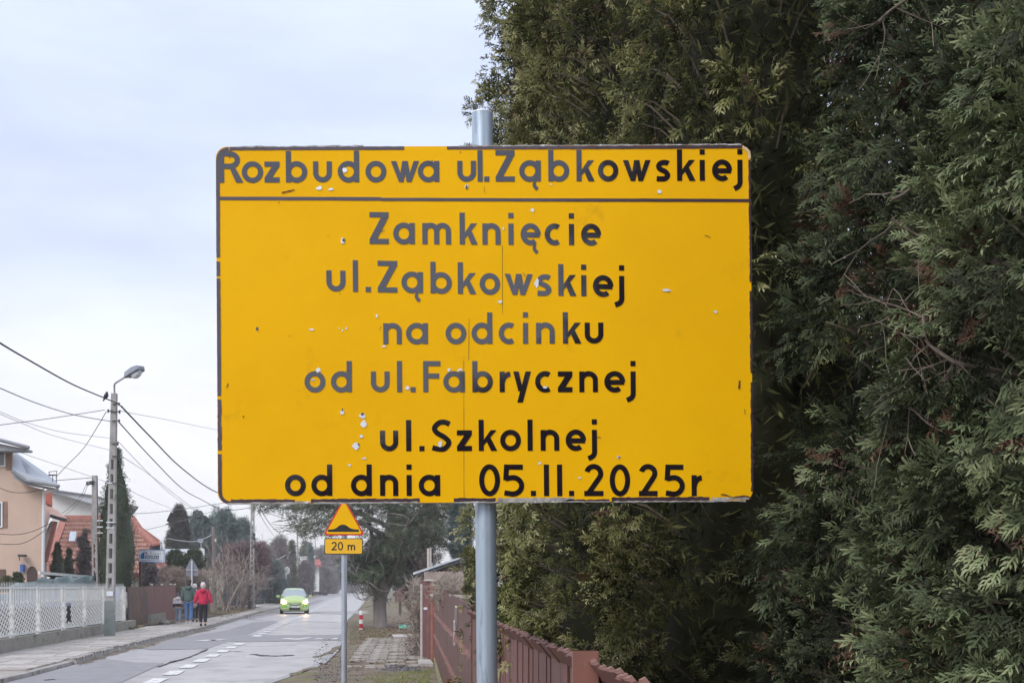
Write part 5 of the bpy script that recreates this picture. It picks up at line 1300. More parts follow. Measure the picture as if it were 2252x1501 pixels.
# ================================================================== SHRUBS AND TREES, LEFT
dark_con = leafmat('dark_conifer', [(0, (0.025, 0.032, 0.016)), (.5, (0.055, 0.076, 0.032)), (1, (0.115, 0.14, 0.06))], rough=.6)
blue_pine = leafmat('blue_pine', [(0, (0.09, 0.12, 0.115)), (.5, (0.14, 0.19, 0.175)), (1, (0.21, 0.27, 0.245))], rough=.6)  # blue-green needles, paled in the colour itself for haze
brown_con = leafmat('brown_conifer', [(0, (0.05, 0.042, 0.035)), (.5, (0.095, 0.085, 0.068)), (1, (0.14, 0.14, 0.10))], rough=.7)
olive_far = leafmat('olive_far', [(0, (0.06, 0.06, 0.035)), (.5, (0.12, 0.125, 0.06)), (1, (0.19, 0.19, 0.08))], rough=.7)
bare_far = leafmat('bare_far', [(0, (0.14, 0.115, 0.115)), (.5, (0.23, 0.19, 0.19)), (1, (0.33, 0.28, 0.265))], rough=.9)  # bare twigs with distance haze lightened into the colour
pinemat = leafmat('pine_needles', [(0, (0.035, 0.045, 0.028)), (.5, (0.075, 0.098, 0.055)), (1, (0.14, 0.17, 0.10))], rough=.55)
M_bush = mat('bare_bush_twigs', (0.16, 0.115, 0.105), .9, scale=3, col2=(0.30, 0.235, 0.21))
M_bush2 = mat('pale_bush_twigs', (0.27, 0.22, 0.18), .9, scale=3, col2=(0.42, 0.36, 0.31))

def cone_tree(name, label, px, Y, ytop, ybot, hw, m, n, size=.12, shape='cone', cat='tree', group=None, tpl=None, tint=(.1, .9), stem=None, z0=0.0, trunk=None, ncl=60, fill=1.0):
    """tree from its axis column, top and base rows and half width in px at depth Y"""
    c = P(px, 0, Y); n = int(n * .75) if n > 2500 else n; zt = P(0, ytop, Y).z; zb_ = P(0, ybot, Y).z; w = hw / F * Y
    t = thing(name, label, cat, (c.x, Y, z0), group=group)
    if stem is None: stem = cat == 'tree'
    cs, rs = [], []
    rr_ = random.Random(int(px * 7 + Y))
    for k in range(ncl):
        f = rr_.random(); a = rr_.uniform(0, 6.283)
        if shape == 'cone': pr = w * (1 - f) ** .75 * (.45 + .55 * min(1, f * 8 + .4)); f0 = f
        elif shape == 'column': pr = w * min(1, (1 - f) ** .62 * 1.25) * min(1, .75 + f * 1.2); f0 = f
        else: f0 = f; pr = w * math.sqrt(max(0, 1 - (2 * f - 1) ** 2))
        q = pr * rr_.uniform(.45, 1.0) * (.9 if shape != 'dome' else 1)
        if tpl is NEED: q *= rr_.uniform(.8, 1.25); f0 = min(1.02, f0 * rr_.uniform(.85, 1.12))
        z = zb_ + (zt - zb_) * f0
        cs.append((c.x + math.cos(a) * q * .85, Y + math.sin(a) * q * .85, z)); s_ = max(w * .16, pr * .38) if tpl is not NEED else w * rr_.uniform(.07, .2); rs.append((s_, s_, s_ * (1.15 if tpl is not NEED else 1.6)))
    v, f_, tt = clump_leaves(cs, rs, max(6, n // ncl), size, tpl or LEAF, tint, up=.35, shell=.2)
    nmesh('crown', v, f_, m, t, tt, kind='stuff')
    if fill and tpl is not NEED:     # dense lumpy core under the sprays, tinted dark as inner shade
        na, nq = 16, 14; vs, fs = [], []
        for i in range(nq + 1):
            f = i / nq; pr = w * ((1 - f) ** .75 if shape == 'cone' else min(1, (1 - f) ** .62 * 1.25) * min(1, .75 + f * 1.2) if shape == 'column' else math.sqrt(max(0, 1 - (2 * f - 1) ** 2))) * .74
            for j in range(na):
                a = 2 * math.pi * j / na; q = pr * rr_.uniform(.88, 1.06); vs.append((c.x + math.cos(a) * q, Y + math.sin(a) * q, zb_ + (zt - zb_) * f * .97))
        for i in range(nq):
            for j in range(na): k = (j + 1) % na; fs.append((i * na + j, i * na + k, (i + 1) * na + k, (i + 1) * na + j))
        nmesh('shade_tinted_core', vs, fs, m, t, np.clip(rng.normal(.2, .15, len(vs)), 0, .6))
    elif fill:     # inner mass with shade painted in as low tint
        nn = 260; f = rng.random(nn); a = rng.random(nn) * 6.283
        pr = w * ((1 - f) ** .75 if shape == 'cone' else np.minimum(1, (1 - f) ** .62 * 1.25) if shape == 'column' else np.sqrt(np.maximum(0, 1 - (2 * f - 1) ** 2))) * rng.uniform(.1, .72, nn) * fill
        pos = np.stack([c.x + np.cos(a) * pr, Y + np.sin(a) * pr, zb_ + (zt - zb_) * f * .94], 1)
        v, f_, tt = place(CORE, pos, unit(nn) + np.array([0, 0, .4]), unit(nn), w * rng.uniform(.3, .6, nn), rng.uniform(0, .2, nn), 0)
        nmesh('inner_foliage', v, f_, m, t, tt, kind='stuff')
    if stem:
        mb = MB(); tr = trunk or max(.05, w * .10); mb.tube([(c.x, Y, z0 - .1), (c.x, Y, (zb_ + zt) / 2), (c.x, Y, zt - .3)], [tr, tr * .6, .01], 8); mb.build('trunk', barkm, t)
    return t
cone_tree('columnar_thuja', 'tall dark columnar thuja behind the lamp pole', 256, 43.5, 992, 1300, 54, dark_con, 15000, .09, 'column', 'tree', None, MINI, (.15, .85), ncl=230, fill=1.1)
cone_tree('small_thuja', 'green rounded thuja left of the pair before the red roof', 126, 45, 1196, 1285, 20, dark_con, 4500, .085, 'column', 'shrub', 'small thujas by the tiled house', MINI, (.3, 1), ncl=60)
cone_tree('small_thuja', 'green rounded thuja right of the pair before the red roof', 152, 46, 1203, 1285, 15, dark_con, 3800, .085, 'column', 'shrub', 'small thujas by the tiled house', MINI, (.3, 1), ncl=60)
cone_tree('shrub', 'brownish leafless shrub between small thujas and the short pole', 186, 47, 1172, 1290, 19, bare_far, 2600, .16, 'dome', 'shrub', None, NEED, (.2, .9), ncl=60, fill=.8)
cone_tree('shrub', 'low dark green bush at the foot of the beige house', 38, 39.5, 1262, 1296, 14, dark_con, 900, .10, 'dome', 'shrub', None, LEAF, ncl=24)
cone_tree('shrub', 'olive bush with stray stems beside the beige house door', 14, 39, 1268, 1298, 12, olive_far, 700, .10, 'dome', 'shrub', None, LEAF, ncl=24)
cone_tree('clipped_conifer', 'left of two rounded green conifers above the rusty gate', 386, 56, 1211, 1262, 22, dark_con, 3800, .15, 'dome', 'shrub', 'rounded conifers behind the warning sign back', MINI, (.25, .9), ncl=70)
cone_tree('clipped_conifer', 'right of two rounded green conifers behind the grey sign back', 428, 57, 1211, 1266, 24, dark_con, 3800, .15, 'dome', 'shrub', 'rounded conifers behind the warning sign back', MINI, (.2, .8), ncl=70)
cone_tree('shrub', 'dark tangled bush under the white shop board', 326, 50, 1232, 1290, 22, bare_far, 1500, .14, 'dome', 'shrub', None, NEED, (.0, .6), ncl=40)
def box_hedge(label, x0, x1, ytop, Y, dep, m, n):
    t = thing('twig_hedge', label, 'hedge', P((x0 + x1) / 2, HY, Y)); cs = []
    for k in range(n): 
        x = rng.uniform(x0, x1); e_ = min(1, min(x - x0, x1 - x) / 9 + .45); zt = P(0, ytop, Y).z
        cs.append((P(x, 0, Y).x, Y + rng.uniform(0, dep), .3 + (zt * e_ - .45) * rng.random() ** .7))
    v, f_, tt = clump_leaves(cs, [(.32, .3, .26)] * n, 62, .19, NEED, (.35, 1), up=.5, shell=.1); nmesh('twigs', v, f_, m, t, tt, kind='stuff'); return t
brown_hedge = leafmat('brown_hedge', [(0, (0.17, 0.125, 0.105)), (.5, (0.30, 0.235, 0.20)), (1, (0.42, 0.34, 0.30))], rough=.9)
box_hedge('wide clipped brown leafless hedge above the reddish fence', 326, 402, 1251, 52.5, 1.4, brown_hedge, 170)
box_hedge('brown leafless hedge right of the grey sign back', 400, 442, 1257, 54.5, 1.2, brown_hedge, 100)
# far conifers left
def far_tree(label, px, Y, ytop, ybot, hw, m, n, size, shape='cone', grp='trees far down the street', name='far_tree', tint=(.1, .9), ncl=130, fill=.6):
    return cone_tree(name, label, px, Y, ytop, ybot, hw, m, n, size, shape, 'tree', grp, NEED, tint, ncl=ncl, fill=fill)
far_tree('brownish spruce with pointed top behind the rounded conifers', 394, 85, 1122, 1240, 42, brown_con, 6500, .38, 'cone', tint=(.1, .9))
far_tree('blue-green pine, left part of the broad grove under the wires', 440, 95, 1134, 1244, 42, blue_pine, 6000, .42, 'dome')
far_tree('blue-green pine, highest in the middle of the grove', 490, 100, 1130, 1244, 44, blue_pine, 6000, .42, 'dome')
far_tree('blue-green pine, right end of the grove next to the dark pole', 534, 104, 1150, 1250, 32, blue_pine, 4200, .42, 'dome')
far_tree('dull brown thicket under the right end of the pine grove', 536, 98, 1198, 1250, 34, bare_far, 3400, .42, 'dome')
far_tree('purplish bare tree just right of the dark slotted pole', 580, 120, 1200, 1300, 22, bare_far, 3600, .5, 'dome')
far_tree('bare tree with olive patches left of the pale round pole', 614, 135, 1188, 1300, 26, bare_far, 4200, .55, 'dome')
far_tree('olive conifer right beside the pale round pole', 642, 150, 1196, 1300, 16, olive_far, 2600, .55, 'cone')
far_tree('olive yellow tree behind the white arrow board', 672, 175, 1195, 1300, 18, olive_far, 2800, .65, 'dome')
far_tree('small pointed spruce right of the arrow board', 683, 165, 1200, 1300, 10, blue_pine, 1400, .6, 'cone')
far_tree('hazy purple tree around the far red roof', 705, 215, 1216, 1302, 24, bare_far, 3600, .8, 'dome')
far_tree('hazy tree left of the hump sign plate', 733, 255, 1214, 1300, 24, bare_far, 3600, .9, 'dome')
far_tree('distant hazy tree right of the hump sign post', 775, 290, 1205, 1298, 26, bare_far, 3400, 1.1, 'dome')
far_tree('distant hazy tree behind the pine trunk, left', 815, 240, 1196, 1300, 24, bare_far, 3400, 1.0, 'dome')
far_tree('leafless pinkish tree behind the pine, beside the shed', 880, 62, 1120, 1300, 34, bare_far, 7000, .22, 'dome', fill=0)
far_tree('leafless tangled tree above the shed roof', 940, 48, 1110, 1280, 44, bare_far, 9000, .17, 'dome', fill=0)
far_tree('dark evergreen behind the shed, left of the grey pole', 1012, 42, 1105, 1235, 34, blue_pine, 7000, .16, 'dome', tint=(.0, .9))
far_tree('bare brown bush against the far verge by the pine trunk', 905, 44, 1230, 1335, 22, bare_far, 3200, .16, 'dome', fill=.5)
far_tree('low dark bushes at the end of the dark fence', 600, 100, 1240, 1325, 30, blue_pine, 2400, .4, 'dome', tint=(.0, .4))
far_tree('small low evergreen left of the round sign', 622, 128, 1250, 1318, 14, blue_pine, 1600, .5, 'dome', tint=(.0, .4))
far_tree('dark ivy covered stretch behind the pale round pole', 672, 150, 1240, 1306, 18, bare_far, 2600, .5, 'dome', tint=(.0, .4))
far_tree('dark hedge mass beyond the two walkers', 712, 210, 1252, 1302, 26, bare_far, 2600, .7, 'dome', tint=(.1, .5))
# far wooded ridge closing the street
mb = MB(); n_ = 60; vs = []
for i in range(n_ + 1):
    x = -420 + 620 * i / n_; vs.append((x, 560, -1)); vs.append((x, 560 + 6 * math.sin(i), 11 + 3 * math.sin(i * 1.7) + 2 * math.sin(i * 4.1)))
cs = [(x, 520 + rng.uniform(-20, 20), rng.uniform(1, 8)) for x in rng.uniform(-330, 160, 170)]
v, f_, tt = clump_leaves(cs, [(9, 5, 5)] * len(cs), 60, 2.6, LEAF, (.1, .8), shell=.1)
nmesh('distant_woods', v, f_, bare_far, None, tt, kind='stuff')

# bare tangled bush by the wooden pole
bb = thing('bare_bush', 'large leafless purple-brown bush with arching branches beside the wooden pole', 'bush', G(500, 1341, .1))
rnd = random.Random(12)
for (px, py, Yb, nb, L, r_, m, up) in ((498, 1340, 70, 16, 2.2, .045, M_bush, .22), (470, 1336, 66, 10, 1.9, .05, M_bush2, .25), (520, 1338, 74, 12, 2.0, .04, M_bush2, .15), (540, 1328, 80, 12, 2.2, .04, M_bush, .2)):
    mb = MB()
    for k in range(nb):
        a = rnd.uniform(0, 6.283); b0 = P(px, 0, Yb); b0.z = .05; b0 += Vector((rnd.uniform(-.8, .8), rnd.uniform(-.5, .5), 0))
        twigs(mb, b0, (math.cos(a) * .6, math.sin(a) * .5, 1), L * rnd.uniform(.6, 1), r_ * rnd.uniform(.6, 1.1), 3, rnd, .55, 3, .25, .12 * up * 4, 4, .012)
    o = mb.build('branches', m, bb); o['kind'] = 'stuff'
vb = thing('bare_bush', 'reddish brown twiggy bush crown around the dark slotted pole', 'bush', G(560, 1335, .1))
v, f_, tt = clump_leaves([tuple(P(x, y, 77)) for x, y in [(rnd.uniform(488, 582), rnd.uniform(1206, 1262)) for _ in range(50)]], [(.6, .8, .5)] * 50, 110, .30, NEED, (.2, 1), up=.5, shell=.1)
nmesh('twig_crown', v, f_, leafmat('red_twigs', [(0, (0.09, 0.05, 0.055)), (.5, (0.16, 0.095, 0.10)), (1, (0.25, 0.16, 0.155))], rough=.9), vb, tt, kind='stuff')
mb = MB()
for k in range(9): twigs(mb, P(rnd.uniform(535, 560), 1330, 78), (rnd.gauss(0, .4), rnd.gauss(0, .3), 1), 1.7, .05, 2, rnd, .5, 3, .2, .3, 4, .015)
o = mb.build('branches', M_bush, vb); o['kind'] = 'stuff'

# buildings and walls behind the bush
def block(name, label, cat, x0, y0, x1, y1, Y, depth, m, pname='wall'):
    t = thing(name, label, cat, P((x0 + x1) / 2, HY, Y)); solid([(x0, y1), (x1, y1), (x1, y0), (x0, y0)], Y, depth, m, pname, t); return t
t = block('outbuilding', 'low white walled building with grey sloping roof behind the bare bush', 'building', 485, 1240, 548, 1300, 92, 8, M_wall)
mb = MB(); slab3(mb, [P(470, 1238, 91), P(482, 1226, 91), P(560, 1250, 90), P(575, 1258, 90), P(560, 1240, 99), P(480, 1214, 99)], (0, 0, -.2)); mb.build('roof', mat('grey_sheet_roof', (.42, .40, .42), .6, var=.2), t)
t = block('outbuilding', 'pale flat building with yellowish wall behind the wooden pole', 'building', 447, 1219, 520, 1300, 105, 9, mat('pale_yellow_wall', (.52, .50, .42), .9, var=.1))
mb = MB(); mb.prism([P(440, 1214, 104), P(522, 1216, 104), P(522, 1219.5, 104), P(440, 1218, 104)], (0, 10, 0)); mb.build('roof', M_wall, t)
t = block('outbuilding', 'low shed with white ribbed roof behind the rounded conifers', 'building', 360, 1226, 447, 1290, 72, 7, M_wall)
mb = MB(); vs, fs = [], []
for j in range(61):
    x = 358 + 92 * j / 60; h = .05 * (j % 2)
    vs += [tuple(P(x, 1232, 70) + Vector((0, 0, h))), tuple(P(x - 4 * 0, 1207, 78) + Vector((0, 0, h)))]
    if j: fs.append((2 * j - 2, 2 * j, 2 * j + 1, 2 * j - 1))
mb.add(vs, fs); o = mb.build('ribbed_roof', mat('white_ribbed_sheet', (.60, .62, .65), .5, var=.12), t); sm = o.modifiers.new('t', 'SOLIDIFY'); sm.thickness = .04
ds = thing('satellite_dish', 'white satellite dish on a mast above the ribbed roof', 'dish', P(443, 1235, 69))
mb = MB(); c = P(443, 1211, 69); mb.lathe([(0, 0), (.09, .005), (.17, .03), (.20, .06), (.20, .075), (.17, .045), (.0, .02)], (0, 0, 0), 16)
o = mb.build('dish', M_white, ds); o.parent = ds; o.matrix_local = Matrix.Translation(c - ds.location) @ Matrix.Rotation(R(75), 4, 'X')
o.data.transform(Matrix.Scale(1, 4)); 
for v_ in o.data.vertices: v_.co += ds.location
mb = MB(); mb.tube([P(442, 1192, 69.2), P(443, 1240, 69.2)], .03, 6); mb.box(P(441, 1188, 69.2), (.3, .1, .25)); mb.build('mast', M_galv2, ds)

t = thing('dark_fence', 'dark bluish boarded fence with a gate beyond the bare bush', 'fence', P(560, HY, 88))
M_dkf = mat('dark_blue_boards', (.045, .055, .085), .7, scale=3, col2=(.07, .08, .12))
k = 0
for x in np.arange(492, 632, 3.6):
    mb = MB(); Yf = 86 + (x - 492) * .14; a = P(x, 0, Yf); top = 1273 + 3 * math.sin(k * .9) * .3
    if 579 < x < 602: k += 1; continue
    mb.box((a.x, Yf, P(0, top, Yf).z / 2), (.125, .04, P(0, top, Yf).z)); mb.build('board', M_dkf, t); k += 1
mb = MB(); mb.beam(P(492, 1285, 86.2), P(578, 1285, 98.2), .06, .08); mb.beam(P(492, 1305, 86.2), P(578, 1303, 98.2), .06, .08); mb.build('rail', M_dkf, t)
for x in (560, 567):
    mb = MB(); mb.tube([P(x, 1325, 94), P(x, 1281, 94)], .12, 8); mb.build('gate_post', M_iron, t)
bx = thing('brick_pillar_box', 'grey meter cabinet with red coping between dark fence sections', 'cabinet', P(590, 1318, 100))
for nm, (x0, y0, x1, y1), m, d in (('body', (583, 1290, 598, 1317), mat('cabinet_grey', (.30, .27, .27), .8, var=.15), .8), ('corner_post', (596.5, 1289, 600, 1318), M_wall, .8), ('coping', (580, 1286.5, 601, 1289.5), mat('coping_red', (.45, .22, .2), .7), 1.0)):
    mb = MB(); mb.prism([P(x0, y0, 99.5), P(x1, y0, 99.5), P(x1, y1, 99.5), P(x0, y1, 99.5)], (0, d, 0)); mb.build(nm, m, bx)
t = thing('dark_fence', 'long dim fence line left of the far poles', 'fence', P(690, HY, 190))
mb = MB(); mb.beam(S(105, -7.5, .8), S(300, -7.6, .8), .1, 1.5); mb.build('fence_sheet', mat('dim_fence', (.07, .065, .08), .9, var=.3), t)
t = block('house', 'far house with pale red roof above the two distant walkers', 'house', 684, 1240, 702, 1300, 190, 8, M_wall)
mb = MB(); slab3(mb, [P(680, 1241, 189), P(706, 1241, 189), P(704, 1229, 193), P(683, 1229, 193)], (0, 0, -.3)); mb.build('roof', mat('far_red_roof', (.40, .10, .09), .8), t)
t = block('house', 'distant grey house block left of the hump sign', 'house', 702, 1216, 742, 1262, 300, 10, mat('far_grey_wall', (.24, .22, .24), .9))
mb = MB(); slab3(mb, [P(700, 1217, 299), P(744, 1217, 299), P(744, 1209, 306), P(704, 1212, 306)], (0, 0, -.4)); mb.build('roof', M_roofd, t)
mb = MB(); mb.box(P(710, 1206, 304), (1.2, 1.2, 2.2)); mb.build('chimney', M_roofd, t)

# ---------------- shop board
Yb = 44.5
sb = thing('shop_sign', 'white shop board on a brown post reading Drzwi DORN', 'shop sign', P(308, 1300, Yb))
M_bl = mat('sign_blue', (.02, .13, .42), .4, var=.1); M_bw = mat('sign_white', (.76, .80, .84), .4, var=.04); M_pk = mat('sign_dull_red', (.42, .13, .16), .5); M_nv = mat('sign_navy', (.035, .05, .14), .4); M_gt = mat('sign_grey_text', (.22, .22, .25), .5)
q0 = [(305, 1207.5), (361.5, 1208.5), (360.5, 1236), (304, 1234)]
mb = MB(); mb.prism([P(*p, Yb) for p in q0], (0, .12, 0)); bd_ = mb.build('board', M_bw, sb)
mb = MB(); mb.prism([P(360.5, 1208, Yb - .02), P(363, 1209, Yb + .3), P(362.5, 1235, Yb + .3), P(360, 1236.5, Yb - .02)], (.01, .01, 0)); mb.beam(P(305, 1207, Yb - .02), P(361, 1208, Yb - .02), .03, .02); mb.beam(P(304, 1234.6, Yb - .02), P(360.5, 1236.4, Yb - .02), .03, .03); mb.build('edge_frame', M_bl, bd_)
def flat(pts, m, name, d=.008): mb = MB(); mb.add([P(*p, Yb - d) for p in pts], [tuple(range(len(pts)))]); return mb.build(name, m, bd_)
flat([(309, 1227.5), (310, 1218), (318, 1211.5), (317.7, 1228)], M_bl, 'logo'); flat([(319.8, 1211), (326.5, 1217.8), (319.8, 1217.6)], M_pk, 'logo')
flat([(319.5, 1220), (349.5, 1220.8), (349, 1228.5), (319.5, 1227.8)], M_nv, 'name_field')
def word(chars, sc, base, m, d, tk=T, parent=None, name='lettering', Y=Yb, slope=0.0):
    mb = MB(); write(chars, sc, lambda x, b, dd: P(x, base - b * sc + slope * (x - chars[0][1]), Y - d - dd * 4), mb, tk=tk); o = mb.build(name, m, parent or bd_); o['kind'] = 'stuff'; return o
_g = glyph
def glyph(ch, w):
    h = T / 2
    if ch == 'D': return [('s', [(h, 0), (h, 1)]), ('s', [(h, 1 - h), (w * .4, 1 - h)] + arc(w * .4, .5, w * .6 - h, .5 - h, 90, -90, 12) + [(h, h)])]
    if ch == 'O': return [('c', arc(w / 2, .5, w / 2 - h, .5 - h, 0, 360, 24))]
    if ch == 'N': return [('s', [(h, 0), (h, 1)]), ('s', [(w - h, 0), (w - h, 1)]), ('p', [(0, 1), (T * 1.1, 1), (w, 0), (w - T * 1.1, 0)])]
    return _g(ch, w)
word([('D', 330, 334.6), ('r', 336.6, 338.6), ('z', 340.4, 344), ('w', 345.6, 350.6), ('i', 352.2, 353.2)], 5.2, 1218.3, M_gt, .01, .16, slope=.02)
word([('D', 322, 327.4), ('O', 328.6, 334), ('R', 335.6, 340.2), ('N', 341.6, 346.8)], 5.4, 1227, M_bw, .012, .22, slope=.02)
for x0 in np.arange(309, 354, 3.4):
    flat([(x0, 1230.6 + (x0 - 309) * .02), (x0 + 2.6, 1230.6 + (x0 - 309) * .02), (x0 + 2.6, 1232 + (x0 - 309) * .02), (x0, 1232 + (x0 - 309) * .02)], M_gt, 'small_print')
mb = MB(); a = P(308, 1232, Yb + .1); mb.box((a.x, Yb + .14, a.z / 2), (.09, .09, a.z)); mb.build('post', mat('rust_post', (.12, .06, .05), .8, var=.2), sb)

# ---------------- rusty gate and reddish fence by the pavement
M_rg = mat('rusty_sheet', (0.085, 0.062, 0.062), .7, scale=1.5, col2=(0.15, 0.085, 0.062), bump=.2, c3=(.19, .095, .055), c3thr=.55, c3scale=1.3)
M_rf = mat('reddish_brown_fence', (0.135, 0.05, 0.05), .6, scale=3, col2=(0.18, 0.07, 0.065))
rg = thing('rusty_gate', 'tilted rusty brown sheet metal gate at the end of the white fence', 'gate', G(300, 1382, .1))
Ya, Yc_ = 41.5, 45.2
def PG(px, py):   # the gate leans back along the street
    Y = Ya + (px - 281) / (322 - 281) * (Yc_ - Ya); return P(px, py, Y)
mb = MB(); mb.prism([PG(279, 1290), PG(322, 1288.5), PG(323.5, 1369), PG(282, 1378)], (.03, .04, 0)); mb.build('sheet', M_rg, rg)
mb = MB(); mb.beam(PG(285, 1379.5), PG(329, 1369.5), .06, .10); mb.build('bottom_bar', mat('ochre_bar', (.26, .14, .08), .8, var=.2), rg)
mb = MB(); mb.beam(PG(320.5, 1292), PG(321, 1340), .03, .04); mb.beam(PG(301, 1342), PG(300.5, 1361), .01, .03); mb.beam(PG(290, 1327), PG(290, 1335), .01, .02); mb.build('seam', M_iron, rg)
mb = MB(); mb.tube(smooth_pts([PG(281, 1309), PG(283, 1303), PG(285.5, 1303), PG(284, 1319)], 4), .02, 6); mb.build('handle', M_bare, rg)
mb = MB(); mb.tube([PG(281, 1384), PG(281, 1335)], .05, 8); mb.build('post', M_iron, rg)
rf = thing('sheet_fence', 'reddish brown sheet fence on concrete between the rusty gate and the child', 'fence', G(350, 1372, .1))
def PF(px, py): Y = 45.3 + (px - 322) / 62 * 6.0; return P(px, py, Y)
for (x0, x1, t0, t1, b0, b1) in ((322.5, 334, 1288, 1287.2, 1350, 1348.5), (334.3, 356, 1287.2, 1286.5, 1348.5, 1346), (356.6, 383, 1286.3, 1285.5, 1365, 1362.5)):
    mb = MB(); mb.prism([PF(x0, t0), PF(x1, t1), PF(x1, b1), PF(x0, b0)], (.02, .03, 0)); mb.build('fence_sheet', M_rf, rf)
for x, t_, w in ((334, 1285, .04), (356.3, 1285, .035), (376, 1284.5, .04), (385, 1285, .035)):
    a = PF(x, t_); mb = MB(); mb.tube([(a.x, a.y - .05, .05), (a.x, a.y - .05, a.z)], w, 8); mb.build('post', mat('pinkish_post', (.34, .20, .19), .7, var=.2), rf)
    mb = MB(); mb.box((a.x, a.y - .05, a.z + .02), (.09, .09, .06)); mb.build('post_cap', M_white, rf)
mb = MB(); mb.prism([PF(324, 1350), PF(357.5, 1345.5), PF(357.5, 1369), PF(324, 1376)], (.1, .15, 0)); mb.build('plinth', M_conc, rf)
for (x, y, s_, lb) in ((361, 1370, .28, 'largest pale lump of rubble at the end of the concrete plinth near the child'), (366, 1371, .2, 'middle sized pale rubble lump right beside the largest one'), (285, 1383, .18, 'dark soil clod at the left foot of the rusty gate'), (296, 1381, .14, 'small dark clod under the rusty gate, second from its left post'), (310, 1378, .15, 'dark clod under the right half of the rusty gate bar'), (372, 1368, .15, 'smallest pale rubble lump nearest to the feet of the child')):
    mb = MB(); c = G(x, y, .1); pr = [(0, -.05), (s_ * .8, -.03), (s_, .06), (s_ * .6, s_ * .55), (0, s_ * .62)]
    mb.lathe(pr, c, 7, random.uniform(.7, 1.1), random.uniform(.6, 1)); o = mb.build('rubble_stone', M_conc if x > 350 else M_soil)
    tag(o, lb, 'stone', 'rubble lumps by the fence foot')
# grey louvred gate behind the woman
lg = thing('slatted_gate', 'small dark gate of horizontal grey slats between the hedge and the wooden pole', 'gate', P(450, 1320, 58))
for k in range(7):
    mb = MB(); mb.prism([P(443, 1279 + k * 5.2, 58), P(457, 1279 + k * 5.2, 58), P(457, 1282 + k * 5.2, 58), P(443, 1282 + k * 5.2, 58)], (0, .03, 0)); mb.build('slat', mat('grey_slat', (.20, .21, .25), .6, var=.15), lg)
for x in (442, 458):
    mb = MB(); mb.box(P(x, 1300, 58.05), (.05, .05, 1.3)); mb.build('post', M_iron, lg)
mb = MB(); mb.prism([P(442, 1278, 58.1), P(458, 1278, 58.1), P(458, 1318, 58.1), P(442, 1318, 58.1)], (0, .02, 0)); mb.build('backing', M_iron, lg)
# back of a warning sign
ws = thing('warning_sign', 'grey back of a triangular warning sign with a small plate on a white post', 'road sign', P(421.5, 1340, 51))
M_sb = mat('sign_back_grey', (.27, .29, .35), .5, var=.08, metal=.2)
mb = MB(); mb.prism([P(421, 1227.5, 51), P(424, 1230, 51), P(436.5, 1252, 51), P(435.5, 1255.5, 51), P(409, 1254, 51), P(408, 1251, 51), P(419, 1229, 51)], (0, .01, 0)); mb.build('triangle_plate', M_sb, ws)
mb = MB(); mb.prism([P(x, y, 51) for x, y in rr(409.5, 1255.8, 435.5, 1265.5, 1.5)], (0, .01, 0)); mb.build('small_plate', M_sb, ws)
mb = MB(); mb.tube([P(421.5, 1350, 50.95), P(422, 1232, 50.95)], .035, 8); mb.build('post', M_frame, ws)
mb = MB(); mb.beam(P(410, 1252, 50.93), P(434, 1252.5, 50.93), .03, .02); mb.build('rail', M_bare, ws)
# round sign seen from behind / worn
rs = thing('round_sign', 'round white-rimmed road sign on a thin post left of the arrow board', 'road sign', P(630, 1320, 112))
def disc(cx, cy, rx, ry, Y, n=24): return [P(cx + rx * math.cos(2 * math.pi * k / n), cy + ry * math.sin(2 * math.pi * k / n), Y) for k in range(n)]
mb = MB(); mb.prism(disc(631, 1253.5, 6.2, 8.2, 112), (0, .03, 0)); mb.build('plate', M_white, rs)
mb = MB(); mb.prism(disc(631, 1253.5, 4.0, 5.8, 111.97), (0, .02, 0)); mb.build('plate_centre', mat('worn_sign_face', (.28, .26, .27), .6, scale=6, col2=(.5, .48, .48)), rs)
mb = MB(); mb.tube([P(629, 1330, 112.05), P(629, 1258, 112.05)], .05, 6); mb.build('post', M_frame, rs)
ar = thing('arrow_sign', 'white arrow shaped direction board with three dark lines on the pale pole', 'direction sign', P(670, 1231, 150))
mb = MB(); mb.prism([P(x, y, Y5 - .3) for x, y in ((660, 1223), (677.5, 1222.5), (682.5, 1231.5), (677, 1240), (659, 1239.8))], (0, .04, 0)); mb.build('board', M_white, ar)
for (y, segs) in ((1226, ((662, 666), (667, 671), (672.3, 676))), (1231.5, ((660.5, 663.5), (665.5, 669), (672, 675))), (1236.5, ((660.5, 665), (667, 676)))):
    for a, b in segs:
        for x in np.arange(a, b - .5, 1.5):
            mb = MB(); mb.add([P(x, y - 1.3, Y5 - .31), P(x + .9, y - 1.3, Y5 - .31), P(x + .9, y + 1.3, Y5 - .31), P(x, y + 1.3, Y5 - .31)], [(0, 1, 2, 3)]); mb.build('lettering', M_iron, ar)
fs_ = thing('warning_sign', 'grey triangular sign back over a square plate behind two distant walkers', 'road sign', P(684, 1300, 165))
mb = MB(); mb.prism([P(685, 1246.5, 165), P(691.5, 1261, 165), P(678, 1261, 165)], (0, .05, 0)); mb.build('triangle_plate', M_sb, fs_)
mb = MB(); mb.prism([P(678.5, 1263.5, 165), P(691, 1263.5, 165), P(691, 1277, 165), P(678.5, 1277, 165)], (0, .05, 0)); mb.build('square_plate', mat('blue_grey_plate', (.33, .38, .46), .5), fs_)
mb = MB(); mb.tube([P(684.5, 1310, 165.1), P(684.5, 1248, 165.1)], .05, 6); mb.build('post', M_galv2, fs_)
fs2 = thing('round_sign', 'far grey oval sign back between the far poles', 'road sign', P(730, 1300, 260))
mb = MB(); mb.prism(disc(729.8, 1264.5, 3.0, 6.2, 260), (0, .1, 0)); mb.build('plate', M_sb, fs2)
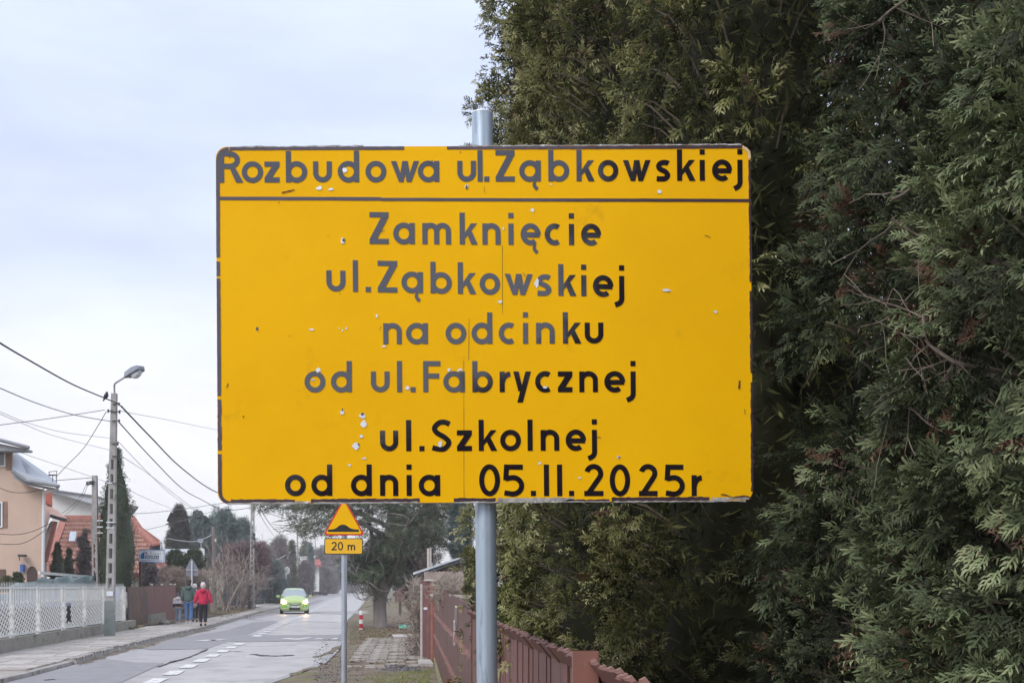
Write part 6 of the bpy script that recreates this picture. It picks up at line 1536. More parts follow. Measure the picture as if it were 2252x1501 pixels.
mb = MB(); mb.tube([P(730, 1300, 260.1), P(730, 1262, 260.1)], .06, 6); mb.build('post', M_galv2, fs2)

# ================================================================== RIGHT VERGE THINGS
pt = thing('pine_tree', 'broad dark pine with forking limbs and rough trunk right of the hump sign', 'tree', G(837, 1379))
YT = DG(1379)
def PT(px, py, dy=0): return P(px, py, YT + dy)
M_pbark = mat('pine_bark', (0.15, 0.125, 0.115), .95, scale=3, col2=(0.30, 0.26, 0.24), bump=.9, bscale=14, stretch=(1, 1, .25))
mb = MB(); mb.tube([PT(837, 1386), PT(837, 1378), PT(836, 1360), PT(835, 1335), PT(836, 1312), PT(838, 1296), PT(844, 1262), PT(850, 1225), PT(856, 1180), PT(862, 1130), PT(866, 1060), PT(868, 1000)],
                  [.36, .30, .265, .26, .27, .34, .27, .23, .20, .17, .11, .04], 14); mb.build('trunk', M_pbark, pt, smooth=True)
limbs = [([(832, 1300), (822, 1282), (816, 1262), (806, 1246), (790, 1236)], -.6, .13), ([(836, 1306), (824, 1296), (812, 1280), (800, 1272), (786, 1268)], -1.0, .10), ([(840, 1290), (832, 1262), (826, 1230), (820, 1190), (812, 1150), (790, 1120)], .8, .15),
         ([(840, 1312), (852, 1296), (862, 1276), (872, 1252), (884, 1226), (896, 1196), (904, 1170)], .2, .11), ([(846, 1290), (860, 1262), (872, 1240), (878, 1210), (884, 1180), (900, 1140)], -.8, .10), ([(855, 1190), (830, 1170), (790, 1150), (740, 1145), (690, 1150), (650, 1158)], -1.2, .09),
         ([(858, 1160), (820, 1140), (760, 1120), (700, 1112), (640, 1118), (610, 1112)], 1.0, .10), ([(860, 1150), (900, 1135), (950, 1130), (990, 1140), (1015, 1160)], .5, .09), ([(852, 1205), (880, 1190), (920, 1180), (960, 1185)], 1.0, .07), ([(862, 1110), (840, 1080), (800, 1060), (740, 1050), (700, 1060)], 0, .08), ([(862, 1110), (900, 1080), (950, 1065), (1000, 1070)], 0, .08)]
lmb = MB(); rnd = random.Random(9); needle_c = []
for line, dy, r_ in limbs:
    n_ = len(line); pts = smooth_pts([PT(x, y, dy * i / (n_ - 1) * 2) for i, (x, y) in enumerate(line)], 5)
    lmb.tube(pts, [r_ * (1 - .75 * i / len(pts)) for i in range(len(pts))], 7, cap=False)
    for i in range(len(pts) // 3, len(pts)):
        if rnd.random() < .75:
            d = Vector((rnd.gauss(-.2, 1), rnd.gauss(0, .8), rnd.gauss(.0, .5)))
            twigs(lmb, pts[i], d, rnd.uniform(.5, 1.1), r_ * .22, 1, rnd, .6, 2, .25, -.03, 3, .008)
        if pts[i].z > 2.6 or rnd.random() < .35:
            needle_c.append((tuple(pts[i] + Vector((rnd.gauss(0, .4), rnd.gauss(0, .5), rnd.gauss(.05, .25)))), rnd.uniform(.28, .55)))
lmb.build('limbs', M_pbark, pt)
for _ in range(125):     # hanging masses of the crown seen under the board
    x = rnd.uniform(640, 1035); lim = 1128 + 34 * math.sin(x * .021) + 22 * math.sin(x * .06 + 1) + (70 if 770 < x < 905 else 0) * math.sin((x - 770) / 135 * math.pi) + (36 if 900 < x < 985 else 0)
    if x < 720: lim = 1112 + (x - 640) * .45
    y = rnd.uniform(1030, max(1045, lim)); needle_c.append((tuple(PT(x, y, rnd.uniform(-1.6, 1.6))), rnd.uniform(.28, .5)))
for _ in range(34): needle_c.append((tuple(PT(rnd.uniform(770, 835), rnd.uniform(1215, 1275), rnd.uniform(-1, .5))), rnd.uniform(.2, .38)))
for _ in range(22): needle_c.append((tuple(PT(rnd.gauss(850, 16), rnd.uniform(1180, 1262), rnd.uniform(-.9, -.3))), rnd.uniform(.2, .36)))
cs = [c for c, r_ in needle_c]; rs_ = [(r_ * 1.15, r_, r_ * .62) for c, r_ in needle_c]
v, f_, tt = clump_leaves(cs, rs_, 72, .18, NEED, (.05, .95), up=.25, shell=.1); nmesh('crown', v, f_, pinemat, pt, tt, kind='stuff')
mb = MB()
for k in range(26):      # bare drooping outer twigs, left of the crown
    x, y = rnd.uniform(640, 730), rnd.uniform(1130, 1165)
    pts = smooth_pts([PT(x, y), PT(x - 14, y + rnd.uniform(2, 10)), PT(x - 32, y + rnd.uniform(0, 18)), PT(x - 46, y + rnd.uniform(-4, 14))], 3); mb.tube(pts, .013, 3, cap=False)
for k in range(9):
    x, y = 818, rnd.uniform(1285, 1305); d = rnd.uniform(.5, 1)
    pts = smooth_pts([PT(820, 1300, -.3), PT(820 - 18 * d, y + 12, -.5), PT(820 - 36 * d, y + 13, -.6), PT(820 - 48 * d, y - 4, -.7)], 3); mb.tube(pts, .012, 3, cap=False)
mb.build('bare_twigs', M_pbark, pt)['kind'] = 'stuff'
# bollard
bo = thing('bollard', 'short red and white banded bollard at the road edge before the pine', 'bollard', G(794, 1384))
Yo = DG(1384); c = G(794, 1384); r_ = .072
bands = [(1384, 1380.5, 'w'), (1380.5, 1370.5, 'r'), (1370.5, 1361, 'w'), (1361, 1351, 'r'), (1351, 1342, 'w')]
for k, (y0, y1, cc) in enumerate(bands):
    mb = MB(); z0, z1 = P(0, y0, Yo).z, P(0, y1, Yo).z; prof = [(r_, max(0, z0)), (r_, z1)] if k < 4 else [(r_, z0), (r_, z1 - .03), (r_ * .8, z1), (0.001, z1 + .012)]
    mb.lathe(prof, (c.x, c.y, 0), 20); mb.build('red_band' if cc == 'r' else 'white_band', mat('bollard_red', (.50, .015, .03), .4) if cc == 'r' else M_white, bo, smooth=True)
# bin bag
Yg_ = DG(1383); bg_ = thing('rubbish_bag', 'crumpled green plastic bag lying on the soil beside the gate', 'bag', G(890, 1383))
bm_ = bmesh.new(); bmesh.ops.create_icosphere(bm_, subdivisions=3, radius=1)
for v_ in bm_.verts:
    n = 1 + .16 * math.sin(v_.co.x * 5 + 1) * math.sin(v_.co.y * 6) + .12 * math.sin(v_.co.z * 9 + v_.co.x * 7) + random.gauss(0, .035)
    v_.co = Vector((v_.co.x * .235 * n, v_.co.y * .2 * n, max(-.06, v_.co.z * .12 * n)))
    v_.co += Vector((G(890, 1383).x - .02 * 0, G(890, 1383).y, .07))
me = bpy.data.meshes.new('bag_body'); bm_.to_mesh(me); bm_.free(); me.materials.append(mat('green_plastic', (.05, .30, .20), .3, scale=9, col2=(.30, .60, .48), spec=.6, thr=(.45, .62)))
me.shade_smooth(); o = bpy.data.objects.new('bag_body', me); COL.objects.link(o); o.parent = bg_
for v_ in me.vertices: v_.co -= bg_.location
mb = MB(); mb.tube(smooth_pts([P(903, 1376, Yg_), P(908, 1374, Yg_), P(912, 1378, Yg_)], 3), [.02, .03, .03, .02, .03, .035, .05], 5); mb.build('tied_neck', mat('green_plastic', (0, 0, 0)), bg_)
# reddish tilted screen behind the pine trunk
t = thing('board_fence', 'dull pinkish brown sloping board fence beyond the pine trunk', 'fence', P(880, 1330, 52))
for k in range(7):
    x = 868 + k * 5.4; top = 1302 - k * 5.5 if k < 4 else 1281; mb = MB(); mb.prism([P(x, top, 52), P(x + 5, top - 4, 52), P(x + 5, 1324, 52), P(x, 1322, 52)], (0, .04, 0)); mb.build('board', mat('pinkish_boards', (.21, .135, .12), .9, scale=3, var=.25), t)
# shed
Ys = 30.0
sh = thing('shed', 'old shed with sloping pale edged roof and dark gable behind the dry vines', 'shed', P(960, 1300, Ys))
mb = MB(); mb.prism([P(908, 1258, Ys), P(1011, 1224.5, Ys), P(1012, 1228, Ys), P(909, 1263, Ys)], (.15, 3, 0)); mb.build('roof_sheet', mat('pale_roof_felt', (.40, .42, .46), .7, scale=6, col2=(.62, .64, .68)), sh)
mb = MB(); mb.prism([P(909, 1262, Ys + .03), P(1012, 1228, Ys + .03), P(1012, 1236, Ys + .03), P(930, 1263, Ys + .03), P(906, 1267, Ys + .03)], (.15, 3, 0)); mb.build('barge_board', mat('dark_barge', (.06, .065, .08), .7, var=.2), sh)
mb = MB(); mb.prism([P(932, 1262, Ys + .5), P(1012, 1236, Ys + .5), P(1012, 1300, Ys + .5), P(932, 1300, Ys + .5)], (0, 2.5, 0)); mb.build('wall', mat('shed_wall', (.10, .075, .06), .95, scale=5, col2=(.30, .24, .2)), sh)
k = 0
for x in np.arange(934, 1046, 3.2):
    top = 1256 + 1.2 * math.sin(k * 2.3); mb = MB(); a = P(x, 0, Ys - .6)
    mb.box((a.x, Ys - .6, P(0, top, Ys - .6).z / 2), (.038, .02, P(0, top, Ys - .6).z)); o = mb.build('lath', mat('grey_laths', (.25, .20, .175), .95, scale=4, col2=(.42, .35, .31)), sh); k += 1
mb = MB(); mb.tube([P(942, 1205, 38), P(943, 1290, 38)], .05, 8); mb.tube([P(947, 1203, 38), P(948, 1290, 38)], .03, 8); o = mb.build('pale_pipe', M_palewood); tag(o, 'thin pale pipes rising behind the shed roof', 'pipe')
# dry vines on the fence end and reeds above the sheets
def vine(label, boxes, m, n, seed, name='dry_vine', L=.5, r_=.012):
    rr_ = random.Random(seed); t = thing(name, label, 'climbing plant', P((boxes[0][0] + boxes[0][2]) / 2, 1330, boxes[0][4])); mb = MB()
    for k in range(n):
        x0, y0, x1, y1, Y, up = rr_.choice(boxes); p = P(rr_.uniform(x0, x1), rr_.uniform(y0, y1), Y + rr_.uniform(-.25, .25))
        twigs(mb, p, (rr_.gauss(0, .5), rr_.gauss(0, .4), rr_.gauss(up, .7)), L * rr_.uniform(.5, 1.2), r_ * rr_.uniform(.4, 1.2), 1, rr_, .7, 2, .35, 0, 3, .004)
    o = mb.build('stems', m, t); o['kind'] = 'stuff'; return t
vine('dense dry vine stems smothering the fence end left of the brown gate', [(904, 1284, 930, 1440, 25, .0), (906, 1284, 926, 1330, 24.6, .0)], M_bush2, 420, 1, L=.2)
vine('pale dry creeper tangle hanging over the top of the brown sheets', [(962, 1284, 1045, 1322, 16, -.3), (955, 1280, 1000, 1304, 18, -.1)], M_bush2, 420, 2, L=.15, r_=.006)
vine('dark dry creeper stems low by the gate post', [(903, 1330, 932, 1442, 25.2, 0)], M_bush, 220, 3, L=.26)
ev = cone_tree('shrub', 'bright green evergreen shrub just left of the grey sign pole', 1036, 15.5, 1228, 1312, 15, olive_far, 3600, .07, 'dome', 'shrub', None, MINI, (.3, 1), ncl=60)
cone_tree('shrub', 'yellow-green shrub over the slat tops right of the grey sign pole', 1128, 7.9, 1290, 1392, 26, leafmat('yellow_green', [(0, (0.05, 0.06, 0.02)), (.5, (0.11, 0.14, 0.03)), (1, (0.23, 0.27, 0.05))]), 4200, .05, 'dome', 'shrub', None, MINI, (.3, 1), ncl=70)
# ================================================================== PEOPLE
def skin(name, nodes, edges, m, parent, sub=2, flatten=None):
    """one continuous surface grown round a skeleton: nodes = (x, y, z, rx, ry)"""
    me = bpy.data.meshes.new(name); me.from_pydata([n[:3] for n in nodes], edges, [])
    o = bpy.data.objects.new(name, me); COL.objects.link(o)
    sk = o.modifiers.new('skin', 'SKIN'); o.modifiers.new('sub', 'SUBSURF').levels = sub
    o.modifiers['sub'].render_levels = sub
    for i, n in enumerate(nodes):
        s_ = me.skin_vertices[0].data[i]; s_.radius = (n[3], n[4] if len(n) > 4 else n[3]); s_.use_root = (i == 0)
    dg = bpy.context.evaluated_depsgraph_get(); me2 = bpy.data.meshes.new_from_object(o.evaluated_get(dg))
    bpy.data.objects.remove(o); me2.materials.clear(); me2.materials.append(m); me2.shade_smooth()
    if flatten: flatten(me2)
    o = bpy.data.objects.new(name, me2); COL.objects.link(o); o.parent = parent
    return o
M_skin = mat('skin_tone', (.52, .34, .27), .6, var=.06)
def person(label, pos, H, yaw, jacket, trousers, shoe, hat, hatm=None, coat=.52, bulk=1.0, stride=.16, arms=((-.20, .02), (.20, -.02)), hood=True, hair=None, scarf=None, armout=0.0):
    t = thing('person', label, 'person', pos, (0, 0, yaw)); h = H / 1.75; b = bulk
    def N(x, y, z, r, ry=None): return (x * h, y * h, z * h, r * h * b, (ry or r) * h * b)
    hipz = .90
    fl, fr = (-.09, stride, .08), (.09, -stride, .08)     # ankles
    kl, kr = (-.095, stride * .75 + .02, .49), (.095, -stride * .25 + .04, .49)
    aL, aR = arms
    shoulders = [(-.175, 0, 1.40), (.175, 0, 1.40)]
    el = (-.22 - armout * .5, aL[1] * .5 - .02, 1.13); er = (.22 + armout * .5, aR[1] * .5 - .02, 1.13)
    hl = (-.235 - armout, aL[1] + .05, .88); hr_ = (.235 + armout, aR[1] + .05, .88)
    body = [N(0, 0, .95, .13, .10), N(0, 0, 1.18, .125, .095), N(0, 0, 1.38, .13, .10), N(0, 0, 1.48, .055), N(0, .01, 1.56, .06), N(0, .02, 1.64, .088, .095), N(0, .015, 1.70, .07, .08),
            N(*shoulders[0], .06), N(*el, .045), N(*hl, .035), N(hl[0] - .01, hl[1] + .02, hl[2] - .09, .030, .018),
            N(*shoulders[1], .06), N(*er, .045), N(*hr_, .035), N(hr_[0] + .01, hr_[1] + .02, hr_[2] - .09, .030, .018),
            N(-.09, 0, .88, .085), N(*kl, .058), N(*fl, .038), N(fl[0], fl[1] + .13, .035, .035, .028),
            N(.09, 0, .88, .085), N(*kr, .058), N(*fr, .038), N(fr[0], fr[1] + .13, .035, .035, .028)]
    edges = [(0, 1), (1, 2), (2, 3), (3, 4), (4, 5), (5, 6), (2, 7), (7, 8), (8, 9), (9, 10), (2, 11), (11, 12), (12, 13), (13, 14), (0, 15), (15, 16), (16, 17), (17, 18), (0, 19), (19, 20), (20, 21), (21, 22)]
    skin('body', body, edges, M_skin, t)
    for s_, hh in ((-1, hl), (1, hr_)):      # fingers and thumb, slightly curled
        mb = MB()
        for f in range(4):
            x0 = hh[0] + s_ * .01; y0 = hh[1] - .012 + f * .014 + .02; L = (.055, .065, .062, .048)[f]
            mb.tube([Vector((x0, y0, hh[2] - .11)) * h, Vector((x0 - s_ * .004, y0 + .006, hh[2] - .11 - L * .6)) * h, Vector((x0 - s_ * .018, y0 + .010, hh[2] - .11 - L)) * h], [.0085 * h, .008 * h, .006 * h], 5)
        mb.tube([Vector((hh[0], hh[1] + .045, hh[2] - .06)) * h, Vector((hh[0] - s_ * .015, hh[1] + .075, hh[2] - .10)) * h, Vector((hh[0] - s_ * .02, hh[1] + .08, hh[2] - .125)) * h], [.010 * h, .009 * h, .007 * h], 5)
        mb.build('fingers', M_skin, t, smooth=True, local=True)
    mb = MB()      # face: nose, ears
    mb.tube([Vector((0, .105, 1.665)) * h, Vector((0, .13, 1.63)) * h], [.008 * h, .016 * h], 6); mb.build('nose', M_skin, t, smooth=True, local=True)
    # trousers
    tr = [N(0, 0, .98, .145, .11), N(-.085, .0, .86, .10), N(kl[0], kl[1], kl[2], .072), N(fl[0], fl[1], .14, .062, .066), N(.085, 0, .86, .10), N(kr[0], kr[1], kr[2], .072), N(fr[0], fr[1], .14, .062, .066)]
    skin('trousers', tr, [(0, 1), (1, 2), (2, 3), (0, 4), (4, 5), (5, 6)], trousers, t)
    # jacket
    hem = 1.75 * 0 + .98 - (coat - .35)
    jk = [N(0, 0, hem + .02, .175, .135), N(0, 0, (hem + 1.2) / 2, .185, .14), N(0, 0, 1.22, .178, .135), N(0, 0, 1.40, .15, .12), N(0, .0, 1.47, .085, .08),
          N(-.19, 0, 1.385, .075, .085), N(el[0], el[1], el[2], .075, .078), N(hl[0], hl[1] - .01, hl[2] + .035, .055, .058),
          N(.19, 0, 1.385, .075, .085), N(er[0], er[1], er[2], .075, .078), N(hr_[0], hr_[1] - .01, hr_[2] + .035, .055, .058)]
    j = skin('jacket', jk, [(0, 1), (1, 2), (2, 3), (3, 4), (3, 5), (5, 6), (6, 7), (3, 8), (8, 9), (9, 10)], jacket[0], t)
    if len(jacket) > 1:      # two-tone: yoke over darker lower half
        j.data.materials.append(jacket[1])
        for p in j.data.polygons:
            if p.center.z < jacket[2] * h: p.material_index = 1
    if hood:
        hd = MB(); vs = []
        hd.tube([Vector((-.10, -.05, 1.47)) * h, Vector((-.075, -.125, 1.45)) * h, Vector((0, -.155, 1.42)) * h, Vector((.075, -.125, 1.45)) * h, Vector((.10, -.05, 1.47)) * h], [.045 * h, .07 * h, .085 * h, .07 * h, .045 * h], 10); hd.build('hood', jacket[0], t, smooth=True, local=True)
    mb = MB(); hm = hatm or M_black
    if hat == 'beanie':
        mb.lathe([(.098 * h, 1.615 * h), (.108 * h, 1.66 * h), (.10 * h, 1.72 * h), (.07 * h, 1.765 * h), (.02 * h, 1.785 * h), (.001, 1.787 * h)], (0, .018 * h, 0), 16, .95, 1.05)
        mb.tube([Vector((.099 * math.cos(a) * .95, .018 + .099 * math.sin(a) * 1.05, 1.62)) * h for a in [k * math.pi / 8 for k in range(17)]], .016 * h, 6)
        mb.build('beanie', hm, t, smooth=True, local=True)
    elif hat == 'flat_cap':
        mb.lathe([(.095 * h, 1.655 * h), (.112 * h, 1.68 * h), (.115 * h, 1.71 * h), (.08 * h, 1.745 * h), (.001, 1.75 * h)], (0, .02 * h, 0), 16, .95, 1.1)
        mb.box(Vector((0, .14, 1.68)) * h, (.15 * h, .09 * h, .015 * h)); mb.build('cap', hm, t, smooth=True, local=True)
    if hair:
        mb = MB(); mb.lathe([(.055 * h, 1.50 * h), (.092 * h, 1.56 * h), (.099 * h, 1.63 * h), (.09 * h, 1.67 * h)], (0, -.005 * h, 0), 14, .95, 1.0); mb.build('hair', hair, t, smooth=True, local=True)
    for f in (fl, fr):
        mb = MB(); mb.tube([Vector((f[0], f[1] - .045, .05)) * h, Vector((f[0], f[1] + .02, .055)) * h, Vector((f[0], f[1] + .12, .04)) * h, Vector((f[0], f[1] + .19, .03)) * h], [.045 * h, .052 * h, .045 * h, .028 * h], 8, flat=1.0); mb.build('shoe', shoe, t, smooth=True, local=True)
        if shoe is M_wsh: pass
    return t
M_wsh = mat('white_soled_shoe', (.30, .32, .36), .6, scale=20, col2=(.65, .66, .68))
M_green = mat('grey_green_jacket', (.075, .115, .105), .75, scale=8, col2=(.105, .15, .135), bump=.25, bscale=25)
M_redj = mat('crimson_jacket', (.50, .008, .055), .7, scale=10, col2=(.62, .018, .085), bump=.3, bscale=22)
M_jean = mat('blue_jeans', (.055, .13, .30), .8, scale=14, col2=(.12, .22, .42))
M_jean2 = mat('grey_blue_jeans', (.17, .23, .33), .8, scale=14, col2=(.30, .37, .46))
M_blk = mat('black_cloth', (.016, .015, .022), .8, var=.3)
M_pale = mat('pale_grey_cloth', (.60, .58, .64), .8, scale=9, col2=(.74, .72, .77))
M_pink = mat('greyish_pink_coat', (.40, .33, .37), .8, scale=6, var=.12)
M_wool = mat('white_wool', (.70, .64, .66), .9, scale=20, var=.08)
M_gwool = mat('grey_wool', (.12, .12, .16), .9, var=.2); M_dhair = mat('dark_hair', (.06, .045, .05), .8, var=.3); M_lhair = mat('pale_hair', (.55, .45, .42), .8, var=.15)
zp = .1
def ft(px, py): return G(px, py, zp)
person('child in grey beanie and two-tone pale and navy jacket walking beside the man', ft(391.5, 1369.5), 1.26, RA, (M_pale, M_blk, 1.13), M_jean2, M_wsh, 'beanie', M_gwool, coat=.42, bulk=1.12, stride=.10)
person('man in grey-green hooded jacket, dark cap and blue jeans seen from behind', ft(415, 1371.5), 1.80, RA - .05, (M_green,), M_jean, M_wsh, 'flat_cap', M_dhair, coat=.50, bulk=1.10, stride=.07, armout=.03, hair=M_dhair)
person('person in greyish pink coat mostly hidden behind the man', ft(428.5, 1366), 1.62, RA, (M_pink,), M_blk, M_blk, 'beanie', M_wool, coat=.72, bulk=1.0, stride=.08)
person('woman in bright crimson jacket, white woolly hat and black trousers', ft(446.5, 1375.5), 1.66, RA + .04, (M_redj,), M_blk, M_blk, 'beanie', M_wool, coat=.54, bulk=1.14, stride=.05, armout=.10, hair=M_lhair)
person('distant walker in a cream coat beside the far warning sign', G(680, 1311.5), 1.66, RA + math.pi, (mat('cream_cloth', (.62, .60, .52), .8),), M_jean, M_blk, 'beanie', M_wool, coat=.5, stride=.10, hood=False)
person('distant walker all in dark clothes beside the one in cream', G(685.5, 1312), 1.72, RA + math.pi, (mat('dark_plum', (.05, .035, .06), .8),), M_blk, M_blk, 'beanie', M_dhair, coat=.5, stride=.08, hood=False)
person('far walker in a yellow vest by the farthest poles', G(747, 1297.2), 1.75, RA + math.pi, (mat('hi_vis_yellow', (.72, .66, .18), .7),), M_jean, M_blk, 'beanie', M_dhair, coat=.4, stride=.10, hood=False)

# ================================================================== GREEN CAR
M_lime = mat('lime_paint', (.40, .54, .17), .3, scale=1.5, col2=(.44, .58, .20), spec=.6, coat=1.0)
M_cgl = mat('car_glass', (.42, .48, .52), .08, var=.06, metal=.75, spec=1.0)
M_tyre = mat('tyre_rubber', (.018, .018, .02), .85, var=.2); M_rim = mat('alloy_rim', (.45, .46, .48), .35, metal=.7, var=.1)
M_plast = mat('black_plastic', (.02, .02, .024), .6, var=.2); M_chr = mat('chrome', (.7, .71, .74), .15, metal=.9, var=.05)
M_lamp = mat('headlamp_lit', (.9, .85, .7), .2, emit=(1.0, .62, .27), estr=60, var=.02); M_lens = mat('lamp_lens', (.60, .62, .66), .12, var=.05, spec=.9)
cp = G(648, 1349.3)
car = thing('car', 'lime green hatchback driving towards the viewer with its headlights on', 'car', (cp.x, cp.y, 0), (0, 0, RA + R(4)))
# local frame: x across, y away from the viewer (front at y=0), z up ; width 1.69, length 3.9, height 1.52
secs = [ # y, half width low, half width belt, z bottom, z belt, z top, half width roof
 (0.00, .60, .56, .27, .60, .66, .48), (.07, .74, .70, .21, .66, .76, .60), (.28, .82, .77, .18, .78, .88, .66), (.62, .845, .81, .18, .88, .97, .70), (.86, .845, .82, .18, .93, 1.03, .70),
 (1.55, .845, .83, .18, .97, 1.46, .585), (1.95, .845, .83, .18, .98, 1.52, .57), (2.7, .845, .83, .18, .99, 1.51, .56), (3.4, .83, .81, .20, 1.0, 1.42, .53), (3.72, .80, .78, .25, 1.0, 1.28, .52), (3.88, .74, .72, .35, .92, 1.02, .52)]
vs, fs = [], []
for (y, wl_, wb, z0, zb_, zt_, wr) in secs:
    prof = [(-wl_ * .86, z0), (-wl_, z0 + .10), (-wl_ * 1.0, (z0 + zb_) / 2), (-wb, zb_), (-wr, zt_ - .05), (-wr * .8, zt_), (0, zt_ + .018), (wr * .8, zt_), (wr, zt_ - .05), (wb, zb_), (wl_ * 1.0, (z0 + zb_) / 2), (wl_, z0 + .10), (wl_ * .86, z0)]
    vs += [(x, y, z) for x, z in prof]
n_ = 13
for i in range(len(secs) - 1):
    for j in range(n_): k = (j + 1) % n_; fs.append((i * n_ + j, i * n_ + k, (i + 1) * n_ + k, (i + 1) * n_ + j))
fs.append(tuple(range(n_))); fs.append(tuple(reversed(range((len(secs) - 1) * n_, len(secs) * n_))))
mb = MB(); mb.add(vs, fs); body = mb.build('body', M_lime, car, smooth=True, local=True)
def cpart(name, pts, m, d=(0, -.015, 0), parent=car, smooth=False): mb = MB(); mb.prism([Vector(p) for p in pts], d); return mb.build(name, m, parent, local=True)
cpart('windscreen', [(-.74, .90, 1.005), (.74, .90, 1.005), (.70, 1.0, 1.09), (.545, 1.50, 1.42), (-.545, 1.50, 1.42), (-.70, 1.0, 1.09)], M_cgl, (0, -.03, .03))
for s_ in (-1, 1):
    cpart('side_window', [(s_ * .845, 1.05, 1.0), (s_ * .845, 3.3, 1.02), (s_ * .60, 3.2, 1.40), (s_ * .61, 1.62, 1.43)], M_cgl, (s_ * .012, 0, .004))
    hl_ = cpart('headlight', [(s_ * .79, .16, .64), (s_ * .46, -.005, .60), (s_ * .47, .03, .71), (s_ * .62, .20, .85), (s_ * .79, .34, .865)], M_lens, (0, -.035, .01))
    mb = MB(); mb.lathe([(0, 0), (.085, .01), (.085, .03), (0, .045)], (0, 0, 0), 14); o = mb.build('lamp', M_lamp, hl_, local=True)
    o.location = (s_ * .645, .03, .725); o.rotation_euler = (R(90), 0, 0)
    mb = MB(); mb.tube([(s_ * .80, 1.0, 1.0), (s_ * .88, .98, 1.02)], .025, 6); mb.build('mirror_stalk', M_plast, car, local=True)
    mb = MB(); mb.box((s_ * .955, .98, 1.045), (.20, .10, .14)); mb.build('door_mirror', M_lime, car, bevel=.03, local=True)
    cpart('bumper_recess', [(s_ * .74, .045, .37), (s_ * .50, -.01, .35), (s_ * .44, -.012, .44), (s_ * .56, .0, .56), (s_ * .76, .07, .60)], mat('lime_recess_shade', (.14, .40, .05), .4), (0, -.012, 0))  # shade of the recess painted as a darker lime plate
    cpart('fog_lamp', [(s_ * .70, .02, .335), (s_ * .46, -.03, .325), (s_ * .48, -.03, .365), (s_ * .70, .02, .38)], M_lens, (0, -.03, 0))
    for y in (.72, 3.18):
        wh = MB(); wh.lathe([(.16, -.10), (.28, -.10), (.305, -.06), (.305, .06), (.28, .10), (.16, .10)], (0, 0, 0), 24); o = wh.build('wheel', M_tyre, car, smooth=True, local=True)
        o.location = (s_ * .745, y, .30); o.rotation_euler = (0, R(90), 0)
        wh = MB(); wh.lathe([(0, -.085), (.19, -.08), (.19, .08), (0, .085)], (0, 0, 0), 20); wh.build('rim', M_rim, o, local=True)
gr = cpart('grille', [(-.34, -.02, .655), (.34, -.02, .655), (.27, -.03, .60), (.10, -.045, .55), (-.10, -.045, .55), (-.27, -.03, .60)], mat('grille_pale', (.45, .60, .38), .3), (0, -.02, 0))
mb = MB(); mb.tube([(-.36, -.055, .665), (-.28, -.06, .60), (-.12, -.07, .55), (0, -.075, .535), (.12, -.07, .55), (.28, -.06, .60), (.36, -.055, .665)], .016, 6); mb.tube([(-.36, -.05, .668), (.36, -.05, .668)], .008, 6); mb.build('grille_bar', M_plast, gr, local=True)
mb = MB(); mb.beam((-.035, -.08, .635), (-.03, -.08, .575), .012, .01); mb.beam((.035, -.08, .635), (.03, -.08, .575), .012, .01); mb.beam((-.03, -.08, .60), (.03, -.08, .60), .012, .01); mb.build('badge', M_chr, gr, local=True)
cpart('intake', [(-.30, -.02, .24), (.30, -.02, .24), (.34, -.02, .34), (.25, -.03, .40), (-.25, -.03, .40), (-.34, -.02, .34)], M_plast, (0, -.03, 0))
pl_ = cpart('number_plate', [(-.26, -.06, .385), (.26, -.06, .385), (.26, -.06, .495), (-.26, -.06, .495)], mat('plate_white', (.74, .75, .74), .5), (0, -.015, 0))
cpart('plate_strip', [(-.26, -.078, .385), (-.225, -.078, .385), (-.225, -.078, .495), (-.26, -.078, .495)], M_bl, (0, -.004, 0), pl_)
mb = MB()
for x0, x1 in ((-.20, -.14), (-.12, -.07), (.0, .05), (.07, .12), (.14, .19)): mb.add([(x0, -.079, .41), (x1, -.079, .41), (x1, -.079, .47), (x0, -.079, .47)], [(0, 1, 2, 3)])
o = mb.build('plate_characters', mat('blurred_grey', (.33, .33, .34), .6), pl_, local=True); o['kind'] = 'stuff'
mb = MB(); mb.beam((-.74, .875, 1.01), (.74, .875, 1.01), .04, .05); mb.build('wiper_cowl', M_plast, car, local=True)
mb = MB(); mb.box((0, 1.9, .2), (1.4, 3.2, .1)); mb.build('underbody', M_plast, car, local=True)
# far car at the end of the street
fc = thing('car', 'tiny distant white car with red lights right of the hump sign post', 'car', (P(786, 0, 300).x, 300, 0))
mb = MB(); mb.box((0, 0, .75), (1.8, 4, .9)); mb.hexa([(-.8, -1.4, 1.2), (.8, -1.4, 1.2), (.8, 1.2, 1.2), (-.8, 1.2, 1.2), (-.65, -1, 1.65), (.65, -1, 1.65), (.65, .6, 1.65), (-.65, .6, 1.65)]); mb.build('body', M_white, fc, bevel=.08, local=True)
mb = MB(); mb.hexa([(-.7, -1.44, 1.22), (.7, -1.44, 1.22), (.7, -1.3, 1.22), (-.7, -1.3, 1.22), (-.6, -1.04, 1.6), (.6, -1.04, 1.6), (.6, -.9, 1.6), (-.6, -.9, 1.6)]); mb.build('rear_window', M_cgl, fc, local=True)
for s_ in (-1, 1):
    mb = MB(); mb.box((s_ * .72, -2.03, .9), (.3, .06, .2)); mb.build('tail_light', mat('tail_red', (.6, .02, .02), .4, emit=(1, .05, .03), estr=2), fc, local=True)
    for y in (-1.3, 1.3):
        wh = MB(); wh.lathe([(.01, -.1), (.32, -.1), (.32, .1), (.01, .1)], (0, 0, 0), 14); o = wh.build('wheel', M_tyre, fc, local=True); o.location = (s_ * .8, y, .32); o.rotation_euler = (0, R(90), 0)

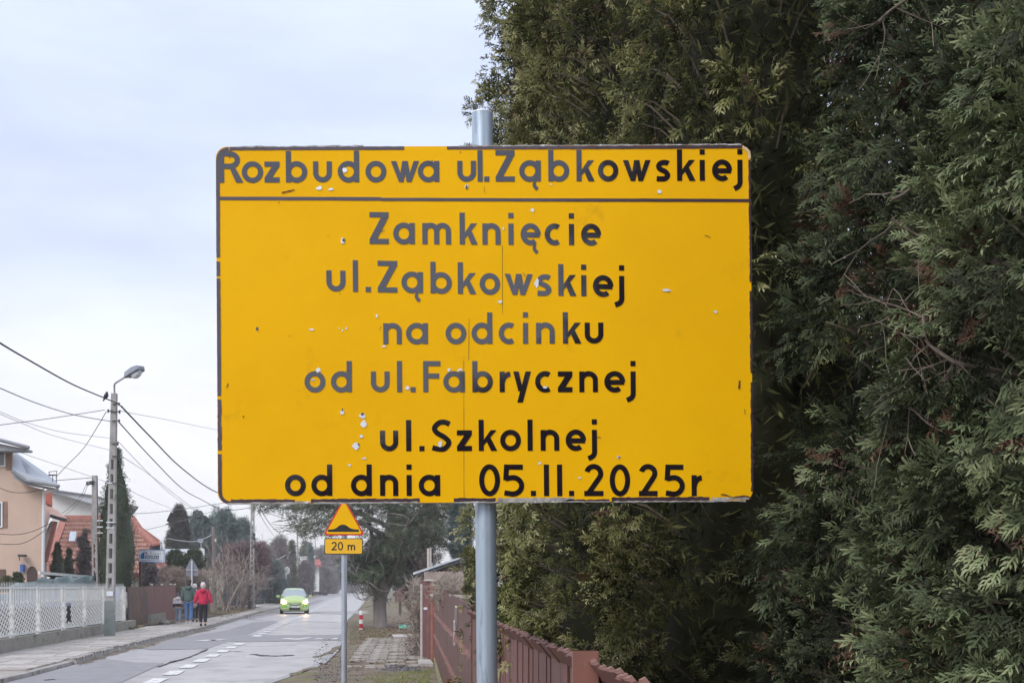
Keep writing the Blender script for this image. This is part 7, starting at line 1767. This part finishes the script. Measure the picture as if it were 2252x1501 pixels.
# ================================================================== BEHIND THE VIEWER (mirrored in the glossy film of the lettering)
bt = thing('tree', 'large dense evergreen standing behind the viewer on the fence side', 'tree', (5.6, -20, 0))
rr2 = random.Random(8); cs, rs2 = [], []
for k in range(230):
    f = rr2.random(); a = rr2.uniform(0, 6.283); pr = 4.6 * (1 - f) ** .28 * rr2.uniform(.5, 1)
    cs.append((5.9 + math.cos(a) * pr, -20 + math.sin(a) * pr, 1.2 + f * 16)); rs2.append(1.1)
for k in range(150):
    x = rr2.uniform(-4.5, 4); cs.append((x, -20 + rr2.uniform(-1, 1), rr2.uniform(.8, 1) ** 2 * (4.4 + max(0, (x + 4) * .52)) - .4 if k % 3 else rr2.uniform(.5, 4))); rs2.append(.7)
v, f_, tt = clump_leaves(cs, rs2, 40, .75, LEAF, (.1, .7), shell=.2); nmesh('crown', v, f_, leafmat('very_dark_evergreen', [(0, (0.010, 0.014, 0.008)), (.5, (0.022, 0.030, 0.014)), (1, (0.045, 0.055, 0.026))]), bt, tt, kind='stuff')
mb = MB(); mb.tube([(5.9, -20, -.1), (5.9, -20, 6), (5.9, -20, 13)], [.3, .2, .05], 9); mb.build('trunk', barkm, bt)
bh = thing('house', 'plain low house with a dark roof standing behind the viewer across the street', 'house', (-8, -34, 0))
mb = MB(); mb.box((-8, -36, 1.5), (11, 7, 3)); mb.build('wall', M_beige, bh)
mb = MB(); mb.prism([(-14, -32, 2.9), (-14, -40, 2.9), (-14, -36, 6.4)], (12, 0, 0)); mb.build('roof', M_roofd, bh)
bh2 = thing('house', 'plain narrow house with a dark roof behind the viewer nearer the fence', 'house', (6, -40, 0))
mb = MB(); mb.box((8, -42, 1.6), (9, 7, 3.2)); mb.build('wall', M_beige, bh2)
mb = MB(); mb.prism([(2.6, -38, 3.1), (2.6, -46, 3.1), (2.6, -42, 6.9)], (11, 0, 0)); mb.build('roof', M_roofd, bh2)

# ================================================================== HAZE
mb = MB(); mb.box((-60, 330, 12.5), (900, 900, 33)); hz = mb.build('haze', None)
hz.data.materials.clear(); hm = bpy.data.materials.new('haze_air'); hm.use_nodes = True; nt = hm.node_tree
for n in list(nt.nodes):
    if n.type == 'BSDF_PRINCIPLED': nt.nodes.remove(n)
pv = nt.nodes.new('ShaderNodeVolumePrincipled'); pv.inputs['Color'].default_value = (.96, .97, 1.0, 1); pv.inputs['Density'].default_value = 0.0011; pv.inputs['Anisotropy'].default_value = 0.0
nt.links.new(pv.outputs[0], nt.nodes['Material Output'].inputs['Volume']); hz.data.materials.append(hm); hz['kind'] = 'stuff'
